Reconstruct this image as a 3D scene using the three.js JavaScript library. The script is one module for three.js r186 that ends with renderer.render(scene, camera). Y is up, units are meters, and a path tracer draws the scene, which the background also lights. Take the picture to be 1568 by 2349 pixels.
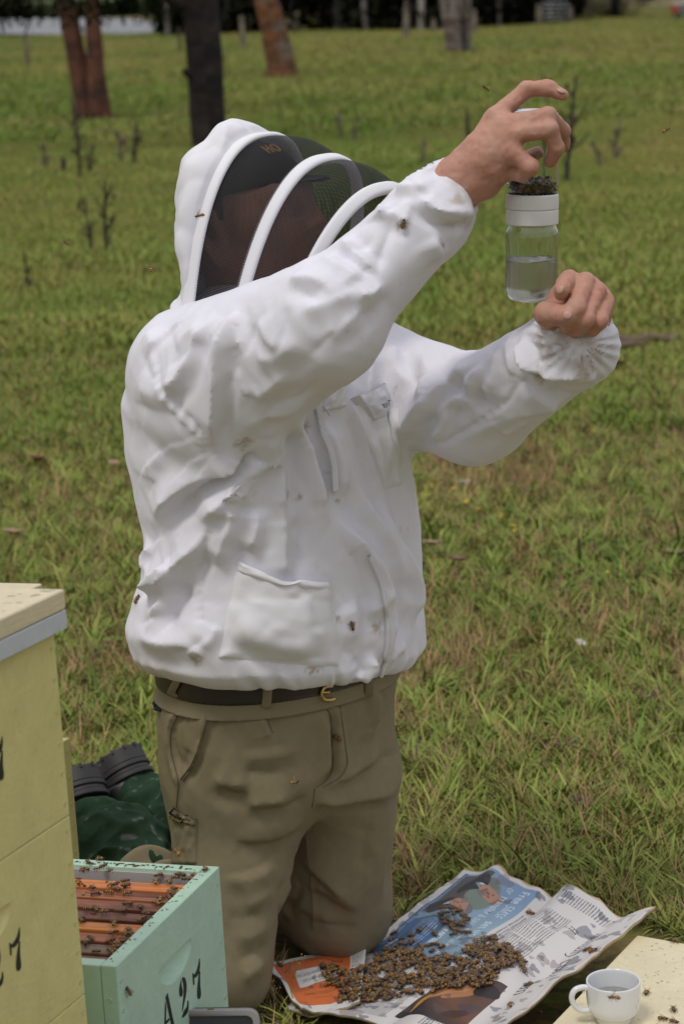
import * as THREE from 'three';
import { RoundedBoxGeometry } from 'three/addons/geometries/RoundedBoxGeometry.js';
import { TextGeometry } from 'three/addons/geometries/TextGeometry.js';
import { FontLoader } from 'three/addons/loaders/FontLoader.js';
import { MeshBVH } from 'three-mesh-bvh';
import { mergeGeometries, mergeVertices } from 'three/addons/utils/BufferGeometryUtils.js';

// ------------------------------------------------------------------ camera, sky, sun, exposure
const scene = new THREE.Scene();
const TILT = THREE.MathUtils.degToRad(13.2), ROLL = THREE.MathUtils.degToRad(2.0), FPX = 5000, PCX = 784, PCY = 1174.5;
const camera = new THREE.PerspectiveCamera(2 * THREE.MathUtils.radToDeg(Math.atan(PCY / FPX)), 683 / 1024, 0.05, 3000);
camera.position.set(0, 1.5, 0);
camera.rotation.set(-TILT, 0, -ROLL, 'YXZ');
camera.focus = 3.08;
camera.userData.fStop = 7;
camera.updateMatrixWorld(true);

const renderer = new THREE.WebGLRenderer({ antialias: true });
renderer.toneMapping = THREE.LinearToneMapping;
renderer.toneMappingExposure = 0.8;
renderer.shadowMap.enabled = true;

{ // overcast sky: brighter overhead, a little dimmer towards the horizon
  const W = 128, H = 64, d = new Float32Array(W * H * 4);
  for (let y = 0; y < H; y++) for (let x = 0; x < W; x++) {
    const el = ((y + 0.5) / H - 0.5) * Math.PI, s = Math.max(0, Math.sin(el)), az = (x / W) * Math.PI * 2;
    const cl = 1 + 0.05 * Math.sin(az * 3 + el * 5) + 0.04 * Math.sin(az * 7 - el * 9 + 1.3);
    const L = (0.38 + 0.82 * s + 0.34 * Math.exp(-s / 0.07)) * cl;
    const o = (y * W + x) * 4;
    d[o] = L * 0.97; d[o + 1] = L * 0.98; d[o + 2] = L * 1.07; d[o + 3] = 1;
  }
  const t = new THREE.DataTexture(d, W, H, THREE.RGBAFormat, THREE.FloatType);
  t.mapping = THREE.EquirectangularReflectionMapping; t.magFilter = THREE.LinearFilter; t.wrapS = THREE.RepeatWrapping; t.needsUpdate = true;
  scene.background = t; scene.environment = t;
}
const sun = new THREE.DirectionalLight(0xfffaf2, 1.5);
sun.position.set(-1.3, 4.2, 0.6).multiplyScalar(3);
sun.target.position.set(0, 0.6, -3.2);
sun.castShadow = true; sun.shadow.radius = 26;
Object.assign(sun.shadow.camera, { left: -6, right: 6, top: 6, bottom: -6, near: 0.5, far: 60 });
scene.add(sun, sun.target);

// ------------------------------------------------------------------ helpers
let seed = 12345;
const rnd = () => { seed = (seed * 1664525 + 1013904223) >>> 0; return seed / 4294967296; };
const rr = (a, b) => a + (b - a) * rnd();
const rn = () => (rnd() + rnd() + rnd() - 1.5) / 1.5;
const V = (x, y, z) => new THREE.Vector3(x, y, z);
const clamp = (x, a, b) => (x < a ? a : x > b ? b : x), mix = (a, b, t) => a + (b - a) * t;
const sstep = (a, b, x) => { const t = clamp((x - a) / (b - a), 0, 1); return t * t * (3 - 2 * t); };
const smin = (a, b, k) => { const h = Math.max(k - Math.abs(a - b), 0) / k; return Math.min(a, b) - h * h * k * 0.25; };
const smax = (a, b, k) => -smin(-a, -b, k);
const h3 = (x, y, z) => { let n = Math.imul(x, 374761393) ^ Math.imul(y, 668265263) ^ Math.imul(z, 2147483647 - 1274126177); n = Math.imul(n ^ (n >>> 13), 1274126177); return ((n ^ (n >>> 16)) >>> 0) / 4294967296; };
function noise(x, y, z) { // value noise, -1..1
  const xi = Math.floor(x), yi = Math.floor(y), zi = Math.floor(z); let u = x - xi, v = y - yi, w = z - zi;
  u = u * u * (3 - 2 * u); v = v * v * (3 - 2 * v); w = w * w * (3 - 2 * w);
  const a = mix(mix(h3(xi, yi, zi), h3(xi + 1, yi, zi), u), mix(h3(xi, yi + 1, zi), h3(xi + 1, yi + 1, zi), u), v);
  const b = mix(mix(h3(xi, yi, zi + 1), h3(xi + 1, yi, zi + 1), u), mix(h3(xi, yi + 1, zi + 1), h3(xi + 1, yi + 1, zi + 1), u), v);
  return mix(a, b, w) * 2 - 1;
}
function gnoise(x, y, z) { // gradient noise, about -1..1
  const xi = Math.floor(x), yi = Math.floor(y), zi = Math.floor(z), fx = x - xi, fy = y - yi, fz = z - zi;
  const u = fx * fx * fx * (fx * (fx * 6 - 15) + 10), v = fy * fy * fy * (fy * (fy * 6 - 15) + 10), w = fz * fz * fz * (fz * (fz * 6 - 15) + 10);
  const g = (i, j, k) => { const h = Math.floor(h3(xi + i, yi + j, zi + k) * 12), a = fx - i, b = fy - j, c = fz - k, p = h < 8 ? a : b, q = h < 4 ? b : h === 4 || h === 5 ? c : h < 8 ? c : h < 10 ? c : a; return (h & 1 ? -p : p) + (h & 2 ? -q : q); };
  return mix(mix(mix(g(0, 0, 0), g(1, 0, 0), u), mix(g(0, 1, 0), g(1, 1, 0), u), v), mix(mix(g(0, 0, 1), g(1, 0, 1), u), mix(g(0, 1, 1), g(1, 1, 1), u), v), w);
}
const fbm = (x, y, z) => noise(x, y, z) * 0.57 + noise(x * 2.1 + 7, y * 2.1, z * 2.1) * 0.28 + noise(x * 4.3, y * 4.3 + 3, z * 4.3) * 0.15;
// the ray through a point of the photograph (1568 x 2349 grid), used to find where in the world a thing stands
const rayDir = (px, py) => V((px - PCX) / FPX, -(py - PCY) / FPX, -1).applyQuaternion(camera.quaternion);
const W = (px, py, d) => { const r = rayDir(px, py); return camera.position.clone().addScaledVector(r, d / -r.z); };      // at ground distance d
const G = (px, py, h = 0) => { const r = rayDir(px, py); return camera.position.clone().addScaledVector(r, (h - 1.5) / r.y); };  // at height h
const used = {};
const numbered = (n) => { const k = used[n] = (used[n] ?? -1) + 1; return k ? n + '_' + String(k).padStart(3, '0') : n; };
function tag(o, label, category, group, kind) {
  if (label) o.userData.label = label; if (category) o.userData.category = category; if (group) o.userData.group = group; if (kind) o.userData.kind = kind;
  return o;
}
function thing(name, label, category, group) { const g = new THREE.Group(); g.name = numbered(name); scene.add(g); return tag(g, label, category, group); }
function part(name, geo, mat, parent) { const m = new THREE.Mesh(geo, mat); m.name = name; m.castShadow = m.receiveShadow = true; parent.add(m); return m; }
function solo(name, geo, mat, label, category, group) { const m = new THREE.Mesh(geo, mat); m.name = numbered(name); m.castShadow = m.receiveShadow = true; scene.add(m); return tag(m, label, category, group); }
function struct(name, geo, mat) { const m = solo(name, geo, mat); m.userData.kind = 'structure'; return m; }
const std = (rgb, rough = 0.8, o = {}) => { const m = new THREE.MeshStandardMaterial({ roughness: rough, ...o }); m.color.setRGB(...rgb); return m; };
const phy = (rgb, rough, o = {}) => { const m = new THREE.MeshPhysicalMaterial({ roughness: rough, ...o }); m.color.setRGB(...rgb); return m; };
function canvasTex(w, h, draw, o = {}) {
  const c = document.createElement('canvas'); c.width = w; c.height = h; draw(c.getContext('2d'), w, h);
  const t = new THREE.CanvasTexture(c); if (o.srgb !== false) t.colorSpace = THREE.SRGBColorSpace;
  t.wrapS = t.wrapT = o.repeat ? THREE.RepeatWrapping : THREE.ClampToEdgeWrapping; t.magFilter = THREE.LinearFilter; return t;
}
function noiseTex(n, f) { // tiling-free enough data texture from a function of (x, y) -> [r, g, b] in sRGB 0..1
  const d = new Uint8Array(n * n * 4);
  for (let y = 0; y < n; y++) for (let x = 0; x < n; x++) { const c = f(x / n, y / n), o = (y * n + x) * 4; for (let k = 0; k < 3; k++) d[o + k] = clamp(c[k], 0, 1) * 255; d[o + 3] = 255; }
  const t = new THREE.DataTexture(d, n, n); t.magFilter = THREE.LinearFilter; t.wrapS = t.wrapT = THREE.RepeatWrapping; t.needsUpdate = true; return t;
}
const strip = (g) => { const o = g.index ? g.toNonIndexed() : g; for (const k of Object.keys(o.attributes)) if (!['position', 'normal', 'uv', 'color'].includes(k)) o.deleteAttribute(k); return o; };
const merge = (list) => { const l = list.map(strip); const all = Object.keys(l[0].attributes).filter((k) => l.every((g) => g.attributes[k])); for (const g of l) for (const k of Object.keys(g.attributes)) if (!all.includes(k)) g.deleteAttribute(k); return mergeGeometries(l); };
const paint = (g, f) => { const p = g.attributes.position, n = p.count, c = new Float32Array(n * 3); for (let i = 0; i < n; i++) { const q = f(p.getX(i), p.getY(i), p.getZ(i), i); c[i * 3] = q[0]; c[i * 3 + 1] = q[1]; c[i * 3 + 2] = q[2]; } g.setAttribute('color', new THREE.BufferAttribute(c, 3)); return g; };
function tube(pts, r, seg = 24, rad = 8, taper) {
  const c = new THREE.CatmullRomCurve3(pts), g = new THREE.TubeGeometry(c, seg, r, rad, false);
  if (taper) { const p = g.attributes.position, q = V(); for (let i = 0; i <= seg; i++) { const ctr = c.getPointAt(i / seg), s = taper(i / seg); for (let j = 0; j <= rad; j++) { const k = i * (rad + 1) + j; q.fromBufferAttribute(p, k).sub(ctr).multiplyScalar(s).add(ctr); p.setXYZ(k, q.x, q.y, q.z); } } g.computeVertexNormals(); }
  return g;
}
const frameAt = (pos, fwd, up) => { const z = fwd.clone().normalize(), x = new THREE.Vector3().crossVectors(up, z).normalize(), y = new THREE.Vector3().crossVectors(z, x); return new THREE.Matrix4().makeBasis(x, y, z).setPosition(pos); };

// ---- signed distance modelling: surface nets on a grid that skips empty blocks
function nets(f, lo, hi, h) {
  const nx = Math.ceil((hi.x - lo.x) / h) + 1, ny = Math.ceil((hi.y - lo.y) / h) + 1, nz = Math.ceil((hi.z - lo.z) / h) + 1;
  const F = new Float32Array(nx * ny * nz).fill(1), B = 8, at = (i, j, k) => i + nx * (j + ny * k);
  for (let bk = 0; bk < nz; bk += B) for (let bj = 0; bj < ny; bj += B) for (let bi = 0; bi < nx; bi += B) {
    const c = f(lo.x + (bi + B / 2) * h, lo.y + (bj + B / 2) * h, lo.z + (bk + B / 2) * h), near = Math.abs(c) < B * h * 1.25;
    for (let k = bk; k < Math.min(bk + B, nz); k++) for (let j = bj; j < Math.min(bj + B, ny); j++) for (let i = bi; i < Math.min(bi + B, nx); i++) F[at(i, j, k)] = near ? f(lo.x + i * h, lo.y + j * h, lo.z + k * h) : c;
  }
  const id = new Int32Array(nx * ny * nz).fill(-1), P = [], I = [];
  for (let k = 0; k < nz - 1; k++) for (let j = 0; j < ny - 1; j++) for (let i = 0; i < nx - 1; i++) {
    let n = 0, x = 0, y = 0, z = 0, m = 0; const v = [];
    for (let c = 0; c < 8; c++) { const q = F[at(i + (c & 1), j + ((c >> 1) & 1), k + (c >> 2))]; v[c] = q; if (q < 0) m++; }
    if (m === 0 || m === 8) continue;
    for (let a = 0; a < 8; a++) for (let b = 1; b < 8; b <<= 1) if (!(a & b)) { const p = v[a], q = v[a | b]; if ((p < 0) !== (q < 0)) { const t = p / (p - q); x += (a & 1) + (b === 1 ? t : 0); y += ((a >> 1) & 1) + (b === 2 ? t : 0); z += (a >> 2) + (b === 4 ? t : 0); n++; } }
    id[at(i, j, k)] = P.length / 3; P.push(lo.x + (i + x / n) * h, lo.y + (j + y / n) * h, lo.z + (k + z / n) * h);
  }
  const quad = (a, b, c, d, fl) => { if (a < 0 || b < 0 || c < 0 || d < 0) return; if (fl) I.push(a, c, b, a, d, c); else I.push(a, b, c, a, c, d); };
  for (let k = 1; k < nz - 1; k++) for (let j = 1; j < ny - 1; j++) for (let i = 1; i < nx - 1; i++) {
    const s = F[at(i, j, k)] < 0;
    if (s !== F[at(i + 1, j, k)] < 0) quad(id[at(i, j - 1, k - 1)], id[at(i, j, k - 1)], id[at(i, j, k)], id[at(i, j - 1, k)], !s);
    if (s !== F[at(i, j + 1, k)] < 0) quad(id[at(i - 1, j, k - 1)], id[at(i - 1, j, k)], id[at(i, j, k)], id[at(i, j, k - 1)], !s);
    if (s !== F[at(i, j, k + 1)] < 0) quad(id[at(i - 1, j - 1, k)], id[at(i, j - 1, k)], id[at(i, j, k)], id[at(i - 1, j, k)], !s);
  }
  const g = new THREE.BufferGeometry(); g.setAttribute('position', new THREE.Float32BufferAttribute(P, 3)); g.setIndex(I); g.computeVertexNormals(); return g;
}
const bone = (x, y, z, a, b, ra, rb) => { const bx = b.x - a.x, by = b.y - a.y, bz = b.z - a.z, px = x - a.x, py = y - a.y, pz = z - a.z, t = clamp((px * bx + py * by + pz * bz) / (bx * bx + by * by + bz * bz), 0, 1), qx = px - bx * t, qy = py - by * t, qz = pz - bz * t; return Math.sqrt(qx * qx + qy * qy + qz * qz) - mix(ra, rb, t); };
const ell = (x, y, z, c, rx, ry, rz) => { const a = (x - c.x) / rx, b = (y - c.y) / ry, d = (z - c.z) / rz, l = Math.sqrt(a * a + b * b + d * d); return (l - 1) * Math.min(rx, ry, rz); };
// the first point of a modelled mesh under a photo point (kept: which hits to accept)
function meshHit(mesh, keep) {
  const bvh = new MeshBVH(mesh.geometry.clone()), pos = bvh.geometry.attributes.position, nor = bvh.geometry.attributes.normal, idx = bvh.geometry.index;
  return (px, py) => { const r = new THREE.Ray(camera.position.clone(), rayDir(px, py).normalize()), hs = bvh.raycast(r, THREE.DoubleSide).filter((h) => !keep || keep(h.point)).sort((a, b) => a.distance - b.distance), h = hs[0]; if (!h) return null; const bc = V(); THREE.Triangle.getBarycoord(h.point, V().fromBufferAttribute(pos, h.face.a), V().fromBufferAttribute(pos, h.face.b), V().fromBufferAttribute(pos, h.face.c), bc); const nn = V().addScaledVector(V().fromBufferAttribute(nor, h.face.a), bc.x).addScaledVector(V().fromBufferAttribute(nor, h.face.b), bc.y).addScaledVector(V().fromBufferAttribute(nor, h.face.c), bc.z).normalize(); if (nn.dot(r.direction) > 0) nn.negate(); return { p: h.point, n: nn }; };
}
function march(f, px, py, d0 = 2.4, d1 = 4.2) { // first hit of the ray through a photo point with a modelled surface
  const r = rayDir(px, py).normalize(), o = camera.position; let t = d0;
  for (let i = 0; i < 220 && t < d1; i++) { const d = f(o.x + r.x * t, o.y + r.y * t, o.z + r.z * t); if (d < 0.0004) return o.clone().addScaledVector(r, t); t += Math.max(d * 0.7, 0.0006); }
  return null;
}
// folds: ridges (+) or creases (-) along polylines lying on a surface
function foldSet(f, list, gain = 1.25) {
  const out = [];
  for (const [amp, w, ...pts] of list) {
    const P = []; let lastD = 0; for (let i = 0; i < pts.length; i += 2) { const q = march(f, pts[i], pts[i + 1]); if (!q || (lastD && Math.abs(q.z - lastD) > 0.16)) continue; lastD = q.z; P.push(q); }
    if (P.length < 2) continue;
    const c = new THREE.CatmullRomCurve3(P), n = Math.max(4, P.length * 3), Q = c.getPoints(n), N = Q.map((q) => { const e = 0.012; return V(f(q.x + e, q.y, q.z) - f(q.x - e, q.y, q.z), f(q.x, q.y + e, q.z) - f(q.x, q.y - e, q.z), f(q.x, q.y, q.z + e) - f(q.x, q.y, q.z - e)).normalize(); }), box = new THREE.Box3().setFromPoints(Q).expandByScalar(w * 3.2); const right = V(1, -1, 0).normalize(), Bn = N.map((nn, i) => { const a = Q[Math.max(0, i - 1)], b = Q[Math.min(n, i + 1)], t = b.clone().sub(a).normalize(), q = new THREE.Vector3().crossVectors(nn, t).normalize(); return q; }); let sg = 0; for (const q of Bn) sg += q.dot(right); if (sg < 0) for (const q of Bn) q.negate(); // the steep flank lies right of and below the crest
    out.push({ amp, w, Q, N, Bn, box, len: c.getLength() });
  }
  return (x, y, z) => {
    let s = 0;
    for (const e of out) {
      const b = e.box; if (x < b.min.x || y < b.min.y || z < b.min.z || x > b.max.x || y > b.max.y || z > b.max.z) continue;
      let best = 1e9, bt = 0, bi = 0; const Q = e.Q, n = Q.length - 1;
      for (let i = 0; i < n; i++) { const a = Q[i], c = Q[i + 1], bx = c.x - a.x, by = c.y - a.y, bz = c.z - a.z, px = x - a.x, py = y - a.y, pz = z - a.z, t = clamp((px * bx + py * by + pz * bz) / (bx * bx + by * by + bz * bz + 1e-12), 0, 1), qx = px - bx * t, qy = py - by * t, qz = pz - bz * t, d = qx * qx + qy * qy + qz * qz; if (d < best) { best = d; bt = (i + t) / n; bi = i; } }
      if (best > 9 * e.w * e.w + 0.002) continue;
      const m = e.N[bi], m2 = e.N[bi + 1], tt = bt * n - bi, o = Q[bi], o2 = Q[bi + 1], dx = x - mix(o.x, o2.x, tt), dy = y - mix(o.y, o2.y, tt), dz = z - mix(o.z, o2.z, tt), nx = mix(m.x, m2.x, tt), ny = mix(m.y, m2.y, tt), nz = mix(m.z, m2.z, tt), k = (dx * nx + dy * ny + dz * nz) / (nx * nx + ny * ny + nz * nz);
      if (Math.abs(k) > 0.04) continue; const ux = dx - nx * k, uy = dy - ny * k, uz = dz - nz * k, r = Math.hypot(ux, uy, uz) / e.w; if (r > 3) continue; // measured along the surface
      const q1 = e.Bn[bi], q2 = e.Bn[bi + 1], steep = ux * mix(q1.x, q2.x, tt) + uy * mix(q1.y, q2.y, tt) + uz * mix(q1.z, q2.z, tt), k2 = steep / (r * e.w + 1e-9), wS = clamp(0.5 + k2 * 0.8, 0, 1);
      const taper = Math.min(1, bt * 4 + 0.15) * Math.min(1, (1 - bt) * 4 + 0.15);
      if (e.w < 0.0075 && Math.abs(e.amp) < 0.0045) { s += e.amp * 0.8 * gain * Math.min(1, taper * 2) * Math.exp(-r * r) * (0.8 + 0.5 * Math.sin(bt * e.len * 470 + 5 * noise(bt * e.len * 30, 1, 2)) * noise(bt * e.len * 25, 5, 1)); continue; } // a puckered seam
      if (e.amp < 0) { s += e.amp * 0.7 * gain * taper * Math.exp(-1.6 * r); continue; }
      const pS = Math.exp(-Math.pow(r / 0.62, 1.5)) - 0.26 * Math.exp(-(((r - 1.25) / 0.6) ** 2)), pG = Math.exp(-Math.pow(r / 1.35, 1.2));
      s += e.amp * gain * taper * mix(pG, pS, wS);
    }
    return s;
  };
}

// ------------------------------------------------------------------ land, water, far woods
const terr = (x, z) => {
  const d = Math.hypot(x, z);
  let y = 0.012 * noise(x * 1.7, 0.3, z * 1.7) + 0.006 * noise(x * 6, 1.3, z * 6);
  const k = sstep(5, 14, d); y = y * (1 - 0.5 * k) + k * (0.05 * noise(x * 0.22, 5, z * 0.16) + 0.02 * noise(x * 0.9, 8, z * 0.7));
  if (d > 130) y -= 0.25 * sstep(138, 150, d) * sstep(4, 0, x + 2.5 + z * 0.0); // the ground dips under the pond
  return y;
};
const lakeIn = (x, z) => x < 2;
const groundTex = noiseTex(512, (u, v) => {
  const p = (s, o) => { const a = u * Math.PI * 2, b = v * Math.PI * 2, R = s / (Math.PI * 2); return fbm(Math.cos(a) * R + o, Math.sin(a) * R + Math.cos(b) * R * 1.3, Math.sin(b) * R * 1.3 - o); };
  const n = p(10, 1), f = p(60, 4), g = p(30, 9), s = 0.8 + 0.35 * f + 0.2 * g;
  const gr = sstep(-0.25, 0.3, n + g * 0.5);
  return [s * mix(0.45, 0.42, gr), s * mix(0.37, 0.43, gr), s * mix(0.25, 0.2, gr)];
});
groundTex.colorSpace = THREE.SRGBColorSpace;
{
  const R = [0.01]; let r = 0.5; while (r < 2600) { R.push(r); r *= r < 8 ? 1.035 : 1.075; }
  const A = [], fine = Math.PI * 0.16; // angular steps: fine ahead, coarser behind
  for (let a = -fine; a < fine; a += fine / 90) A.push(a); for (let a = fine; a < 2 * Math.PI - fine; a += 0.09) A.push(a); A.push(2 * Math.PI - fine);
  const P = [], U = [], C = [], I = [], nA = A.length;
  for (const q of R) for (const a of A) {
    const x = Math.sin(a) * q, z = -Math.cos(a) * q; P.push(x, terr(x, z), z); U.push(x / 0.9, z / 0.9);
    const n = fbm(x * 0.35, 3, z * 0.25), w = 1.05 + 0.35 * n;
    C.push(w * 1.1, w * 1.15, w * 0.72);
  }
  for (let i = 0; i < R.length - 1; i++) for (let j = 0; j < nA; j++) { const a = i * nA + j, b = i * nA + (j + 1) % nA, c = a + nA, e = b + nA; I.push(a, b, c, b, e, c); }
  const g = new THREE.BufferGeometry(); g.setAttribute('position', new THREE.Float32BufferAttribute(P, 3)); g.setAttribute('uv', new THREE.Float32BufferAttribute(U, 2)); g.setAttribute('color', new THREE.Float32BufferAttribute(C, 3)); g.setIndex(I); g.computeVertexNormals();
  const m = std([1, 1, 1], 0.95, { map: groundTex, vertexColors: true, bumpMap: groundTex, bumpScale: 0.012 });
  struct('ground', g, m);
}
{ // the pond at the far left
  const s = new THREE.Shape(), pts = [[-120, 76], [0, 78], [120, 79], [200, 79], [290, 78], [345, 75], [376, 66], [368, 56], [310, 44], [200, 41], [80, 42], [-120, 44]].map(([px, py]) => G(px, py, 0.05));
  pts.push(V(-160, 0, -420), V(-160, 0, -170));
  const o = pts.map((p) => new THREE.Vector2(p.x, p.z)); s.setFromPoints(o);
  const g = new THREE.ShapeGeometry(s, 4); g.rotateX(Math.PI / 2); const p = g.attributes.position; for (let i = 0; i < p.count; i++) p.setY(i, 0.05);
  const idx = g.index.array; for (let i = 0; i < idx.length; i += 3) { const t = idx[i]; idx[i] = idx[i + 1]; idx[i + 1] = t; } g.computeVertexNormals();
  struct('lake_water', g, phy([0.16, 0.17, 0.17], 0.3, { ior: 1.33 }));
}
{ // low hills beyond the pond and the paddock
  const P = [], I = [], n = 90, m = 10;
  for (let i = 0; i <= n; i++) for (let j = 0; j <= m; j++) {
    const a = -0.9 + (1.8 * i) / n, q = 620 + j * 60, x = Math.sin(a) * q, z = -Math.cos(a) * q, t = j / m;
    P.push(x, -0.5 + sstep(0, 1, t) * (26 + 14 * noise(a * 6, 1, 3)) * (0.5 + 0.5 * sstep(0.25, -0.1, a)), z);
  }
  for (let i = 0; i < n; i++) for (let j = 0; j < m; j++) { const a = i * (m + 1) + j, b = a + m + 1; I.push(a, a + 1, b, b, a + 1, b + 1); }
  const g = new THREE.BufferGeometry(); g.setAttribute('position', new THREE.Float32BufferAttribute(P, 3)); g.setIndex(I); g.computeVertexNormals();
  paint(g, (x, y, z) => { const w = 1 + 0.3 * fbm(x * 0.05, y * 0.1, z * 0.05); return [0.16 * w, 0.19 * w, 0.07 * w]; });
  struct('hills', g, std([1, 1, 1], 1, { vertexColors: true }));
}
// a spray of leaf-sized faces used for crowns and woods
function leafClump(n, r, lw, ll, droop = 0, flat = 1) {
  const P = [], N = [], I = [], q = V(), a = V(), b = V(), up = V();
  for (let i = 0; i < n; i++) {
    const t = rr(0, 6.283), cz = rr(-1, 1), rad = r * Math.cbrt(rnd()), s = Math.sqrt(1 - cz * cz);
    q.set(Math.cos(t) * s * rad, cz * rad * flat, Math.sin(t) * s * rad);
    a.set(rn(), rn() - droop, rn()).normalize(); b.set(rn(), rn(), rn()).cross(a).normalize(); up.crossVectors(a, b);
    const L = ll * rr(0.6, 1.3), w = lw * rr(0.7, 1.3), k = P.length / 3;
    P.push(q.x, q.y, q.z, q.x + a.x * L * 0.5 + b.x * w, q.y + a.y * L * 0.5 + b.y * w, q.z + a.z * L * 0.5 + b.z * w, q.x + a.x * L, q.y + a.y * L, q.z + a.z * L, q.x + a.x * L * 0.5 - b.x * w, q.y + a.y * L * 0.5 - b.y * w, q.z + a.z * L * 0.5 - b.z * w);
    for (let c = 0; c < 4; c++) N.push(up.x, up.y, up.z); I.push(k, k + 1, k + 2, k, k + 2, k + 3);
  }
  const g = new THREE.BufferGeometry(); g.setAttribute('position', new THREE.Float32BufferAttribute(P, 3)); g.setAttribute('normal', new THREE.Float32BufferAttribute(N, 3)); g.setIndex(I); return g;
}
function scatter(name, geo, mat, list, parent) { // list of [Matrix4, Color]
  const m = new THREE.InstancedMesh(geo, mat, list.length); m.name = parent ? name : numbered(name); m.castShadow = m.receiveShadow = true;
  list.forEach(([mx, c], i) => { m.setMatrixAt(i, mx); if (c) m.setColorAt(i, c); }); m.userData.kind = 'stuff'; (parent ?? scene).add(m); return m;
}
const M4 = (x, y, z, ry, s, sy = s, rx = 0, rz = 0) => new THREE.Matrix4().compose(V(x, y, z), new THREE.Quaternion().setFromEuler(new THREE.Euler(rx, ry, rz, 'YXZ')), V(s, sy, s));
const rgb = (r, g, b) => new THREE.Color().setRGB(r, g, b);
const leafMat = std([1, 1, 1], 0.7);
{ // the dark wood behind the fence, thinning into open paddock at the right
  const front = [[380, 84], [470, 78], [600, 76], [800, 72], [1000, 68], [1130, 64], [1215, 58], [1262, 44], [1300, 26]].map(([x, y]) => G(x, y));
  const L = [], T = [], clump = leafClump(110, 1, 0.09, 0.3, 0.3), trunkG = new THREE.CylinderGeometry(0.5, 0.9, 1, 7); trunkG.translate(0, 0.5, 0);
  for (let i = 0; i < front.length - 1; i++) {
    const a = front[i], b = front[i + 1], len = a.distanceTo(b), n = Math.ceil(len * 9);
    for (let k = 0; k < n; k++) {
      const t = rnd(), back = rr(0, 14) * (i > 6 ? 0.6 : 1), p = a.clone().lerp(b, t), away = p.clone().setY(0).normalize(); p.addScaledVector(away, back);
      const y = rnd() < 0.45 ? rr(0.1, 2) : rr(1, 9), s = rr(0.7, 1.8), w = rr(0.5, 1.2);
      L.push([M4(p.x, y, p.z, rr(0, 6), s, s * 0.8), rgb(0.16 * w, 0.17 * w, 0.11 * w)]);
      if (k % 9 === 0) { const h = rr(7, 13), r = rr(0.1, 0.28), c = rr(0.1, 0.36); T.push([new THREE.Matrix4().compose(V(p.x, -0.1, p.z), new THREE.Quaternion().setFromEuler(new THREE.Euler(rr(-0.06, 0.06), 0, rr(-0.08, 0.08))), V(r, h, r)), rgb(c, c * 0.92, c * 0.8)]); }
    }
  }
  tag(scatter('far_wood', clump, leafMat, L), 'dark band of bush and trees closing off the paddock behind the fence', 'bush');
  tag(scatter('far_tree_trunks', trunkG, std([1, 1, 1], 0.9), T), 'thin pale and dark trunks standing in the far wood', 'tree trunks');
}
{ // bush on the far bank of the pond and loose scrub on its near shore
  const L = [], clump = leafClump(90, 1, 0.1, 0.32, 0.2);
  for (let k = 0; k < 420; k++) { const x = rr(-150, 40), z = -rr(470, 520), w = rr(0.7, 1.4); L.push([M4(x, rr(0, 2.4), z, rr(0, 6), rr(1.5, 3.2)), rgb(0.10 * w, 0.125 * w, 0.055 * w)]); }
  for (let k = 0; k < 150; k++) { const q = G(rr(372, 470), rr(64, 82)), w = rr(0.7, 1.4); L.push([M4(q.x, rr(0.1, 1.3), q.z, rr(0, 6), rr(0.35, 0.8)), rgb(0.13 * w, 0.16 * w, 0.05 * w)]); }
  tag(scatter('far_bank_scrub', clump, leafMat, L), 'hazy green scrub along the banks of the pond', 'scrub');
}

// ------------------------------------------------------------------ trees
const barkTex = (seedy, base, streak, pale, n = 256) => { const t = noiseTex(n, (u, v) => {
  const a = u * 6.2832, cx = Math.cos(a) * 1.6, cz = Math.sin(a) * 1.6, f = fbm(cx * 2.2 + seedy, v * 3, cz * 2.2), s = fbm(cx * 5 + seedy, v * 1.6, cz * 5), g = noise(cx * 12, v * 40, cz * 12 + seedy);
  const k = sstep(-0.1, 0.35, s), q = sstep(0.15, 0.5, f), w = 0.85 + 0.25 * g;
  return [0, 1, 2].map((c) => w * mix(mix(base[c], streak[c], k), pale[c], q)); }); t.colorSpace = THREE.SRGBColorSpace; return t; };
const bark = {
  red: std([1, 1, 1], 0.9, { map: barkTex(1, [0.45, 0.28, 0.2], [0.3, 0.2, 0.15], [0.44, 0.38, 0.33]) }),
  dark: std([1, 1, 1], 0.95, { map: barkTex(5, [0.18, 0.15, 0.125], [0.11, 0.09, 0.08], [0.24, 0.22, 0.2]) }),
  orange: std([1, 1, 1], 0.9, { map: barkTex(9, [0.58, 0.38, 0.23], [0.42, 0.29, 0.2], [0.5, 0.45, 0.4]) }),
  pale: std([1, 1, 1], 0.85, { map: barkTex(13, [0.56, 0.52, 0.48], [0.36, 0.29, 0.24], [0.68, 0.66, 0.62]) }),
};
for (const k in bark) { bark[k].bumpMap = bark[k].map; bark[k].bumpScale = 0.06; }
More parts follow.
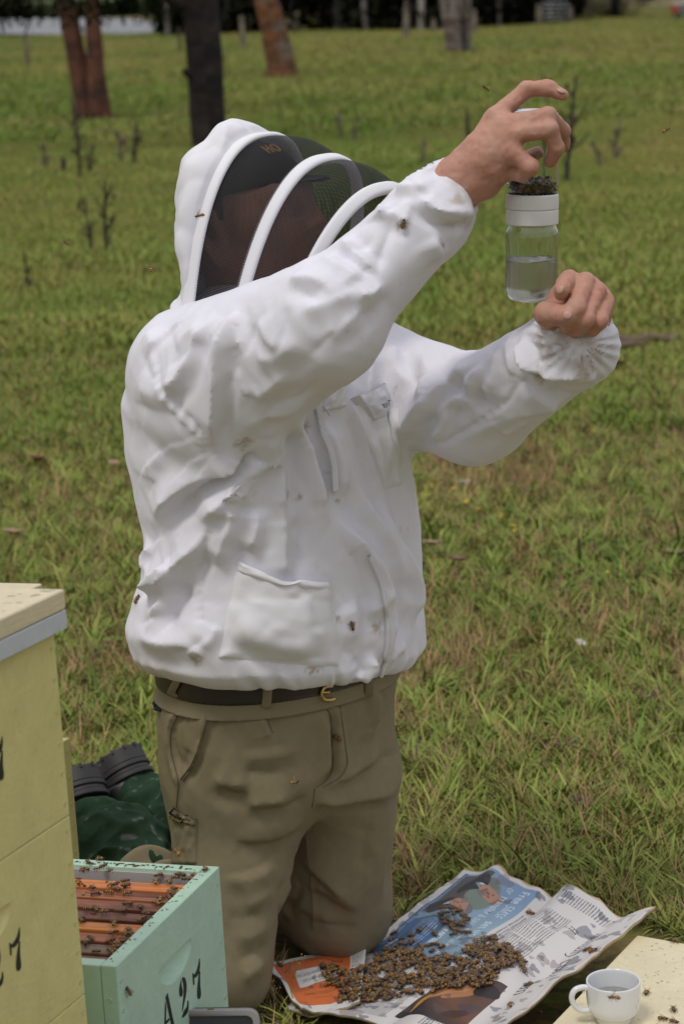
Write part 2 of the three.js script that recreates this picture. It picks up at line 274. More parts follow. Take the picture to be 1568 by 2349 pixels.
function trunkGeo(pts, rads, sd, seg = 40, rad = 22) { // a swept, uneven stem
  const c = new THREE.CatmullRomCurve3(pts), g = new THREE.TubeGeometry(c, seg, 1, rad, false), p = g.attributes.position, q = V(), rc = (t) => { const f = t * (rads.length - 1), i = Math.min(Math.floor(f), rads.length - 2); return mix(rads[i], rads[i + 1], f - i); };
  for (let i = 0; i <= seg; i++) { const ctr = c.getPointAt(i / seg), r = rc(i / seg); for (let j = 0; j <= rad; j++) { const k = i * (rad + 1) + j; q.fromBufferAttribute(p, k).sub(ctr).normalize(); const w = r * (1 + 0.14 * noise(q.x * 1.6 + sd, ctr.y * 0.9, q.z * 1.6) + 0.06 * noise(q.x * 4 + sd, ctr.y * 3, q.z * 4)); q.multiplyScalar(w).add(ctr); p.setXYZ(k, q.x, q.y, q.z); } }
  g.computeVertexNormals(); return g;
}
const gumClump = leafClump(60, 0.55, 0.022, 0.15, 0.8);
function crownList(centre, rad, n, col) { const L = []; for (let i = 0; i < n; i++) { const t = rr(0, 6.283), u = rr(-1, 1), s = Math.sqrt(1 - u * u), r = rad * Math.cbrt(rr(0.15, 1)), w = rr(0.7, 1.35); L.push([M4(centre.x + Math.cos(t) * s * r, centre.y + u * r * 0.62, centre.z + Math.sin(t) * s * r, rr(0, 6), rr(0.7, 1.3)), rgb(col[0] * w, col[1] * w, col[2] * w)]); } return L; }
function tree(name, label, mat, stems, crowns, group) {
  const t = thing(name, label, 'tree', group);
  stems.forEach(([nm, pts, rads], i) => part(nm, trunkGeo(pts, rads, i * 7.3 + pts[0].x), mat, t));
  crowns.forEach(([c, r, n, col]) => { const m = scatter('crown', gumClump, leafMat, crownList(c, r, n, col), t); m.userData.kind = 'stuff'; });
  return t;
}
{
  const b = G(212, 276), u = b.distanceTo(camera.position) / FPX; // metres per picture point at that distance
  const up = (dx, dy, dz = 0) => b.clone().add(V(dx * u, dy * u, dz));
  tree('gum_tree', 'forked gum tree with red brown bark left of the dark trunk', bark.red, [
    ['trunk', [up(-8, -12), up(-14, 60), up(-28, 150), up(-42, 280), up(-62, 420), up(-110, 800)], [0.17, 0.13, 0.125, 0.115, 0.105, 0.08]],
    ['trunk', [up(22, -12, 0.1), up(16, 70, 0.1), up(16, 150, 0.1), up(18, 280, 0.1), up(40, 420, 0.1), up(90, 800, 0.1)], [0.16, 0.115, 0.1, 0.105, 0.1, 0.07]],
    ['root', [up(30, 4), up(48, 2), up(70, -2)], [0.07, 0.05, 0.015]]],
    [[up(-140, 900), 2.1, 60, [0.06, 0.075, 0.03]], [up(120, 900), 2, 60, [0.06, 0.075, 0.03]]]);
}
{
  const b = G(484, 334), u = b.distanceTo(camera.position) / FPX, up = (dx, dy, dz = 0) => b.clone().add(V(dx * u, dy * u, dz));
  const t = tree('dark_trunk_tree', 'dark rough barked tree standing behind the white hood', bark.dark, [
    ['trunk', [up(2, -10), up(-1, 60), up(-3, 160), up(-6, 250), up(-8, 340), up(-12, 460), up(-18, 800)], [0.2, 0.185, 0.18, 0.185, 0.195, 0.17, 0.12]],
    ['knot', [up(-34, 158, 0.05), up(-46, 163, 0.1), up(-52, 168, 0.12)], [0.06, 0.05, 0.03]],
    ['limb', [up(-20, 305), up(-60, 318, 0.1), up(-110, 340, 0.2), up(-180, 352, 0.2), up(-250, 372, 0.1)], [0.055, 0.045, 0.035, 0.028, 0.015]]],
    [[up(0, 1000), 2.4, 90, [0.04, 0.055, 0.022]]]);
  const sprig = leafClump(26, 0.16, 0.012, 0.075, 0.6), L = [], c = [0.07, 0.1, 0.03];
  for (let i = 0; i < 60; i++) { const w = rr(0.6, 1.5), q = up(rr(-330, -60), rr(276, 372), rr(-0.5, 0.5)); if (q.y > 0.9) L.push([M4(q.x, q.y + 0.12, q.z, rr(0, 6), rr(0.7, 1.3)), rgb(c[0] * w, c[1] * w, c[2] * w)]); }
  for (let i = 0; i < 60; i++) { const w = rr(0.4, 1.1), q = up(rr(-560, -380), rr(300, 372), rr(-0.5, 0.5)); L.push([M4(q.x, q.y + 0.06, q.z, rr(0, 6), rr(0.7, 1.4)), rgb(0.05 * w, 0.055 * w, 0.03 * w)]); }
  scatter('leaf_sprays', sprig, leafMat, L, t);
  part('twig', trunkGeo([up(-250, 372), up(-330, 340), up(-420, 336), up(-520, 330)], [0.02, 0.018, 0.014, 0.008], 4, 24, 8), bark.dark, t);
}
{
  const b = G(645, 176), u = b.distanceTo(camera.position) / FPX, up = (dx, dy, dz = 0) => b.clone().add(V(dx * u, dy * u, dz));
  tree('leaning_gum_tree', 'leaning gum tree with bare orange brown trunk in the paddock', bark.orange, [
    ['trunk', [up(4, -8), up(2, 25), up(-8, 80), up(-20, 140), up(-34, 200), up(-60, 300), up(-110, 700)], [0.32, 0.26, 0.235, 0.22, 0.215, 0.2, 0.14]],
    ['root', [up(-20, 4), up(-34, 1), up(-52, -3)], [0.12, 0.08, 0.02]]], [[up(-130, 800), 3.2, 90, [0.06, 0.075, 0.03]]]);
}
{
  const b = G(1048, 120), u = b.distanceTo(camera.position) / FPX, up = (dx, dy, dz = 0) => b.clone().add(V(dx * u, dy * u, dz));
  tree('twin_trunk_tree', 'pale twin trunked gum tree in front of the dark wood', bark.pale, [
    ['trunk', [up(-12, -6), up(-16, 50), up(-22, 100), up(-30, 180), up(-40, 500)], [0.2, 0.17, 0.16, 0.15, 0.1]],
    ['trunk', [up(-4, -6, 0.3), up(-6, 60, 0.3), up(0, 130, 0.3), up(6, 200, 0.3), up(20, 500, 0.3)], [0.17, 0.15, 0.13, 0.13, 0.1]],
    ['trunk', [up(22, -6, -0.2), up(20, 60, -0.2), up(22, 120, -0.2), up(26, 200, -0.2), up(50, 500, -0.2)], [0.18, 0.15, 0.14, 0.13, 0.1]]], [[up(0, 560), 3.2, 80, [0.05, 0.065, 0.03]]]);
}
{ // a small tree at the paddock's top right
  const b = G(1408, 40), u = b.distanceTo(camera.position) / FPX, up = (dx, dy, dz = 0) => b.clone().add(V(dx * u, dy * u, dz));
  tree('small_paddock_tree', 'small dark tree alone on the open paddock at top right', bark.dark, [['trunk', [up(0, -3), up(1, 20), up(0, 50), up(0, 90)], [0.3, 0.24, 0.2, 0.12]]], [[up(-6, 78), 3.4, 190, [0.03, 0.04, 0.02]]]);
}
// ------------------------------------------------------------------ fence posts, gate, weeds
const postTex = noiseTex(128, (u, v) => { const n = 0.5 + 0.3 * noise(u * 24, v * 3, 1) + 0.15 * noise(u * 60, v * 20, 4); return [n * 0.95, n * 0.88, n * 0.78]; }); postTex.colorSpace = THREE.SRGBColorSpace;
const postMat = std([0.9, 0.9, 0.9], 0.9, { map: postTex }), greyPost = std([0.75, 0.72, 0.7], 0.9, { map: postTex }), darkPost = std([0.35, 0.33, 0.28], 0.9, { map: postTex });
for (const [px, y0, y1, w, m, label] of [
  [558, 42, 112, 12, postMat, 'weathered fence post left of the leaning gum tree'], [675, 54, 76, 9, darkPost, 'short mossy fence post just right of the leaning gum tree'], [736, 44, 68, 9, darkPost, 'short greenish fence post in front of the dark wood, mid gap'],
  [932, 22, 86, 14, postMat, 'tall pale fence post left of the twin trunked tree'], [994, 45, 78, 10, postMat, 'low pale fence post touching the twin trunked tree'], [1088, 26, 80, 11, postMat, 'pale fence post on the right side of the twin trunks'],
  [1353, 18, 48, 8, darkPost, 'thin dark fence post right of the metal gate'], [64, 80, 150, 9, greyPost, 'leaning grey stake in front of the pond, far left'], [413, 66, 122, 7, darkPost, 'thin dark stake between pond and dark trunk']]) {
  const b = G(px, y1), u = b.distanceTo(camera.position) / FPX, g = new THREE.CylinderGeometry(w * u * 0.44, w * u * 0.54, (y1 - y0) * u + 0.15, 12, 6), p = g.attributes.position;
  for (let i = 0; i < p.count; i++) { const s = 1 + 0.08 * noise(p.getX(i) * 9, p.getY(i) * 3, p.getZ(i) * 9 + px); p.setXYZ(i, p.getX(i) * s, p.getY(i) + 0.03 * noise(p.getX(i) * 30, px, p.getZ(i) * 30), p.getZ(i) * s); }
  g.computeVertexNormals(); g.rotateZ(rr(-0.02, 0.05)); g.translate(0, (y1 - y0) * u * 0.5 - 0.07, 0); const o = solo('fence_post', g, m, label, 'fence post', 'posts of the paddock fence'); o.position.copy(b);
}
{
  const t = thing('metal_gate', 'grey tubular metal gate between two timber posts at top right', 'gate'), a = G(1236, 60), b = G(1306, 54), u = a.distanceTo(camera.position) / FPX, mm = std([0.5, 0.52, 0.53], 0.4, { metalness: 0.7 });
  const post = (p, h, m) => { const g = new THREE.CylinderGeometry(7 * u, 8 * u, h * u + 0.2, 12); g.translate(0, h * u / 2 - 0.1, 0); const o = part('post', g, m, t); o.position.copy(p); };
  post(a, 48, greyPost); post(b, 40, greyPost);
  for (let i = 0; i < 5; i++) part('rail', tube([a.clone().add(V(8 * u, (14 + i * 9) * u, 0)), b.clone().add(V(-8 * u, (12 + i * 9) * u, 0))], 1.4 * u, 4, 6), mm, t);
  for (const k of [0.06, 0.35, 0.94]) part('upright', tube([a.clone().lerp(b, k).add(V(0, 13 * u, 0)), a.clone().lerp(b, k).add(V(0, 50 * u, 0))], 1.3 * u, 3, 6), mm, t);
}
{
  const b = G(1566, 44), u = b.distanceTo(camera.position) / FPX, t = thing('farm_trailer', 'small red and grey farm trailer at the top right corner', 'trailer'); t.position.copy(b);
  const body = new RoundedBoxGeometry(46 * u, 18 * u, 26 * u, 3, 2 * u); body.translate(6 * u, 22 * u, 0); part('tray', body, std([0.16, 0.16, 0.17], 0.6), t);
  const front = new RoundedBoxGeometry(14 * u, 18 * u, 24 * u, 3, 2 * u); front.translate(-20 * u, 22 * u, 2 * u); part('headboard', front, std([0.42, 0.07, 0.045], 0.5), t);
  const rim = new RoundedBoxGeometry(52 * u, 4 * u, 27 * u, 2, 1 * u); rim.translate(2 * u, 34 * u, 0); part('rail', rim, std([0.6, 0.6, 0.6], 0.5), t);
  for (const s of [-14, 16]) { const w = new THREE.TorusGeometry(6 * u, 3 * u, 10, 20); w.translate(s * u, 8 * u, 14 * u); part('wheel', w, std([0.03, 0.03, 0.03], 0.8), t); }
}
const weedMat = std([0.05, 0.036, 0.028], 0.95), weedPale = std([0.13, 0.1, 0.075], 0.95);
function weed(px, y0, y1, lean, branches, label, mat = weedMat, fat0 = 1) {
  const fat = fat0 * 1.15; branches = branches * 2 + 2; y0 -= (y1 - y0) * 0.12;
  const b = G(px, y1), u = b.distanceTo(camera.position) / FPX, t = thing('dead_weed', label, 'dead weed', 'dead weed stalks in the paddock'); t.position.copy(b);
  const H = (y1 - y0) * u, top = V(lean * u, H, 0), mid = V(lean * u * 0.35 + rn() * 0.02, H * 0.5, rn() * 0.05);
  part('stem', tube([V(0, -0.02, 0), mid, top], 3.4 * u * fat, 14, 6, (s) => (1.25 - 0.75 * s) * (1 + 0.3 * noise(s * 9, px, 0))), mat, t);
  for (let i = 0; i < branches; i++) {
    const s = rr(0.12, 0.85), p = V(mid.x * 2 * s * (1 - s) + top.x * s * s, H * s, mid.z * 2 * s * (1 - s)), a = rr(0, 6.28), L = H * rr(0.15, 0.4) * (1.1 - s * 0.6), e = p.clone().add(V(Math.cos(a) * L * 0.6, L * rr(0.4, 0.9), Math.sin(a) * L * 0.6));
    part('branch', tube([p, p.clone().lerp(e, 0.5).add(V(rn() * 0.02, -0.02, rn() * 0.02)), e], 1.5 * u * fat, 8, 5, (q) => 1.2 - 0.7 * q), mat, t);
    if (rnd() < 0.35) { const k = new THREE.IcosahedronGeometry(3.2 * u * fat * rr(0.7, 1.4), 1); k.scale(0.8, 1.5, 0.8); k.translate(...e.clone().lerp(p, 0.15)); part('seed_head', k, mat, t); }
  }
}
for (const a of [
  [184, 250, 424, -8, 6, 'tallest dark dead stalk below the forked gum tree', weedMat, 1.1], [112, 338, 402, -8, 3, 'low dead weed left of the tallest stalk, by itself', weedPale], [142, 368, 410, 4, 4, 'short dark dead clump right beside the lone low weed at left'],
  [208, 340, 410, 10, 3, 'thin dead weed leaning right beside the tallest stalk'], [282, 312, 388, -4, 2, 'thin pale dead stalk left of a darker one, left of the hood', weedPale], [306, 290, 390, 16, 4, 'dark dead stalk nearest the hood on its left'],
  [212, 470, 588, -10, 4, 'bushy dead stalk, left one of the pair beside the hood', weedMat, 0.9], [244, 436, 592, 8, 6, 'taller dead stalk, right one of the pair beside the hood', weedMat, 1.1], [74, 588, 672, -12, 3, 'small dead weed at the left edge of the picture', weedMat, 0.8],
  [1076, 258, 322, -6, 2, 'dead stalk just left of the raised hand', weedMat, 1.3], [1296, 212, 424, 26, 5, 'tall dark dead stalk right of the held jar', weedMat, 1.6], [970, 328, 392, 4, 1, 'short thin stalk above the raised cuff', weedPale],
  [782, 262, 318, -5, 2, 'thin dead stalk above the veil, left one', weedPale], [812, 270, 322, 8, 1, 'thin dead stalk above the veil, right one', weedPale], [1378, 330, 388, -20, 3, 'dead twiggy stalk leaning left, right of the tall one', weedPale], [1408, 286, 372, 14, 4, 'spreading grey dead weed right of the jar, furthest right', weedPale], [1252, 176, 250, -6, 1, 'thin stalk rising behind the raised finger', weedPale]]) weed(...a);

// ------------------------------------------------------------------ the beekeeper
const D0 = 3.17, deg = (a) => (a * Math.PI) / 180;
const man = thing('person', 'kneeling person in white hooded bee jacket, khaki trousers and green gaiters holding up a jar', 'person');
const lathe = (rows, yaw, k) => { // elliptical sections whose outline widths are given; returns a distance function
  const cs = Math.cos(deg(yaw)), sn = Math.sin(deg(yaw));
  const R = rows.map(([py, L, Rr, dd = 0, kk = k]) => { const a = W(L, py, D0 + dd), b = W(Rr, py, D0 + dd), e = (b.x - a.x) / 2, A = e / Math.sqrt(cs * cs + kk * kk * sn * sn); return [(a.y + b.y) / 2, (a.x + b.x) / 2, -(D0 + dd), A, A * kk]; });
  const top = R[0][0], bot = R[R.length - 1][0];
  return { top, bot, yaw, f: (x, y, z) => {
    let i = 0; while (i < R.length - 2 && y < R[i + 1][0]) i++;
    const p = R[i], q = R[i + 1]; let t = clamp((p[0] - y) / (p[0] - q[0]), 0, 1); t = t * t * (3 - 2 * t) * 0.5 + t * 0.5;
    const dx = x - mix(p[1], q[1], t), dz = z - mix(p[2], q[2], t), A = mix(p[3], q[3], t), B = mix(p[4], q[4], t), s = (dx * cs - dz * sn) / A, f = (dx * sn + dz * cs) / B;
    const l = Math.pow(Math.pow(Math.abs(s), 2.2) + Math.pow(Math.abs(f), 2.2), 1 / 2.2);
    return (l - 1) * B * mix(1, A / B, Math.abs(s) / (l + 1e-6) * 0.5);
  } };
};
// joints
const SR = W(452, 858, 3.06), ER = W(742, 742, 2.9), WR = W(984, 492, 2.93), CR = W(1030, 430, 2.94);
const SL = W(860, 880, 3.3), EL = W(1085, 940, 3.1), WL = W(1318, 792, 2.93), CL = W(1318, 770, 2.905);
const SA = W(498, 905, 3.03);
const NB = W(610, 760, 3.18);
// ---- jacket
const torso = lathe([[735, 420, 840], [780, 345, 868], [830, 318, 890], [900, 294, 908], [1000, 302, 922], [1100, 324, 938], [1200, 348, 955], [1280, 340, 964], [1330, 322, 968], [1390, 306, 973], [1440, 316, 975], [1480, 350, 952], [1508, 400, 890]], 42, 0.74);
const coreBase = (x, y0, z) => {
  const y = y0 + (0.006 + 0.16 * Math.max(0, x + 0.12)) * sstep(0.3, 0.04, y0 - torso.bot); // the hem hangs lower over the front
  let d = torso.f(x, y, z);
  d = smax(d, y - torso.top - 0.02, 0.1); d = smax(d, torso.bot - 0.004 - y, 0.045);
  { const y = y0; d = smin(d, bone(x, y, z, NB, SR, 0.08, 0.082), 0.06); d = smin(d, bone(x, y, z, NB, SL, 0.085, 0.085), 0.06);
  let l = smin(bone(x, y, z, SL, EL, 0.092, 0.074), bone(x, y, z, EL, WL, 0.074, 0.057), 0.03); l = smin(l, bone(x, y, z, WL, CL, 0.056, 0.04), 0.02);
  return smin(d, l, 0.03); }
};
const jacketBase = (x, y, z) => {
  let r = smin(bone(x, y, z, SR, ER, 0.1, 0.075), bone(x, y, z, ER, WR, 0.075, 0.053), 0.03); r = smin(r, bone(x, y, z, SA, ER, 0.109, 0.074), 0.03); r = smin(r, bone(x, y, z, WR, CR, 0.052, 0.036), 0.025);
  return smin(coreBase(x, y, z), r, 0.012);
};
const J5 = (l) => l.map(([a, w, ...p]) => [a, w, ...p.map((v, i) => (i % 2 ? 658.6 : 250.9) + 0.48 * v)]);
const J6 = (l) => l.map(([a, w, ...p]) => [a, w, ...p.map((v, i) => (i % 2 ? 1191.7 : 250.9) + 0.48 * v)]);
const J3 = (l) => l.map(([a, w, ...p]) => [a, w, ...p.map((v, i) => (i % 2 ? 250.9 : 376.3) + 0.36 * v)]);
const jacketFolds = foldSet(jacketBase, [
  ...J5([
    // near sleeve
    [0.009, 0.014, 598, 128, 604, 180, 616, 240, 640, 318], [-0.006, 0.011, 690, 170, 674, 240, 648, 326], [0.006, 0.014, 722, 150, 745, 210, 790, 262, 826, 280], [-0.005, 0.011, 845, 90, 842, 180, 826, 272],
    [0.018, 0.016, 592, 150, 556, 262, 528, 400, 516, 520, 500, 640, 490, 760], [-0.009, 0.016, 620, 360, 560, 470, 548, 620, 530, 740], [0.015, 0.018, 530, 150, 440, 262, 378, 380, 320, 460, 262, 478],
    [0.005, 0.014, 560, 380, 600, 440, 640, 490, 688, 528], [-0.005, 0.012, 600, 420, 650, 520, 690, 532], [0.008, 0.02, 690, 530, 760, 480, 850, 400], [0.007, 0.022, 700, 330, 800, 330, 900, 250],
    [-0.007, 0.016, 720, 640, 800, 560, 920, 520, 1010, 440], [0.006, 0.018, 620, 700, 740, 610, 860, 590, 960, 510], [-0.006, 0.02, 960, 330, 1040, 250, 1120, 150], [0.007, 0.02, 900, 130, 1000, 90, 1100, 60, 1180, 10],
    [0.006, 0.018, 1020, 230, 1100, 190, 1200, 110, 1290, 40], [-0.006, 0.015, 880, 60, 960, 40, 1060, 0], [0.005, 0.015, 1150, 60, 1240, 30, 1300, -20],
    // armhole seam
    [-0.004, 0.006, 385, 135, 345, 180, 300, 212, 232, 290, 238, 400, 262, 492, 330, 580, 430, 668, 462, 720, 484, 774], [0.004, 0.007, 372, 132, 330, 174, 286, 205, 216, 292, 224, 404, 246, 500, 316, 592, 414, 682, 446, 730, 466, 784],
    // back and shoulder
    [0.008, 0.02, 190, 210, 210, 260, 228, 296], [-0.006, 0.02, 160, 300, 190, 400, 250, 470], [0.006, 0.025, 130, 470, 220, 520, 330, 540], [-0.005, 0.02, 110, 560, 200, 590, 330, 610], [0.006, 0.02, 220, 930, 215, 860, 250, 780], [-0.005, 0.018, 180, 860, 210, 920, 200, 1000],
    [0.006, 0.02, 330, 300, 380, 250, 470, 190], [-0.006, 0.018, 300, 380, 400, 320, 480, 260],
    // under the arm
    [-0.03, 0.022, 690, 758, 610, 830, 520, 900, 400, 990, 270, 1110], [0.02, 0.02, 640, 770, 520, 846, 400, 930, 300, 1010, 228, 1108], [0.02, 0.022, 690, 790, 620, 900, 540, 1000, 440, 1111], [-0.01, 0.016, 740, 770, 690, 900, 640, 1040, 610, 1111],
    [0.018, 0.018, 795, 690, 808, 800, 814, 950, 816, 1111], [-0.016, 0.016, 840, 700, 850, 850, 858, 1000, 862, 1100], [0.017, 0.018, 880, 630, 920, 730, 960, 860, 996, 980, 1024, 1108], [-0.013, 0.015, 930, 650, 980, 780, 1030, 900, 1060, 1000],
    [0.01, 0.014, 1140, 520, 1165, 610, 1215, 720, 1270, 820, 1326, 950], [-0.008, 0.012, 1115, 560, 1150, 680, 1200, 800, 1250, 900, 1300, 1000], [0.009, 0.016, 1388, 640, 1402, 760, 1418, 880, 1460, 1040],
    [0.007, 0.018, 1080, 640, 1110, 760, 1150, 860, 1200, 1000], [-0.006, 0.014, 900, 880, 950, 1000, 980, 1100],
    [0.02, 0.024, 760, 700, 735, 800, 690, 900, 640, 1000, 600, 1108], [0.014, 0.02, 1010, 640, 1050, 760, 1090, 880, 1110, 1000],
    // far sleeve
    [0.009, 0.016, 1330, 270, 1365, 350, 1400, 420, 1450, 470], [-0.008, 0.014, 1400, 340, 1450, 430, 1520, 500], [0.009, 0.016, 1395, 700, 1450, 640, 1510, 590, 1580, 545], [-0.009, 0.014, 1420, 745, 1480, 660, 1560, 610], [0.008, 0.02, 1480, 330, 1540, 420, 1570, 540],
    [-0.004, 0.006, 1300, 225, 1322, 320, 1340, 440, 1352, 520, 1390, 660, 1408, 770], [0.004, 0.007, 1286, 232, 1306, 326, 1322, 446, 1332, 520],
  ]),
  ...J6([
    [0.016, 0.022, 600, -90, 575, 0, 545, 110, 515, 220], [0.016, 0.022, 1290, -100, 1340, 50, 1400, 200, 1450, 380, 1440, 520], [0.012, 0.018, 1180, -150, 1260, 0, 1330, 150, 1385, 320], [0.014, 0.02, 700, -60, 690, 40, 660, 150], [-0.012, 0.016, 1390, 260, 1425, 400, 1410, 560], [0.012, 0.02, 620, 470, 720, 560, 860, 600, 1000, 590], [-0.01, 0.016, 560, 620, 700, 660, 860, 670, 1000, 650],
    [-0.004, 0.006, 505, 10, 468, 120, 440, 250, 428, 380, 440, 510], [0.004, 0.008, 488, 10, 450, 120, 424, 250, 412, 380], [0.012, 0.018, 820, -60, 826, 60, 828, 180, 840, 290], [-0.01, 0.016, 880, -20, 900, 120, 905, 250],
    [0.022, 0.022, 1060, 0, 1130, 70, 1190, 140, 1260, 240, 1310, 360, 1328, 470, 1330, 560, 1316, 680], [-0.011, 0.018, 1080, 90, 1150, 190, 1200, 300, 1220, 420, 1210, 540], [-0.009, 0.016, 1250, 150, 1330, 270, 1370, 420, 1360, 600], [0.01, 0.02, 1210, 440, 1260, 410, 1300, 330],
    [0.028, 0.018, 350, 236, 270, 285, 190, 350, 90, 455], [-0.022, 0.02, 330, 160, 270, 240, 215, 310, 150, 370], [0.019, 0.02, 470, 50, 390, 170, 330, 260, 262, 400, 190, 540], [-0.012, 0.016, 380, 320, 300, 430, 250, 540], [0.01, 0.014, 215, 110, 196, 180, 190, 260],
    [-0.009, 0.016, 160, 500, 230, 470, 320, 440], [0.01, 0.022, 150, 560, 240, 590, 360, 600, 470, 640], [-0.008, 0.015, 300, 640, 400, 610, 470, 560], [0.008, 0.016, 440, 620, 500, 560, 520, 500],
    [0.009, 0.02, 1370, 100, 1420, 220, 1440, 380, 1420, 470], [-0.008, 0.018, 1420, 60, 1450, 220, 1460, 360], [0.012, 0.014, 1205, 690, 1250, 688, 1225, 740, 1196, 770], [-0.012, 0.012, 1170, 660, 1200, 700, 1190, 750], [0.01, 0.016, 1350, 690, 1370, 640, 1420, 600], [-0.01, 0.014, 1290, 740, 1330, 690, 1350, 620],
    [0.008, 0.02, 1130, 400, 1160, 480, 1150, 600], [-0.006, 0.02, 1100, 620, 1160, 640, 1220, 600],
  ]),
  // forearm and cuff of the raised arm
  ...J3([[0.012, 0.013, 1400, 530, 1400, 620, 1390, 700], [-0.011, 0.012, 1440, 660, 1432, 760, 1390, 900, 1358, 1040], [0.01, 0.013, 1130, 830, 1190, 890, 1260, 960, 1350, 1046], [-0.009, 0.013, 1130, 900, 1220, 1000, 1330, 1060], [0.009, 0.014, 1440, 640, 1500, 700, 1568, 720],
    [0.008, 0.014, 800, 1090, 870, 1090, 980, 1110, 1090, 1200], [-0.007, 0.012, 820, 1130, 900, 1170, 1000, 1240], [-0.007, 0.014, 1180, 900, 1240, 880, 1330, 800], [0.008, 0.014, 1010, 940, 1080, 990, 1180, 1050, 1230, 1120], [0.007, 0.018, 1200, 1200, 1300, 1180, 1400, 1100]]),
  [0.012, 0.012, 960, 450, 990, 480, 1030, 490, 1080, 492], [-0.01, 0.012, 940, 470, 980, 510, 1030, 520, 1065, 520], [0.009, 0.012, 905, 440, 940, 430, 985, 440], [-0.008, 0.01, 930, 415, 960, 440, 990, 455], [0.009, 0.013, 985, 540, 1010, 590, 1000, 620],
  // far forearm
  ...[[0.012, 0.013, 60, 750, 130, 650, 190, 555, 300, 430, 400, 360], [-0.013, 0.011, 30, 780, 120, 690, 200, 610, 330, 450, 440, 350], [0.009, 0.012, 160, 420, 172, 480, 182, 536], [0.011, 0.012, 490, 350, 430, 430, 404, 500, 402, 596], [-0.009, 0.011, 460, 420, 440, 520, 440, 604], [0.009, 0.012, 290, 590, 240, 690, 190, 740], [-0.008, 0.011, 340, 560, 290, 640, 240, 730],
    [-0.0035, 0.004, 760, 382, 640, 470, 602, 530, 430, 650, 290, 752, 90, 752], [0.012, 0.012, 682, 120, 664, 230, 718, 338, 830, 382, 930, 378, 1030, 366], [-0.01, 0.011, 650, 150, 630, 250, 680, 360, 800, 410, 900, 420], [0.009, 0.012, 625, 190, 612, 300, 640, 440], [0.008, 0.014, 560, 260, 540, 380, 520, 480], [0.008, 0.016, 700, 450, 800, 520, 870, 548], [-0.008, 0.012, 820, 440, 860, 500, 872, 548], [0.007, 0.014, 560, 720, 700, 640, 860, 600]].map(([a, w, ...p]) => [a, w, ...p.map((v, i) => (i % 2 ? 689.9 : 909.4) + 0.427 * v)]),
  [0.01, 0.014, 1190, 786, 1215, 830, 1228, 880], [-0.009, 0.013, 1205, 770, 1240, 820, 1250, 870], [0.009, 0.014, 1225, 850, 1300, 870, 1380, 850], [-0.008, 0.013, 1150, 830, 1190, 870, 1250, 900, 1330, 900], [0.008, 0.016, 1050, 840, 1090, 880, 1150, 900], [-0.007, 0.014, 1000, 840, 1060, 900, 1120, 930], [0.009, 0.016, 940, 1000, 1000, 940, 1080, 900],
  [0.007, 0.018, 1060, 1010, 1150, 960, 1250, 930, 1330, 900], [-0.006, 0.016, 1000, 1020, 1080, 980, 1180, 950],
]);
const sdv = V();
const crumple = (x, y, z, s) => { // small irregular cloth relief
  const wx = x + 0.03 * noise(x * 9, y * 9, z * 9), wy = y + 0.03 * noise(y * 9 + 4, z * 9, x * 9);
  const a = 1 - Math.abs(gnoise(wx * 13 + wy * 5, wy * 8 - wx * 4, z * 13)) * 2.2, b = 1 - Math.abs(gnoise(wx * 27 + 3, wy * 22 + wx * 9, z * 27)) * 2;
  return s * (0.75 * Math.max(a, 0) ** 2 + 0.4 * Math.max(b, 0) ** 2 + 0.5 * gnoise(wx * 7, wy * 5, z * 7) - 0.4);
};
const jacketF = (x, y, z) => {
  let d = jacketBase(x, y, z); if (Math.abs(d) > 0.045) return d;
  d -= jacketFolds(x, y, z) + crumple(x, y, z, 0.0016) + 0.0035 * gnoise(x * 6, y * 4.5, z * 6) + 0.007 * sstep(0.3, 0.05, y - torso.bot) * noise(x * 13 + 0.5 * y, y * 5, z * 13);
  const hh = y + 0.006 + 0.16 * Math.max(0, x + 0.12) - torso.bot; // gathered hem
  if (hh < 0.07 && x < 0.3) { const a = Math.atan2(z + D0, x + 0.08), k = sstep(0.07, 0.012, hh); d -= k * 0.005 * Math.sin(a * 40 + 7 * noise(a * 7, y * 8, 1)) * Math.max(0, 0.5 + 0.8 * noise(a * 6, 4, 4)) - 0.012 * sstep(0.03, 0.0, hh); }
  const cr = bone(x, y, z, CR, WR, 0.001, 0.001); if (cr < 0.08) { const ax = WR.clone().sub(CR), L = ax.length(); ax.divideScalar(L); sdv.set(x, y, z).sub(CR); const t = sdv.dot(ax), k = sstep(0.05, 0.0, t) * sstep(-0.06, -0.03, t); sdv.addScaledVector(ax, -t); const a = Math.atan2(sdv.y + sdv.x, sdv.z); d -= k * 0.004 * Math.sin(a * 21 + 2 * noise(a * 5, t * 40, 3)); }
  const cl = sdv.set(x, y, z).distanceTo(CL); if (cl < 0.085) { const a = Math.atan2(y - CL.y, x - CL.x), k = sstep(0.085, 0.04, cl); d -= k * 0.0032 * Math.sin(a * 23 + 2.5 * noise(a * 4, cl * 30, 7)); }
  return d;
};
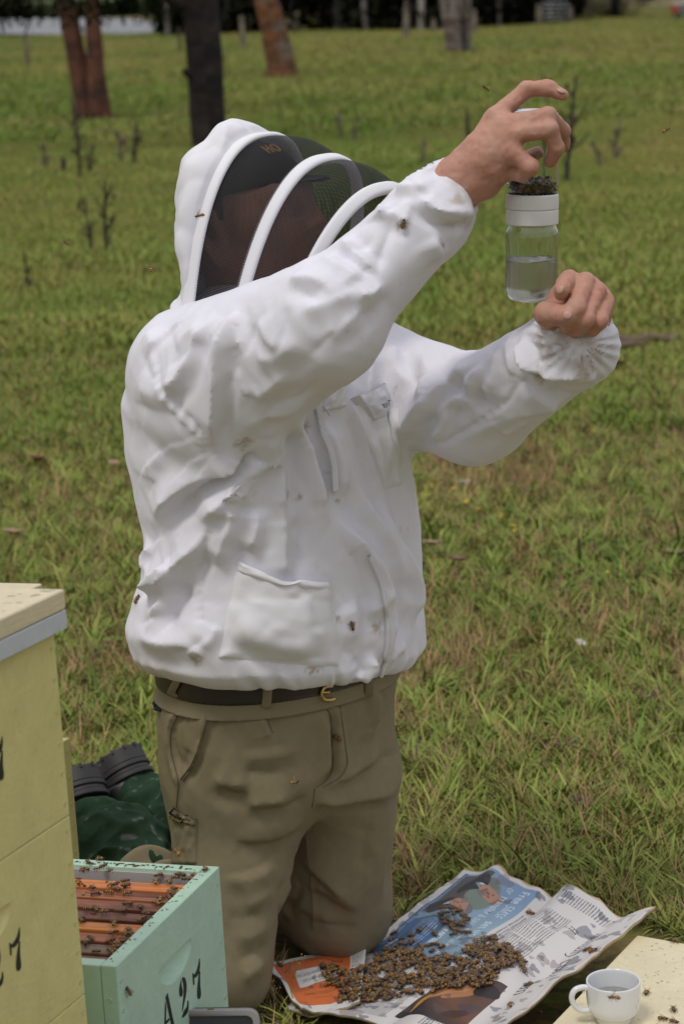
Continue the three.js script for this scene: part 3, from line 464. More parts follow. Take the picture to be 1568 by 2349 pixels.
{
  const lo = V(-0.42, torso.bot - 0.09, -3.5), hi = V(0.46, 1.36, -2.78);
  const g = nets(jacketF, lo, hi, 0.0038);
  const marks = [[925, 510, 0.005], [640, 1128, 0.006], [652, 1133, 0.006], [664, 1138, 0.006], [676, 1142, 0.005], [688, 1140, 0.004], [742, 1142, 0.006], [773, 1150, 0.004], [408, 1314, 0.007], [640, 1500, 0.01], [720, 1525, 0.012], [770, 1420, 0.006], [450, 1506, 0.01], [905, 520, 0.006], [1010, 560, 0.007], [860, 1440, 0.008], [560, 1010, 0.01], [700, 980, 0.008], [1240, 860, 0.012], [1330, 840, 0.014]].map(([a, b, r]) => [march(jacketBase, a, b), r]).filter((q) => q[0]);
  paint(g, (x, y, z) => {
    let d = 0; for (const [q, r] of marks) { const e = Math.hypot(q.x - x, q.y - y, q.z - z); if (e < r * 2) d = Math.max(d, 0.8 * sstep(1.5 * r, 0.4 * r, e + r * 0.7 * noise(x * 300, y * 300, z * 300))); } const n = fbm(x * 14, y * 14, z * 14), m = fbm(x * 60, y * 60, z * 60);
    const c1 = sdv.set(x, y, z).distanceTo(W(1050, 470, 2.9)); d = Math.max(d, sstep(0.05, 0.0, c1 + 0.025 * n) * sstep(-0.3, 0.4, m + n * 0.5));   // soiled cuffs
    const c2 = sdv.set(x, y, z).distanceTo(CL); d = Math.max(d, 0.75 * sstep(0.075, 0.03, c2 + 0.02 * n) * sstep(-0.35, 0.3, m));
    const c3 = y - torso.bot; d = Math.max(d, 0.22 * sstep(0.12, 0.0, c3 + 0.03 * n) * sstep(-0.2, 0.5, n + 0.4 * m));
    d = Math.max(d, 0.35 * sstep(0.42, 0.6, m) * sstep(0.1, 0.4, n)); // scattered small marks
    const w = 0.98 + 0.03 * m; return [mix(0.8, 0.42, d) * w, mix(0.79, 0.34, d) * w, mix(0.84, 0.24, d) * w];
  });
  const m = phy([1, 1, 1], 0.92, { vertexColors: true, sheen: 0.25, sheenRoughness: 0.6 }); m.sheenColor.setRGB(0.9, 0.9, 1);
  var jacket = part('jacket', g, m, man);
}
const onJacket = meshHit(jacket), onChest = meshHit(jacket, (p) => coreBase(p.x, p.y, p.z) < 0.034);
const plainCloth = phy([0.79, 0.785, 0.81], 0.92, { sheen: 0.2, sheenRoughness: 0.6 });
const nrm = (f, p, e = 0.003) => V(f(p.x + e, p.y, p.z) - f(p.x - e, p.y, p.z), f(p.x, p.y + e, p.z) - f(p.x, p.y - e, p.z), f(p.x, p.y, p.z + e) - f(p.x, p.y, p.z - e)).normalize();
// a piece of cloth sewn onto a modelled surface: a grid between corners found on it, lifted off by `lift`
function sewn(f, q, n, m, lift, bulge = 0, edgeOpenTop = true, soft = 1) {
  const P = [], U = [], I = [], H = []; let last = null;
  for (let j = 0; j <= m; j++) for (let i = 0; i <= n; i++) { const s = q(i / n, j / m), h = f(s[0], s[1]) ?? last; if (!h) throw new Error('sewn piece misses its cloth'); last = h; H.push({ p: h.p.clone(), n: h.n.clone() }); }
  for (let k = 0; k < soft; k++) { const o = H.map((h) => ({ p: h.p.clone(), n: h.n.clone() })); for (let j = 0; j <= m; j++) for (let i = 0; i <= n; i++) { const t = H[j * (n + 1) + i]; for (const c of ['p', 'n']) { const s = V(); let w = 0; for (const [a, b] of [[-1, 0], [1, 0], [0, -1], [0, 1]]) { const x = i + a, y = j + b; if ((i === 0 || i === n) && a) continue; if ((j === 0 || j === m) && b) continue; s.add(o[clamp(y, 0, m) * (n + 1) + clamp(x, 0, n)][c]); w++; } if (w) t[c].lerp(s.divideScalar(w), 0.6); } t.n.normalize(); } }
  for (let j = 0; j <= m; j++) for (let i = 0; i <= n; i++) {
    const u = i / n, v = j / m, h = H[j * (n + 1) + i], p = h.p, nn = h.n;
    const edge = i === 0 || i === n || j === m || (j === 0 && !edgeOpenTop); const ed = Math.min(u, 1 - u, 1 - v, edgeOpenTop ? 1 : v); const l = edge ? -0.002 : lift * sstep(0, 0.09, ed) + bulge * Math.sin(Math.PI * u) * Math.sin(Math.PI * Math.min(1, v + 0.15)) + 0.0025 * noise(u * 9, v * 8, lift * 999);
    P.push(p.x + nn.x * l, p.y + nn.y * l, p.z + nn.z * l); U.push(u, 1 - v);
  }
  for (let j = 0; j < m; j++) for (let i = 0; i < n; i++) { const a = j * (n + 1) + i, b = a + n + 1; I.push(a, b, a + 1, a + 1, b, b + 1); }
  const g = new THREE.BufferGeometry(); g.setAttribute('position', new THREE.Float32BufferAttribute(P, 3)); g.setAttribute('uv', new THREE.Float32BufferAttribute(U, 2)); g.setIndex(I); g.computeVertexNormals(); return g;
}
const bil = (a, b, c, d, sag = 0) => (u, v) => [mix(mix(a[0], b[0], u), mix(d[0], c[0], u), v), mix(mix(a[1], b[1], u), mix(d[1], c[1], u), v) + sag * Math.sin(Math.PI * u) * (1 - v)];
const line = (f, pts, lift = 0.003, n = 40) => { const c = new THREE.CatmullRomCurve3(pts.map(([x, y]) => V(x, y, 0))), o = []; for (let i = 0; i <= n; i++) { const s = c.getPoint(i / n), h = f(s.x, s.y); if (h) o.push(h.p.clone().addScaledVector(h.n, lift)); } return o; };
{
  // front pouch pocket with a turned top hem
  const q = bil([541, 1282], [763, 1334], [789, 1538], [498, 1512], 14);
  part('pocket', sewn(onJacket, q, 46, 40, 0.006, 0.012), plainCloth, jacket);
  part('pocket_hem', sewn(onJacket, (u, v) => q(mix(0.005, 0.995, u), v * 0.12 + 0.004), 46, 6, 0.0095, 0.008), plainCloth, jacket);
  // chest pocket and its lettered flap
  part('chest_pocket', sewn(onChest, bil([812, 930], [912, 935], [925, 1116], [880, 1124]), 26, 40, 0.006, 0.006, true, 8), plainCloth, jacket);
  const flapTex = canvasTex(256, 160, (c, w, h) => { c.fillStyle = '#e9e9ec'; c.fillRect(0, 0, w, h); c.save(); c.translate(112, 100); c.rotate(0.1); c.fillStyle = '#15151a'; c.font = 'bold 36px sans-serif'; c.scale(0.6, 1); c.fillText('BEE PROTECT', 0, 0); c.restore(); });
  const flap = part('pocket_flap', sewn(onChest, bil([800, 916], [880, 878], [911, 948], [846, 970]), 22, 18, 0.0125, 0.004, true, 14), phy([0.82, 0.82, 0.83], 0.92, { map: flapTex }), jacket);
  // main zip and its teeth, the tab at the collar and the seam lines
  part('collar_flap', sewn(onChest, bil([742, 890], [796, 868], [788, 936], [730, 946]), 16, 14, 0.009, 0.004, true, 10), plainCloth, jacket);
  const zp = line(onChest, [[724, 930], [738, 985], [757, 1030], [767, 1080], [768, 1124]], 0.0035, 44);
  const zip = part('zip', tube(zp, 0.0042, 60, 6), std([0.74, 0.74, 0.76], 0.5), jacket), teeth = [];
  zp.forEach((p, i) => { if (i % 1 === 0 && i < zp.length - 1) { const g = new THREE.BoxGeometry(0.0085, 0.0022, 0.003); g.applyMatrix4(frameAt(p.clone().addScaledVector(V(0.3, 0.1, 1).normalize(), 0.0035), V(0.45, 0.15, 0.85), zp[i + 1].clone().sub(p).normalize())); teeth.push(g); } });
  part('zip_teeth', merge(teeth), std([0.82, 0.82, 0.84], 0.35), zip).userData.kind = 'stuff';
  const z2 = line(onJacket, [[845, 1272], [870, 1330], [884, 1400], [887, 1460], [880, 1520], [868, 1556]], 0.003, 44); part('zip', tube(z2, 0.0034, 60, 6), std([0.74, 0.74, 0.76], 0.5), jacket);
  
  const tab = line(onChest, [[728, 936], [736, 944], [742, 956]], 0.014, 10); part('zip_pull', tube(tab, 0.0016, 16, 6), std([0.7, 0.7, 0.7], 0.35, { metalness: 0.6 }), jacket);
}
// ---- hood: fabric back, three white hoops, black mesh between
const HY = 58, hr = V(-Math.cos(deg(HY)), 0, Math.sin(deg(HY))), hf = V(Math.sin(deg(HY)), 0, Math.cos(deg(HY)));
const hoopCurve = ([bx, by, ax, ay, w, n = 2.5]) => { const B = W(bx, by, 3.18), A = W(ax, ay, 3.18), D = A.clone().sub(B); return (t) => { const ph = t * Math.PI, c = Math.cos(ph), s = Math.sin(ph), l = Math.pow(Math.pow(Math.abs(c), n) + Math.pow(s, n), -1 / n); return B.clone().addScaledVector(D, s * l).addScaledVector(hr, w * c * l); }; };
const H1 = [562, 690, 600, 312, 0.145], H2 = [668, 708, 748, 364, 0.146], H3 = [775, 712, 880, 432, 0.138], H4 = [835, 735, 905, 560, 0.11];
const backs = [H1, [545, 690, 540, 288, 0.138], [540, 690, 492, 318, 0.118], [535, 695, 458, 405, 0.098], [530, 702, 450, 510, 0.086], [522, 708, 460, 600, 0.078], [515, 722, 470, 655, 0.076], [508, 745, 432, 692, 0.08], [505, 790, 438, 735, 0.086]];
function loft(keys, nu, nv, wob, sag = 0) {
  const C = keys.map(hoopCurve), P = [], U = [], I = [], n = keys.length - 1, at = (t, v) => { const pts = C.map((c) => c(v)); if (n === 1) return pts[0].clone().lerp(pts[1], t); return new THREE.CatmullRomCurve3(pts).getPoint(t); };
  for (let i = 0; i <= nu; i++) for (let j = 0; j <= nv; j++) { const p = at(i / nu, j / nv); P.push(p.x, p.y, p.z); }
  const g = new THREE.BufferGeometry(); g.setAttribute('position', new THREE.Float32BufferAttribute(P, 3));
  for (let i = 0; i < nu; i++) for (let j = 0; j < nv; j++) { const a = i * (nv + 1) + j, b = a + nv + 1; I.push(a, a + 1, b, b, a + 1, b + 1); }
  g.setIndex(I); g.computeVertexNormals();
  const p = g.attributes.position, nn = g.attributes.normal; let ul = 0;
  for (let i = 0; i <= nu; i++) { let vl = 0; for (let j = 0; j <= nv; j++) { const k = i * (nv + 1) + j, q = V().fromBufferAttribute(p, k); U.push((i / nu) * 0.13 * n, (j / nv) * 0.86); const w = wob ? wob(i / nu, j / nv, q) : -sag * Math.sin((Math.PI * i) / nu); q.addScaledVector(V().fromBufferAttribute(nn, k), w); p.setXYZ(k, q.x, q.y, q.z); } }
  g.setAttribute('uv', new THREE.Float32BufferAttribute(U, 2)); g.computeVertexNormals(); return g;
}
const hoodGeo = loft(backs, 110, 130, (u, v, q) => { const e = sstep(0, 0.06, u); return -e * (crumple(q.x, q.y, q.z, 0.006) + 0.009 * noise(q.x * 15, q.y * 10, q.z * 15) - 0.016 * (0.4 - Math.abs(noise(q.x * 17 + 9, q.y * 12 + q.x * 10, q.z * 17)))); });
const hood = part('hood', hoodGeo, plainCloth, man);
const ribbon = (key, hw, ht) => { const c = hoopCurve(key), n = 90, P = [], I = [], m = 10, ctr = W(640, 640, 3.18); for (let i = 0; i <= n; i++) { const t = mix(-0.0, 1.0, i / n), p = c(t), T = c(Math.min(1, t + 0.004)).sub(c(Math.max(0, t - 0.004))).normalize(), N = p.clone().sub(ctr); N.addScaledVector(T, -N.dot(T)).normalize(); const Bn = new THREE.Vector3().crossVectors(T, N).normalize(); for (let k = 0; k < m; k++) { const a = (k / m) * 6.2832, x = Math.sign(Math.cos(a)) * Math.pow(Math.abs(Math.cos(a)), 0.6) * hw, y = Math.sin(a) * ht; P.push(p.x + Bn.x * x + N.x * y, p.y + Bn.y * x + N.y * y, p.z + Bn.z * x + N.z * y); } } for (let i = 0; i < n; i++) for (let k = 0; k < m; k++) { const a = i * m + k, b = i * m + ((k + 1) % m); I.push(a, a + m, b, b, a + m, b + m); } const g = new THREE.BufferGeometry(); g.setAttribute('position', new THREE.Float32BufferAttribute(P, 3)); g.setIndex(I); g.computeVertexNormals(); return g; };
const tape = phy([0.83, 0.83, 0.85], 0.9);
part('hoop', ribbon(H1, 0.0115, 0.0055), tape, hood); part('hoop', ribbon(H2, 0.0105, 0.0062), tape, hood); part('hoop', ribbon(H3, 0.0105, 0.0062), tape, hood);
const veilTex = canvasTex(64, 64, (c, w, h) => { c.fillStyle = '#fff'; c.fillRect(0, 0, w, h); c.fillStyle = '#000'; for (let j = 0; j < 2; j++) for (let i = 0; i < 2; i++) { c.beginPath(); c.ellipse(16 + i * 32 + (j ? 16 : 0), 16 + j * 32, 11, 11.5, 0, 0, 7); c.fill(); if (j && i) { c.beginPath(); c.ellipse(0, 48, 11, 11.5, 0, 0, 7); c.fill(); } } }, { srgb: false, repeat: true });
veilTex.repeat.set(1 / 0.0052, 1 / 0.0052);
const veilMat = std([0.012, 0.012, 0.012], 0.75, { alphaMap: veilTex, transparent: true, side: THREE.DoubleSide });
part('veil', loft([H1, H2], 30, 80, null, 0.012), veilMat, hood); part('veil', loft([H2, H3], 26, 80, null, 0.01), veilMat, hood); part('veil', loft([H3, H4], 24, 80, null, -0.01), veilMat, hood);

// ---- head, neck, arms and hands in one skin
const HP = 12, f0 = V(Math.sin(deg(64)), 0, Math.cos(deg(64))), hR = V(-Math.cos(deg(64)), 0, Math.sin(deg(64))), UP = V(0, 1, 0);
const HF = f0.clone().multiplyScalar(Math.cos(deg(HP))).addScaledVector(UP, Math.sin(deg(HP))), HU = UP.clone().multiplyScalar(Math.cos(deg(HP))).addScaledVector(f0, -Math.sin(deg(HP))), HC = W(580, 492, 3.18);
const hl = (r, u, f) => HC.clone().addScaledVector(hR, r).addScaledVector(HU, u).addScaledVector(HF, f);
const skullE = (r, u, f, c, a, b, d) => { const x = (r - c[0]) / a, y = (u - c[1]) / b, z = (f - c[2]) / d; return (Math.sqrt(x * x + y * y + z * z) - 1) * Math.min(a, b, d); };
const B2 = (r, u, f, a, b, ra, rb) => { const dx = b[0] - a[0], dy = b[1] - a[1], dz = b[2] - a[2], px = r - a[0], py = u - a[1], pz = f - a[2], t = clamp((px * dx + py * dy + pz * dz) / (dx * dx + dy * dy + dz * dz), 0, 1); return Math.hypot(px - dx * t, py - dy * t, pz - dz * t) - mix(ra, rb, t); };
const headF = (x, y, z) => {
  const dx = x - HC.x, dy = y - HC.y, dz = z - HC.z, r = dx * hR.x + dy * hR.y + dz * hR.z, u = dx * HU.x + dy * HU.y + dz * HU.z, f = dx * HF.x + dy * HF.y + dz * HF.z, ar = Math.abs(r);
  let d = skullE(r, u, f, [0, 0.012, -0.014], 0.076, 0.09, 0.098);
  d = smin(d, skullE(r, u, f, [0, -0.035, 0.028], 0.062, 0.075, 0.062), 0.04);               // mid face
  d = smin(d, B2(ar, u, f, [0.05, -0.06, -0.02], [0.014, -0.11, 0.062], 0.02, 0.018), 0.03); // jaw
  d = smin(d, B2(r, u, f, [0, -0.108, 0.06], [0, -0.112, 0.07], 0.018, 0.013), 0.02);        // chin
  d = smin(d, B2(ar, u, f, [0.01, 0.022, 0.084], [0.04, 0.018, 0.066], 0.012, 0.011), 0.018); // brow
  d = smin(d, B2(ar, u, f, [0.042, -0.022, 0.058], [0.055, -0.02, 0.03], 0.018, 0.016), 0.025); // cheekbone
  d = smax(d, -skullE(ar, u, f, [0.032, -0.002, 0.086], 0.017, 0.011, 0.014), 0.014);         // eye hollow
  d = smin(d, skullE(ar, u, f, [0.031, -0.003, 0.067], 0.0125, 0.0125, 0.0125), 0.004);
  d = smin(d, B2(r, u, f, [0, 0.012, 0.084], [0, -0.032, 0.103], 0.008, 0.011), 0.012);       // nose
  d = smin(d, skullE(ar, u, f, [0.012, -0.037, 0.092], 0.0095, 0.008, 0.011), 0.008);
  d = smin(d, B2(ar, u, f, [0, -0.066, 0.088], [0.021, -0.07, 0.076], 0.0062, 0.004), 0.009); d = smin(d, B2(ar, u, f, [0, -0.078, 0.086], [0.018, -0.075, 0.075], 0.0066, 0.004), 0.009);
  d = smax(d, -B2(ar, u, f, [0, -0.0718, 0.098], [0.023, -0.0724, 0.082], 0.0018, 0.0014), 0.004);
  let e = B2(ar, u, f, [0.086, 0.008, -0.036], [0.079, -0.052, -0.022], 0.022, 0.014); e = smax(e, Math.abs(ar - 0.086 + (f + 0.03) * 0.55) - 0.0055, 0.006); e = smax(e, -skullE(ar, u, f, [0.094, -0.012, -0.024], 0.013, 0.026, 0.012), 0.006); d = smin(d, e, 0.006); // ear
  d = smin(d, bone(x, y, z, hl(0, -0.06, -0.03), W(590, 745, 3.18), 0.06, 0.068), 0.03); // neck
  return d;
};
const chain = (pts, r) => { const Q = pts.map((p) => W(...p)); return (x, y, z) => { let d = 1; for (let i = 0; i < Q.length - 1; i++) { const s = bone(x, y, z, Q[i], Q[i + 1], r[i], r[i + 1]); d = i ? smin(d, s, 0.004) : s; } return d; }; };
// right hand: back of the hand to the camera, fingers closing over the upper jar
const Rw = [1034, 430, 2.93], RM = [[1136, 270, 2.925], [1160, 285, 2.905], [1166, 308, 2.895], [1170, 345, 2.89]];
const rFing = [
  chain([RM[0], [1206, 206, 2.93], [1256, 202, 2.93], [1289, 219, 2.928]], [0.0125, 0.0112, 0.0098, 0.0078]),
  chain([RM[1], [1256, 266, 2.893], [1289, 300, 2.925], [1292, 336, 2.945]], [0.0125, 0.0115, 0.0102, 0.0082]),
  chain([RM[2], [1258, 296, 2.882], [1276, 338, 2.89], [1261, 370, 2.9]], [0.0125, 0.0115, 0.0102, 0.0084]),
  chain([RM[3], [1216, 383, 2.876], [1196, 400, 2.893], [1170, 400, 2.905]], [0.0125, 0.0112, 0.0095, 0.0082]),
  chain([[1090, 395, 2.955], [1150, 392, 2.99], [1196, 372, 3.0], [1232, 350, 2.998]], [0.016, 0.0125, 0.0115, 0.0088])];
const rPalm = [...RM.map((m, i) => chain([[Rw[0] + (i - 1.5) * 10, Rw[1] + (i - 1.5) * 9, Rw[2]], [mix(Rw[0], m[0], 0.6), mix(Rw[1], m[1], 0.6), mix(Rw[2], m[2], 0.6) - 0.002], m], [0.021, 0.0165, 0.0135])), chain([[1050, 440, 2.935], [1110, 420, 2.92], [1150, 388, 2.905]], [0.024, 0.021, 0.015]), chain([[1040, 425, 2.95], [1092, 396, 2.955]], [0.02, 0.018])];
const rHandF = (x, y, z) => {
  let d = rPalm[0](x, y, z); for (let i = 1; i < rPalm.length; i++) d = smin(d, rPalm[i](x, y, z), 0.018);
  d = smin(d, bone(x, y, z, W(...Rw), W(960, 520, 2.94), 0.0285, 0.034), 0.02);
  for (let i = 0; i < 4; i++) { d = smin(d, rFing[i](x, y, z), 0.0075); } d = smin(d, rFing[4](x, y, z), 0.012);
  for (let i = 0; i < 4; i++) { const m = W(...RM[i]), q = sdv.set(x, y, z).distanceTo(m); if (q < 0.03) d -= 0.0022 * Math.exp(-q * q / 0.00016); } // knuckles
  return d - 0.0007 * noise(x * 190, y * 190, z * 190) - 0.0012 * noise(x * 70, y * 70, z * 70);
};
// left hand: a loose fist towards the camera
const lf = (a) => a.map(([x, y, d]) => [1191.7 + 0.16 * x, 595.8 + 0.16 * y, d]);
const lFing = [
  chain(lf([[700, 285, 2.885], [640, 350, 2.852], [598, 430, 2.838], [572, 488, 2.84]]), [0.0135, 0.0115, 0.0098, 0.0085]),
  chain(lf([[930, 320, 2.878], [800, 690, 2.83], [700, 900, 2.842], [660, 985, 2.862]]), [0.0135, 0.0122, 0.0105, 0.009]),
  chain(lf([[1090, 450, 2.88], [935, 860, 2.834], [840, 985, 2.848], [780, 1040, 2.868]]), [0.013, 0.0118, 0.0102, 0.009]),
  chain(lf([[1225, 600, 2.886], [1135, 890, 2.846], [1030, 1000, 2.856], [960, 1010, 2.874]]), [0.0122, 0.0108, 0.0095, 0.0084]),
  chain(lf([[470, 820, 2.89], [385, 775, 2.862], [530, 785, 2.842], [690, 795, 2.826]]), [0.018, 0.0165, 0.0142, 0.012])];
const lPalm = [chain(lf([[700, 1080, 2.93], [700, 330, 2.9]]), [0.026, 0.014]), chain(lf([[820, 1080, 2.93], [930, 380, 2.895]]), [0.026, 0.015]), chain(lf([[950, 1040, 2.93], [1090, 500, 2.898]]), [0.024, 0.015]), chain(lf([[1000, 1000, 2.93], [1200, 640, 2.9]]), [0.022, 0.0135]), chain(lf([[560, 1020, 2.92], [480, 820, 2.895], [560, 560, 2.9]]), [0.024, 0.02, 0.014])];
const lHandF = (x, y, z) => {
  let d = lPalm[0](x, y, z); for (let i = 1; i < 5; i++) d = smin(d, lPalm[i](x, y, z), 0.02);
  d = smin(d, bone(x, y, z, W(1320, 772, 2.93), W(1270, 830, 3.02), 0.03, 0.036), 0.02);
  for (let i = 0; i < 5; i++) d = smin(d, lFing[i](x, y, z), i === 4 ? 0.008 : 0.0045);
  return d - 0.0006 * noise(x * 190, y * 190, z * 190) - 0.001 * noise(x * 70, y * 70, z * 70);
};
const inner = (x, y, z) => { let d = torso.f(x, y, z) + 0.05; d = smax(d, y - torso.top + 0.06, 0.05); d = smax(d, torso.bot + 0.03 - y, 0.04); d = smin(d, bone(x, y, z, SR, ER, 0.045, 0.038), 0.04); d = smin(d, bone(x, y, z, ER, W(970, 508, 2.94), 0.036, 0.03), 0.02); d = smin(d, bone(x, y, z, SL, EL, 0.045, 0.036), 0.04); d = smin(d, bone(x, y, z, EL, W(1275, 826, 3.01), 0.036, 0.033), 0.02); return smin(d, bone(x, y, z, W(590, 745, 3.18), W(600, 860, 3.18), 0.062, 0.08), 0.03); };
{
  const around = (p, r) => [p.clone().subScalar(r), p.clone().addScalar(r)];
  const hd = nets(headF, HC.clone().add(V(-0.16, -0.24, -0.16)), HC.clone().add(V(0.16, 0.15, 0.16)), 0.0035);
  const rh = nets(rHandF, W(950, 530, 2.99).add(V(-0.01, -0.01, -0.05)), V(W(1310, 190, 2.93).x + 0.02, W(1290, 185, 2.93).y + 0.02, -2.84), 0.0022);
  const lh = nets(lHandF, V(W(1225, 700, 2.87).x - 0.03, W(1300, 860, 2.95).y, -3.06), V(W(1415, 700, 2.87).x + 0.01, W(1320, 615, 2.87).y + 0.02, -2.79), 0.0021);
  const tr = nets(inner, V(-0.36, torso.bot, -3.4), V(0.42, 1.35, -2.85), 0.014);
  const skin = (red, gain = 1) => (x, y, z) => { const a = fbm(x * 45, y * 45, z * 45), b = noise(x * 230, y * 230, z * 230), k = 1 + 0.14 * a, fr = sstep(0.45, 0.8, b) * 0.2; const rd = red * (0.5 + 0.5 * noise(x * 55 + 3, y * 55, z * 55)); return [0.5 * k * gain * (1 - fr * 0.5), (0.285 * k - 0.05 * rd) * gain * (1 - fr), (0.205 * k - 0.04 * rd) * gain * (1 - fr * 1.2)]; };
  paint(hd, skin(1.2, 0.85)); paint(rh, skin(0.9)); paint(lh, skin(1.0)); paint(tr, skin(0.3));
  const m = phy([1, 1, 1], 0.55, { vertexColors: true, sheen: 0.2, sheenRoughness: 0.5, specularIntensity: 0.6 }); m.sheenColor.setRGB(1, 0.75, 0.6);
  const body = part('body', merge([hd, rh, lh, tr]), m, man);
  // nails
  const nailM = phy([0.5, 0.29, 0.215], 0.45), nail = (p, dir, up, w, l) => { const g = new THREE.SphereGeometry(1, 14, 10); g.scale(w, 0.0022, l); g.applyMatrix4(frameAt(p, dir, up)); part('nail', g, nailM, body); };
  nail(W(1286, 211, 2.921).add(V(0, 0.0015, 0)), V(0.9, -0.35, 0.05), V(0.1, 0.8, 0.45), 0.0048, 0.0062);
  nail(W(1300, 723, 2.8125), V(0.95, -0.1, 0.28), V(0.1, 0.3, 1), 0.0056, 0.0062);
  nail(W(1284, 664, 2.829), V(-0.4, -0.9, 0.2), V(-0.5, 0.25, 0.8), 0.0052, 0.006);
  const hair = part('hair', nets((x, y, z) => { const dx = x - HC.x, dy = y - HC.y, dz = z - HC.z, r = dx * hR.x + dz * hR.z + dy * hR.y, u = dx * HU.x + dy * HU.y + dz * HU.z, f = dx * HF.x + dy * HF.y + dz * HF.z; let d = skullE(r, u, f, [0, 0.01, -0.018], 0.0785, 0.091, 0.1); d = Math.max(d, f + 0.005 - 0.25 * Math.max(0, u), Math.min(-u, f + 0.062), -u - 0.06); return d - 0.0012 * noise(x * 260, y * 90, z * 260); }, HC.clone().subScalar(0.15), HC.clone().addScalar(0.15), 0.005), std([0.05, 0.028, 0.018], 0.8), man);
  // cap with a curved peak and stitched lettering
  const capF = (x, y, z) => { const dx = x - HC.x, dy = y - HC.y, dz = z - HC.z, r = dx * hR.x + dz * hR.z + dy * hR.y, u = dx * HU.x + dy * HU.y + dz * HU.z, f = dx * HF.x + dy * HF.y + dz * HF.z; let d = skullE(r, u, f, [0, 0.016, -0.012], 0.082, 0.094, 0.104); d = smax(d, 0.034 - u - 0.0 * f, 0.006); let b = Math.abs(u - (0.04 - (f - 0.08) * 0.28 - r * r * 3.2)) - 0.0026; b = Math.max(b, Math.hypot(r * 1.5, Math.max(0, f - 0.068)) - 0.064, 0.06 - f); return smin(d, b, 0.005); };
  const cap = part('cap', nets(capF, HC.clone().subScalar(0.17), HC.clone().addScalar(0.17), 0.004), std([0.014, 0.014, 0.016], 0.85), man);
  const font = await new FontLoader().loadAsync('fonts/droid/droid_sans_bold.typeface.json');
  const tg = new TextGeometry('HO', { font, size: 0.019, depth: 0.0015, curveSegments: 4 }); tg.center(); tg.scale(0.85, 1, 1);
  const cpos = march(capF, 622, 342) ?? hl(0.05, 0.08, 0.05), cn = nrm(capF, cpos, 0.006);
  const place = (g, du, dv) => { g.translate(du, dv, 0); g.applyMatrix4(frameAt(cpos.clone().addScaledVector(cn, 0.001), cn, HU)); return g; };
  const badgeM = std([0.6, 0.3, 0.05], 0.6);
  part('cap_lettering', place(tg, 0, 0), badgeM, cap);
}

// ---- trousers
const KR = W(500, 2228, 3.05), KL = W(775, 2085, 3.25), HRt = W(556, 1800, 3.14), HLt = W(782, 1790, 3.21), AR = W(208, 1898, 3.56), AL = W(320, 1848, 3.66);
const seat = lathe([[1535, 384, 900], [1580, 370, 905], [1640, 370, 900], [1700, 378, 898], [1780, 386, 896], [1850, 390, 892]], 36, 0.74);
const waistY = W(650, 1560, D0).y;
const trouserBase = (x, y, z) => {
  let d = seat.f(x, y, z); d = smax(d, seat.bot - 0.0 - y, 0.1); d = smax(d, y - seat.top - 0.03, 0.02);
  let r = bone(x, y, z, HRt, KR, 0.108, 0.072), l = bone(x, y, z, HLt, KL, 0.09, 0.078);
  r = smin(r, bone(x, y, z, KR, KR.clone().lerp(AR, 0.62), 0.071, 0.063), 0.04); l = smin(l, bone(x, y, z, KL, KL.clone().lerp(AL, 0.5), 0.076, 0.062), 0.04);
  d = smin(d, smin(r, l, 0.012), 0.045); return smax(d, 0.004 - y, 0.012);
};
const T4 = (l) => l.map(([a, w, ...p]) => [a, w, ...p.map((v, i) => (i % 2 ? 1505.3 : 345) + 0.38 * v)]);
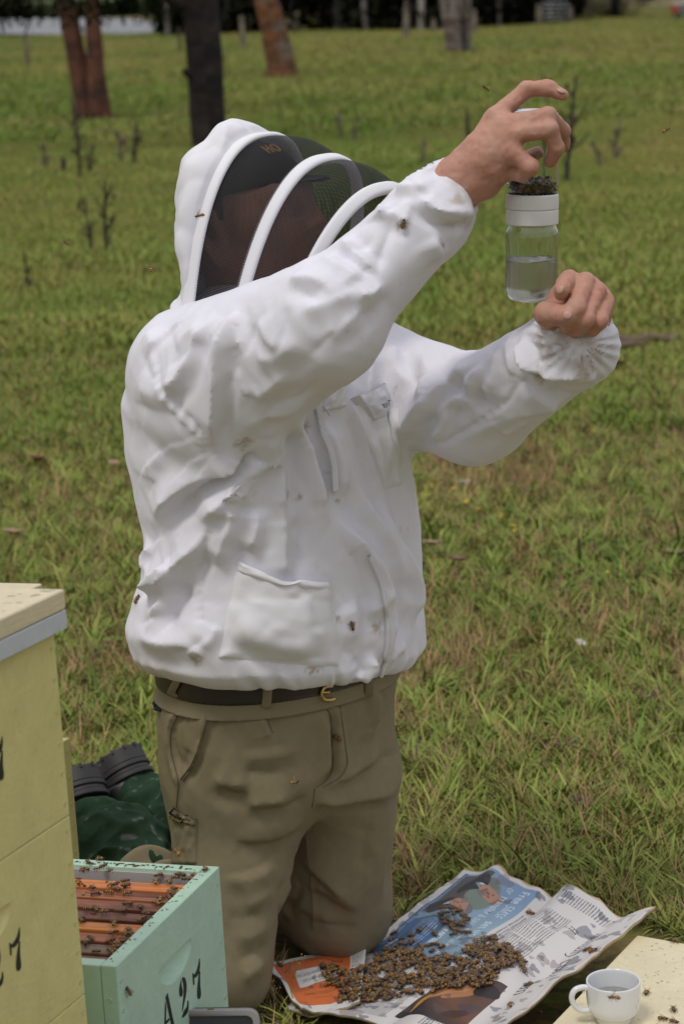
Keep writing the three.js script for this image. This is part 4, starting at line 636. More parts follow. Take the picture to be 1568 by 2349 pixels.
const trouserFolds = foldSet(trouserBase, T4([
  [0.008, 0.008, 352, 252, 340, 360, 312, 480, 282, 580, 240, 672, 178, 748], [-0.007, 0.014, 318, 400, 292, 500, 262, 590, 222, 660, 186, 712], [-0.006, 0.016, 230, 560, 210, 620, 190, 690], [0.006, 0.008, 222, 200, 190, 300, 124, 440, 122, 560, 150, 680, 166, 752, 158, 920], [-0.004, 0.006, 240, 215, 206, 305, 140, 445, 138, 560, 166, 680],
  [-0.012, 0.0076, 1044, 276, 1082, 352, 1094, 440, 1098, 560, 1102, 672, 1070, 742, 1002, 792], [0.008, 0.012, 1066, 270, 1116, 352, 1128, 500, 1134, 640, 1110, 720], [0.006, 0.012, 1008, 330, 1050, 420, 1064, 560, 1060, 680, 1010, 750], [0.004, 0.006, 1140, 250, 1156, 400, 1176, 560, 1184, 640, 1150, 720, 1040, 790],
  [-0.006, 0.007, 688, 344, 712, 400, 738, 466], [0.006, 0.01, 670, 350, 694, 420, 716, 490], [-0.004, 0.016, 560, 560, 680, 552, 830, 526], [0.005, 0.022, 560, 610, 720, 600, 900, 560], [-0.005, 0.018, 560, 690, 660, 706, 800, 700], [-0.008, 0.02, 420, 790, 500, 830, 590, 830], [0.007, 0.022, 380, 720, 480, 770, 600, 760],
  [0.007, 0.02, 590, 880, 700, 880, 850, 850], [-0.007, 0.018, 600, 915, 720, 930, 860, 900, 960, 830], [0.005, 0.02, 520, 1080, 660, 1100, 800, 1070, 920, 990], [-0.006, 0.018, 500, 1120, 660, 1140, 800, 1110, 900, 1040], [-0.006, 0.018, 440, 1310, 560, 1300, 700, 1240, 840, 1140], [0.006, 0.02, 440, 1350, 600, 1340, 760, 1270],
  [-0.012, 0.012, 1000, 914, 1100, 914, 1240, 902, 1380, 880, 1500, 850], [0.009, 0.018, 1000, 880, 1120, 870, 1280, 850, 1480, 800], [0.008, 0.018, 1130, 740, 1240, 680, 1380, 590, 1500, 520], [-0.007, 0.018, 1170, 760, 1290, 700, 1400, 630, 1500, 570], [0.007, 0.02, 1270, 200, 1340, 230, 1330, 400, 1310, 520], [-0.006, 0.014, 1240, 210, 1290, 280, 1290, 400], [0.007, 0.014, 1360, 200, 1350, 300, 1330, 420],
  [-0.009, 0.018, 860, 1190, 940, 1290, 1040, 1380, 1140, 1470], [0.008, 0.018, 900, 1180, 1000, 1290, 1110, 1390, 1200, 1480], [-0.008, 0.018, 930, 1400, 1060, 1480, 1230, 1560], [0.007, 0.02, 960, 1360, 1100, 1440, 1260, 1530], [-0.008, 0.02, 900, 1540, 1000, 1600, 1140, 1640, 1260, 1640], [0.005, 0.02, 880, 1480, 980, 1560, 1120, 1610],
  [0.007, 0.018, 1480, 900, 1440, 1060, 1400, 1200, 1384, 1340, 1400, 1480], [-0.006, 0.02, 1330, 1000, 1290, 1140, 1280, 1300], [0.004, 0.005, 938, 1090, 948, 1200, 966, 1360, 976, 1500, 980, 1660], [-0.01, 0.014, 812, 1330, 790, 1440, 788, 1530, 830, 1660, 890, 1740], [0.008, 0.01, 830, 1380, 822, 1480, 850, 1600],
  [0.006, 0.025, 560, 1500, 650, 1460, 740, 1400], [-0.005, 0.022, 470, 1560, 560, 1580, 700, 1520], [0.006, 0.025, 500, 1700, 620, 1680, 720, 1630], [-0.006, 0.022, 520, 1850, 620, 1800, 720, 1740], [0.006, 0.022, 540, 1950, 620, 1900, 690, 1830],
]), 1.25);
const shinFolds = (x, y, z) => { const t = KR.clone().sub(AR).normalize(), s = sdv.set(x, y, z).sub(AR).dot(t); return x < -0.17 && y < 0.3 && z < -3.15 ? 0.01 * Math.sin(s * 130 + 4 * noise(x * 12, y * 12, z * 12)) : 0; };
const trouserF = (x, y, z) => { let d = trouserBase(x, y, z); if (Math.abs(d) > 0.04) return d; return d - trouserFolds(x, y, z) - shinFolds(x, y, z) - crumple(x, y, z, 0.0016); };
{
  const g = nets(trouserF, V(-0.46, -0.005, -3.62), V(0.2, seat.top + 0.03, -2.85), 0.0042);
  paint(g, (x, y, z) => { const n = fbm(x * 11, y * 11, z * 11), m = noise(x * 130, y * 130, z * 130), k = 1 + 0.1 * n + 0.06 * m; const mud = sstep(0.16, 0.02, y + 0.05 * n) * sstep(-0.3, 0.4, n + 0.5 * m) * 0.35; return [mix(0.235, 0.14, mud) * k, mix(0.195, 0.11, mud) * k, mix(0.113, 0.06, mud) * k]; });
  var khaki = phy([1, 1, 1], 0.9, { vertexColors: true, sheen: 0.15, sheenRoughness: 0.7 });
  var trousers = part('trousers', g, khaki, man);
}
const onTrousers = meshHit(trousers);
const khakiPlain = phy([0.235, 0.195, 0.113], 0.9, { sheen: 0.15, sheenRoughness: 0.7 });
{
  // belt line: a level ring whose lower edge shows under the hem
  const bt = G(700, 1600, 0).y, beltLow = march(trouserBase, 690, 1600).y, bh = 0.036;
  const ring = (off, y0, y1) => (x, y, z) => Math.max(Math.max(seat.f(x, y, z), -0.5) - off, Math.abs(y - (y0 + y1) / 2) - (y1 - y0) / 2);
  part('waistband', nets((x, y, z) => Math.max(Math.abs(seat.f(x, y, z) - 0.001) - 0.005, Math.abs(y - (beltLow - 0.008)) - 0.014) - 0.001, V(-0.34, beltLow - 0.04, -3.42), V(0.2, beltLow + 0.02, -2.92), 0.003), khakiPlain, trousers);
  const beltF = (x, y, z) => Math.max(Math.abs(seat.f(x, y, z) - 0.0065) - 0.0025, Math.abs(y - (beltLow + 0.019)) - 0.018) - 0.0012;
  const belt = part('belt', nets(beltF, V(-0.34, beltLow - 0.02, -3.44), V(0.2, beltLow + 0.05, -2.9), 0.0028), phy([0.022, 0.014, 0.011], 0.42, { clearcoat: 0.25, clearcoatRoughness: 0.4 }), man);
  const ringAt = (px, py, lift) => { const p = march((x, y, z) => seat.f(x, y, z) - 0.008, px, py); return p.addScaledVector(nrm(seat.f, p, 0.01), lift); };
  const bk = [[757, 1571], [740, 1574], [733, 1588], [736, 1600], [748, 1604], [762, 1601]].map(([x, y]) => ringAt(x, y, 0.006)); const brass = std([0.62, 0.44, 0.16], 0.28, { metalness: 1 });
  const buckle = part('buckle', tube(bk, 0.0026, 30, 8), brass, belt); part('prong', tube([ringAt(734, 1586, 0.007), ringAt(750, 1585, 0.007)], 0.0017, 6, 6), brass, buckle);
  for (const [x, y] of [[672, 1588], [697, 1590], [716, 1590]]) { const p = ringAt(x, y, 0.0012), g = new THREE.CylinderGeometry(0.0022, 0.0022, 0.001, 10); g.applyMatrix4(frameAt(p, V(0, 1, 0), nrm(seat.f, p, 0.01))); part('belt_hole', g, std([0.004, 0.004, 0.004], 0.9), belt); }
  const loop = (pts, w) => { const P = pts.map(([x, y, l]) => ringAt(x, y, l)), c = new THREE.CatmullRomCurve3(P), n = 24, Q = [], I = [], sx = V(1, 0, 0.25).normalize(); for (let i = 0; i <= n; i++) { const p = c.getPoint(i / n), nn = nrm(seat.f, p, 0.01); for (const [a, b] of [[-1, 0], [-1, 1], [1, 1], [1, 0]]) { const q = p.clone().addScaledVector(sx, a * w).addScaledVector(nn, b * 0.003); Q.push(q.x, q.y, q.z); } } for (let i = 0; i < n; i++) for (let k = 0; k < 4; k++) { const a = i * 4 + k, b = i * 4 + ((k + 1) % 4); I.push(a, a + 4, b, b, a + 4, b + 4); } const g = new THREE.BufferGeometry(); g.setAttribute('position', new THREE.Float32BufferAttribute(Q, 3)); g.setIndex(I); g.computeVertexNormals(); part('belt_loop', g, khakiPlain, trousers); };
  loop([[612, 1545, 0.004], [612, 1568, 0.0045], [611, 1596, 0.004], [609, 1618, 0.0015], [608, 1626, -0.003]], 0.0068); loop([[424, 1520, 0.004], [421, 1545, 0.006], [412, 1570, 0.008], [404, 1588, 0.006], [410, 1600, -0.002]], 0.006); loop([[838, 1540, 0.004], [838, 1570, 0.005], [840, 1590, 0.003], [842, 1600, -0.003]], 0.006);
  const t4 = (l) => l.map((v, i) => (i % 2 ? 1505.3 : 345) + 0.38 * v), pairs = (l) => l.reduce((o, v, i) => (i % 2 ? o[o.length - 1].push(v) : o.push([v]), o), []), stitchM = std([0.17, 0.13, 0.075], 0.9);
  for (const l of [[222, 200, 190, 300, 124, 440, 122, 560, 150, 680, 166, 752, 158, 910], [352, 252, 338, 362, 308, 482, 278, 580, 236, 670, 180, 745], [364, 262, 350, 366, 320, 486, 290, 586, 248, 678, 196, 748], [1046, 280, 1086, 360, 1098, 520, 1102, 670, 1070, 742, 1005, 790], [1138, 262, 1156, 400, 1178, 560, 1186, 650, 1150, 722, 1040, 792], [990, 800, 985, 860, 975, 910], [692, 346, 714, 402, 738, 462], [940, 1100, 950, 1200, 966, 1360, 976, 1500, 980, 1650], [275, 980, 268, 1100, 272, 1240]]) { const p = line(onTrousers, pairs(t4(l)), 0.0004, 30); if (p.length > 3) part('seam', tube(p, 0.0011, 40, 5), stitchM, trousers); }
  // thigh pocket with a small woven label
  const tp = bil([398, 1850], [456, 1880], [454, 1985], [396, 1990]); part('thigh_pocket', sewn(onTrousers, (u, v) => tp(u, v), 18, 26, 0.0055, 0.003, true, 6), khakiPlain, trousers);
  part('pocket_hem', sewn(onTrousers, (u, v) => tp(mix(0.01, 0.99, u), 0.005 + v * 0.14), 18, 5, 0.009, 0.001, true, 6), khakiPlain, trousers);
  const lt = canvasTex(256, 96, (c, w, h) => { c.fillStyle = '#10142c'; c.fillRect(0, 0, w, h); c.fillStyle = '#c8b23a'; c.font = 'bold 58px sans-serif'; c.fillText('Bisley', 74, 66); c.strokeStyle = '#c8b23a'; c.lineWidth = 9; c.beginPath(); c.moveTo(66, 30); c.lineTo(24, 30); c.lineTo(24, 62); c.lineTo(60, 62); c.stroke(); });
  part('woven_label', sewn(onTrousers, bil([401, 1853], [431, 1869], [430, 1887], [402, 1871]), 10, 6, 0.0135, 0, true, 10), phy([1, 1, 1], 0.8, { map: lt }), trousers);
  part('back_pocket_tag', sewn(onTrousers, bil([362, 1606], [371, 1626], [370, 1637], [361, 1618]), 4, 4, 0.009), std([0.02, 0.022, 0.05], 0.8), trousers);
}
// ---- gaiters and boots
const gaiterM = phy([0.02, 0.05, 0.024], 0.85, { vertexColors: true, specularIntensity: 0.4 }), bootM = phy([0.032, 0.028, 0.027], 0.45, { clearcoat: 0.2, clearcoatRoughness: 0.4 }), soleM = std([0.036, 0.034, 0.034], 0.55);
function lowerLeg(K, A, t0, tilt, sideways) {
  const s = A.clone().sub(K).setY(0).normalize(), a = K.clone().lerp(A, t0), L = a.distanceTo(A), ax = A.clone().sub(a).divideScalar(L), mid = a.clone().lerp(A, 0.45).add(V(0, 0.012, 0));
  const f = (x, y, z) => { let d = smin(bone(x, y, z, a, mid, 0.06, 0.074), bone(x, y, z, mid, A.clone().addScaledVector(ax, 0.015), 0.074, 0.056), 0.03); sdv.set(x, y, z).sub(a); const t = sdv.dot(ax); d = smax(d, -t - 0.005, 0.02); d = smax(d, t - L - 0.012, 0.014); const th = Math.atan2(sdv.y, sdv.x * s.z - sdv.z * s.x); d -= 0.004 * sstep(0.06, 0.0, t) * Math.sin(th * 26) + crumple(x, y, z, 0.012) + 0.006 * Math.sin(t * 70 + th * 2 + 3 * noise(x * 14, y * 14, z * 14)) * sstep(0.03, 0.1, t); return smax(d, 0.003 - y, 0.01); };
  const lo = new THREE.Box3().setFromPoints([a, A]).expandByScalar(0.11), g = nets(f, lo.min, lo.max, 0.0046);
  paint(g, (x, y, z) => { const n = fbm(x * 22, y * 22, z * 22), w = sstep(0.55, 0.75, noise(x * 95, y * 95, z * 95)); return [(0.9 + 0.3 * n) * (1 + w * 5), (0.9 + 0.3 * n) * (1 + w * 1.7), (0.9 + 0.3 * n) * (1 + w * 4)]; });
  const gt = part('gaiter', g, gaiterM, man); 
  // boot: toe pointing down, sole facing away behind, heel uppermost
  const N = s.clone().multiplyScalar(Math.cos(tilt)).add(V(0, Math.sin(tilt), 0)).normalize(), T = V(0, -1, 0).addScaledVector(s, Math.tan(tilt)).addScaledVector(V(s.z, 0, -s.x), sideways).normalize(), X = new THREE.Vector3().crossVectors(T, N).normalize();
  const bx = (p) => { const q = p.clone().sub(A); return [q.dot(X), q.dot(T), q.dot(N)]; };
  const bf = (x, y, z) => { const [r, t, n] = bx(sdv.set(x, y, z)); let d = bone(r, t, n, V(0, 0.0, -0.05), V(0, 0.005, 0.05), 0.047, 0.044); d = smin(d, bone(r, t, n, V(0, 0.02, 0.04), V(0, 0.14, 0.03), 0.043, 0.036), 0.03); d = smax(d, n - 0.047, 0.01); d -= 0.0014 * (Math.abs(Math.abs(r) - 0.032) < 0.003 ? 1 : 0); return smax(d, 0.004 - y, 0.008); };
  const bb = new THREE.Box3().setFromPoints([A]).expandByScalar(0.2), boot = part('boot', nets(bf, bb.min, bb.max, 0.005), bootM, man);
  const outline = (hw, t0, t1) => { const sh = new THREE.Shape(); sh.moveTo(-hw, t1); sh.lineTo(-hw, t0 + hw); sh.absarc(0, t0 + hw, hw, Math.PI, Math.PI * 2, false); sh.lineTo(hw, t1); sh.quadraticCurveTo(0, t1 + 0.05, -hw, t1); return sh; };
  const M = new THREE.Matrix4().makeBasis(X, T, N).setPosition(A);
  const layer = (name, n0, th, hw, t0, t1, parent) => { const g2 = new THREE.ExtrudeGeometry(outline(hw, t0, t1), { depth: th, bevelEnabled: true, bevelSize: 0.002, bevelThickness: 0.002, bevelSegments: 2, curveSegments: 14 }); g2.translate(0, 0, n0); g2.applyMatrix4(M); return part(name, g2, soleM, parent); };
  const sole = layer('sole', 0.046, 0.005, 0.045, -0.05, 0.1, boot); layer('rib', 0.055, 0.005, 0.042, -0.047, 0.1, sole); layer('rib', 0.064, 0.005, 0.045, -0.05, 0.1, sole); layer('heel', 0.073, 0.024, 0.043, -0.049, 0.02, sole);
  for (let i = 0; i < 7; i++) { const g3 = new THREE.BoxGeometry(0.011, 0.004, 0.007); const a2 = Math.PI + (i / 6) * Math.PI; g3.rotateZ(a2); g3.translate(Math.cos(a2) * 0.042, -0.049 + 0.043 + Math.sin(a2) * 0.042, 0.097); g3.applyMatrix4(M); part('tread', g3, soleM, sole); }
}
lowerLeg(KR, AR, 0.5, 0.85, -0.06); lowerLeg(KL, AL, 0.42, 0.85, 0.5);

// ------------------------------------------------------------------ the shaker: two clear jars joined by a white double lid
const JC = W(1220, 478, 2.95), JX = 0.0356;
{
  const up = W(1221, 270, 2.945).sub(W(1218, 670, 2.935)); up.normalize(); up.addScaledVector(V(0, 0, 1), 0.05).normalize();
  const t = thing('shaker_jar', 'two clear plastic jars joined by a white double lid, held upright', 'jar'); t.position.copy(JC); t.quaternion.setFromUnitVectors(UP, up);
  const px = 2.97 / FPX, Y = (py) => (478 - py) * px * 1.0;
  const pet = phy([0.9, 0.915, 0.925], 0.03, { transmission: 1, thickness: 0.0012, ior: 1.5 });
  const facet = (g) => { const p = g.attributes.position; for (let i = 0; i < p.count; i++) { const a = Math.atan2(p.getZ(i), p.getX(i)), s = 1; p.setX(i, p.getX(i) * s); p.setZ(i, p.getZ(i) * s); } g.computeVertexNormals(); return g; };
  const lat = (pts) => { const o = new THREE.CatmullRomCurve3(pts.map(([r, y]) => V(r, y, 0))).getPoints(70), q = o.map((v, i) => { const a = o[Math.max(0, i - 1)], b = o[Math.min(o.length - 1, i + 1)], t = b.clone().sub(a).normalize(), s = Math.sign((b.x - a.x) * 0 + 1); const n = V(t.y, -t.x, 0), inw = n.x * v.x > 0 ? -1 : 1; return V(Math.max(v.x + n.x * inw * 0.0012, 0.0001), v.y + n.y * inw * 0.0012 * s, 0); }); return facet(new THREE.LatheGeometry([...o, ...q.reverse(), o[0]].map((v) => new THREE.Vector2(Math.max(v.x, 0.0001), v.y)), 84)); };
  const R = JX, up1 = [[0.030, Y(446)], [0.0315, Y(440)], [0.0355, Y(424)], [R, Y(412)], [R, Y(380)], [R, Y(330)], [R, Y(290)], [R - 0.001, Y(274)], [R - 0.005, Y(262)], [R - 0.013, Y(258)], [0.006, Y(262)], [0, Y(262)]];
  const lo1 = [[0.031, Y(514)], [0.032, Y(518)], [0.0352, Y(530)], [R + 0.0004, Y(542)], [R, Y(570)], [R, Y(620)], [R, Y(650)], [R, Y(658)], [R - 0.001, Y(664)], [R - 0.003, Y(676)], [R - 0.007, Y(684)], [R - 0.016, Y(686)], [0.004, Y(681)], [0, Y(681)]].reverse();
  part('upper_jar', lat(up1), pet, t); part('lower_jar', lat(lo1), pet, t);
  const lidM = phy([0.78, 0.79, 0.76], 0.45), ring = (y0, y1) => { const r = R - 0.0004, w = 0.0022, pts = [[r - w, y0 + 0.001], [r - 0.001, y0], [r, y0 - 0.0012], [r, y1 + 0.0012], [r - 0.001, y1], [r - w, y1 + 0.0008]]; const g = new THREE.LatheGeometry(pts.map(([a, b]) => new THREE.Vector2(a, b)), 180), p = g.attributes.position; for (let i = 0; i < p.count; i++) { const a = Math.atan2(p.getZ(i), p.getX(i)), s = 1 + 0.0025 * (Math.sin(a * 90) > 0 ? 1 : 0); p.setX(i, p.getX(i) * s); p.setZ(i, p.getZ(i) * s); } g.computeVertexNormals(); return g; };
  const lid = part('screw_lid', ring(Y(446), Y(478)), lidM, t); part('screw_lid', ring(Y(480), Y(513)), lidM, t);
  const mesh = new THREE.CylinderGeometry(R - 0.003, R - 0.003, 0.002, 40); mesh.translate(0, Y(462), 0); part('mesh_screen', mesh, std([0.3, 0.3, 0.3], 0.6), lid);
  // wash liquid with its meniscus and stirred surface
  const liq = [[0, Y(678)], [0.006, Y(678)], [R - 0.016, Y(682.5)], [R - 0.0078, Y(680.5)], [R - 0.0045, Y(675)], [R - 0.0025, Y(664)], [R - 0.00135, Y(655)], [R - 0.00135, Y(600)], [R - 0.00135, Y(592)], [R - 0.003, Y(594)], [0.02, Y(594)], [0.01, Y(594)], [0, Y(594)]];
  const lg = new THREE.LatheGeometry(liq.map(([a, b]) => new THREE.Vector2(Math.max(a, 0.0002), b)), 80), p = lg.attributes.position;
  for (let i = 0; i < p.count; i++) if (p.getY(i) > Y(597)) p.setY(i, p.getY(i) + 0.0022 * noise(p.getX(i) * 130, 1, p.getZ(i) * 130)); lg.computeVertexNormals();
  const lm = phy([0.86, 0.85, 0.74], 0.22, { transmission: 0.8, thickness: 0.07, ior: 1.33, attenuationDistance: 0.3 }); lm.attenuationColor = new THREE.Color().setRGB(0.9, 0.9, 0.75);
  part('wash_liquid', lg, lm, t);
  const drops = []; for (let i = 0; i < 60; i++) { const a = rr(0, 6.28), y = rnd() < 0.5 ? Y(rr(525, 590)) : Y(rr(300, 410)), s = rr(0.0005, 0.0012), g = new THREE.SphereGeometry(s, 8, 6); g.translate(Math.cos(a) * (R - 0.0006), y, Math.sin(a) * (R - 0.0006)); drops.push(g); }
  part('droplets', merge(drops), phy([1, 1, 1], 0.05, { transmission: 1, thickness: 0, ior: 1.33 }), t).userData.kind = 'stuff';
  var jarGroup = t, jarY = Y;
}

// ------------------------------------------------------------------ hive boxes
const HW = 0.355, HLn = 0.508, HH = 0.243, TH = 0.021;
const paintTex = (sd) => { const t = noiseTex(256, (u, v) => { const a = u * 6.2832, b = v * 6.2832, f = fbm(Math.cos(a) * 2 + sd, Math.sin(a) * 2 + Math.cos(b) * 2, Math.sin(b) * 2), g = noise(Math.cos(a) * 14 + sd, Math.sin(a) * 14 + Math.cos(b) * 9, Math.sin(b) * 9), s = sstep(0.7, 0.9, noise(u * 110 + sd, v * 110, 3)); const k = 0.965 + 0.04 * f + 0.015 * g - 0.05 * s; return [k, k, k * 0.99]; }); t.colorSpace = THREE.SRGBColorSpace; return t; };
const pt1 = paintTex(2), brush = noiseTex(256, (u, v) => { const a = u * 6.2832, b = v * 6.2832, n = 0.5 + 0.3 * noise(Math.cos(a) * 3, Math.sin(a) * 3 + Math.cos(b) * 22, Math.sin(b) * 22) + 0.2 * noise(Math.cos(a) * 8, Math.sin(a) * 8 + Math.cos(b) * 40, Math.sin(b) * 40); return [n, n, n]; });
const yellowM = phy([0.76, 0.69, 0.29], 0.45, { map: pt1, bumpMap: brush, bumpScale: 0.0003 }), greenM = phy([0.5, 0.72, 0.57], 0.4, { map: pt1, bumpMap: brush, bumpScale: 0.0003 }), creamM = phy([0.78, 0.69, 0.46], 0.42, { map: pt1, bumpMap: brush, bumpScale: 0.0005 }), whiteM = phy([0.62, 0.66, 0.7], 0.45, { map: pt1 }), inkM = std([0.012, 0.012, 0.013], 0.55);
const eul = (yaw, tx, tz) => new THREE.Quaternion().setFromEuler(new THREE.Euler(deg(tx), deg(yaw), deg(tz), 'YXZ'));
const { Brush, Evaluator, SUBTRACTION } = await import('three-bvh-csg');
const csg = new Evaluator(); csg.useGroups = false;
const board = (x0, x1, y0, y1, z0, z1, r = 0.0018) => { const g = new RoundedBoxGeometry(x1 - x0, y1 - y0, z1 - z0, 2, r); g.translate((x0 + x1) / 2, (y0 + y1) / 2, (z0 + z1) / 2); const p = g.attributes.position, n = g.attributes.normal, uv = g.attributes.uv; for (let i = 0; i < p.count; i++) { const a = Math.abs(n.getX(i)), b = Math.abs(n.getY(i)); const X = p.getX(i), Y = p.getY(i), Z = p.getZ(i); if (a > 0.7) uv.setXY(i, Z * 2.3, Y * 2.3); else if (b > 0.7) uv.setXY(i, X * 2.3, Z * 2.3); else uv.setXY(i, X * 2.3, Y * 2.3); } return g; };
const endWall = (shift) => { // with the scooped handhold cut into its outer face
  const a = new Brush(board(-TH, 0, -HH, 0, 0, HW)); a.updateMatrixWorld();
  const s = new THREE.SphereGeometry(1, 40, 28), p = s.attributes.position; for (let i = 0; i < p.count; i++) { let x = p.getX(i) * 0.014, y = p.getY(i), z = p.getZ(i) * 0.058; y = y > 0 ? y * 0.003 : y * 0.034; p.setXYZ(i, x + 0.0005, y - 0.058, z + HW * 0.5 - 0.004 + shift); } s.computeVertexNormals();
  const b = new Brush(s); b.updateMatrixWorld(); const r = csg.evaluate(a, b, SUBTRACTION); r.geometry.clearGroups(); return r.geometry; }, endWallGeo = endWall(0), endWallYellow = endWall(0.05);
const glyph = {
  7: [[['M', 0, 0.5], ['L', 0, 0.82], ['Q', 0.08, 0.7, 0.3, 0.76], ['Q', 0.5, 0.82, 0.64, 1], ['Q', 0.66, 0.72, 0.46, 0.66], ['Q', 0.2, 0.6, 0.06, 0.68], ['L', 0.06, 0.5]], [['M', 0.56, 0.68], ['Q', 0.3, 0.35, 0.26, 0.14], ['Q', 0.26, 0, 0.4, 0], ['Q', 0.54, 0, 0.54, 0.14], ['Q', 0.5, 0.4, 0.6, 0.66]]],
  2: [[['M', 0.06, 0.62], ['Q', 0.0, 0.78, 0.14, 0.88], ['Q', 0.2, 0.92, 0.24, 0.96], ['Q', 0.2, 0.84, 0.26, 0.76], ['Q', 0.32, 0.6, 0.2, 0.56], ['Q', 0.1, 0.55, 0.06, 0.62]], [['M', 0.3, 0.97], ['Q', 0.5, 1.04, 0.6, 0.82], ['Q', 0.68, 0.6, 0.42, 0.4], ['L', 0.14, 0.16], ['L', 0.2, 0.26], ['Q', 0.44, 0.6, 0.42, 0.78], ['Q', 0.4, 0.9, 0.3, 0.97]], [['M', 0.1, 0.02], ['Q', 0.3, 0.16, 0.5, 0.14], ['Q', 0.6, 0.14, 0.64, 0.28], ['L', 0.68, 0.28], ['Q', 0.68, 0.0, 0.5, 0], ['Q', 0.3, -0.02, 0.1, 0.02]]],
  A: [[['M', 0.42, 0.94], ['L', 0.56, 1.0], ['L', 0.86, 0.08], ['L', 0.96, 0], ['L', 0.6, 0], ['L', 0.7, 0.08]], [['M', 0.36, 0.84], ['L', 0.12, 0.08], ['L', 0.0, 0], ['L', 0.3, 0], ['L', 0.2, 0.08], ['L', 0.38, 0.7]], [['M', 0.28, 0.3], ['L', 0.54, 0.3], ['L', 0.54, 0.36], ['L', 0.3, 0.36]]],
};
const glyphGeo = (ch, hgt, wid) => merge(glyph[ch].map((cmds) => { const s = new THREE.Shape(); for (const [c, ...a] of cmds) c === 'M' ? s.moveTo(...a) : c === 'L' ? s.lineTo(...a) : s.quadraticCurveTo(...a); const g = new THREE.ExtrudeGeometry(s, { depth: 0.0008, bevelEnabled: false, curveSegments: 10 }); g.scale(wid, hgt, 1); return g; }));
function hiveBox(name, label, mat, corner, q, o = {}) {
  const t = thing(name, label, 'hive box', o.group); t.position.copy(corner); t.quaternion.copy(q); if (o.s) t.scale.setScalar(o.s);
  part('end_wall', o.s ? endWallYellow : endWallGeo, mat, t);
  const e2 = part('end_wall', board(-HLn, -HLn + TH, -HH, 0, 0, HW), mat, t);
  part('side_wall', board(-HLn + TH + 0.0005, -TH - 0.0005, -HH, -0.0004, 0.0003, TH), mat, t); part('side_wall', board(-HLn + TH + 0.0005, -TH - 0.0005, -HH, -0.0004, HW - TH, HW - 0.0003), mat, t);
  const nails = []; const nail = (x, y, z, ax) => { const g = new THREE.TorusGeometry(0.0026, 0.0009, 6, 10); if (ax === 'x') g.rotateY(Math.PI / 2); g.translate(x, y, z); nails.push(g); const c = new THREE.CylinderGeometry(0.0022, 0.0022, 0.0008, 8); c.rotateZ(Math.PI / 2); if (ax === 'z') c.rotateY(Math.PI / 2); c.translate(x, y, z); nails.push(c); };
  for (let i = 0; i < 6; i++) { const y = -0.02 - i * 0.041 + rn() * 0.004; nail(0, y, 0.011, 'x'); nail(0, y + rn() * 0.004, HW - 0.011, 'x'); } for (let i = 0; i < 3; i++) nail(-0.012, -0.045 - i * 0.07, HW, 'z');
  part('nail_heads', merge(nails), mat, t).userData.kind = 'stuff';
  if (o.letters) for (const [ch, z, y, h, w] of o.letters) { const g = glyphGeo(ch, h, w); g.rotateY(Math.PI / 2); g.translate(0.0004, y, z); part('painted_' + (ch === 'A' ? 'letter' : 'numeral'), g, inkM, t); }
  return t;
}
const onFace = (corner, q, px, py) => { // (z, y) on the outer end face of a box under a photo point
  const n = V(1, 0, 0).applyQuaternion(q), r = rayDir(px, py), s = corner.clone().sub(camera.position).dot(n) / r.dot(n), p = camera.position.clone().addScaledVector(r, s).sub(corner).applyQuaternion(q.clone().invert()); return [p.z, p.y]; };
const lettersAt = (corner, q, list) => list.map(([ch, x0, y0, x1, y1]) => { const a = onFace(corner, q, x0, y0), b = onFace(corner, q, x1, y1); const z0 = Math.max(a[0], b[0]), z1 = Math.min(a[0], b[0]), y = Math.min(a[1], b[1]), h = Math.abs(a[1] - b[1]); return [ch, z0, y, h, h * (ch === 'A' ? 0.8 : 0.78)]; });
const qY = eul(159.17 - 180, -2.43, 2.51), qG = eul(-17.74, -2.33, 1.97);
const YS = 0.89, cY = V(-0.36996 * YS, 1.5 - 0.76642 * YS, -2.66263 * YS), cG = V(-0.18312, 1.5 - 1.13948, -2.77592);
const dn = (c, q, k, x = 0, z = 0) => c.clone().add(V(x, -HH * k, z).applyQuaternion(q));
const cY2 = dn(cY, qY, 1.004 * YS), cY3 = dn(cY, qY, 2.008 * YS), cY4 = dn(cY, qY, 3.012 * YS);
// the numerals sit in the same place on every box: measured once on the green one
const gl = lettersAt(cG, qG, [['7', 446, 2302, 464, 2217], ['2', 417, 2324, 441, 2249]]); const L7 = gl[0], L2 = gl[1];
const letterSet = [['7', L7[1], L7[2], 0.052, 0.042], ['2', L7[1] + 0.05, L7[2] - 0.001, 0.052, 0.042], ['A', L7[1] + 0.112, L7[2] - 0.001, 0.052, 0.044]];
const letterY = letterSet.map(([c, z, ...r]) => [c, z + 0.058, ...r]);
hiveBox('hive_box', 'yellow hive box with stencilled number, topmost of the tall stack under the cream lid', yellowM, cY, qY, { letters: letterY, s: YS, group: 'yellow hive boxes' });
hiveBox('hive_box', 'yellow hive box with half moon handhold and 27, middle of the tall stack', yellowM, cY2, qY, { letters: letterY, s: YS, group: 'yellow hive boxes' });
hiveBox('hive_box', 'yellow hive box at the bottom of the tall stack, only its corner showing', yellowM, cY3, qY, { letters: letterY, s: YS, group: 'yellow hive boxes' });
part('stand', board(-HLn + 0.01, -0.01, -HH - 0.21, -HH - 0.001, 0.01, HW - 0.01), yellowM, scene.children[scene.children.length - 1]);
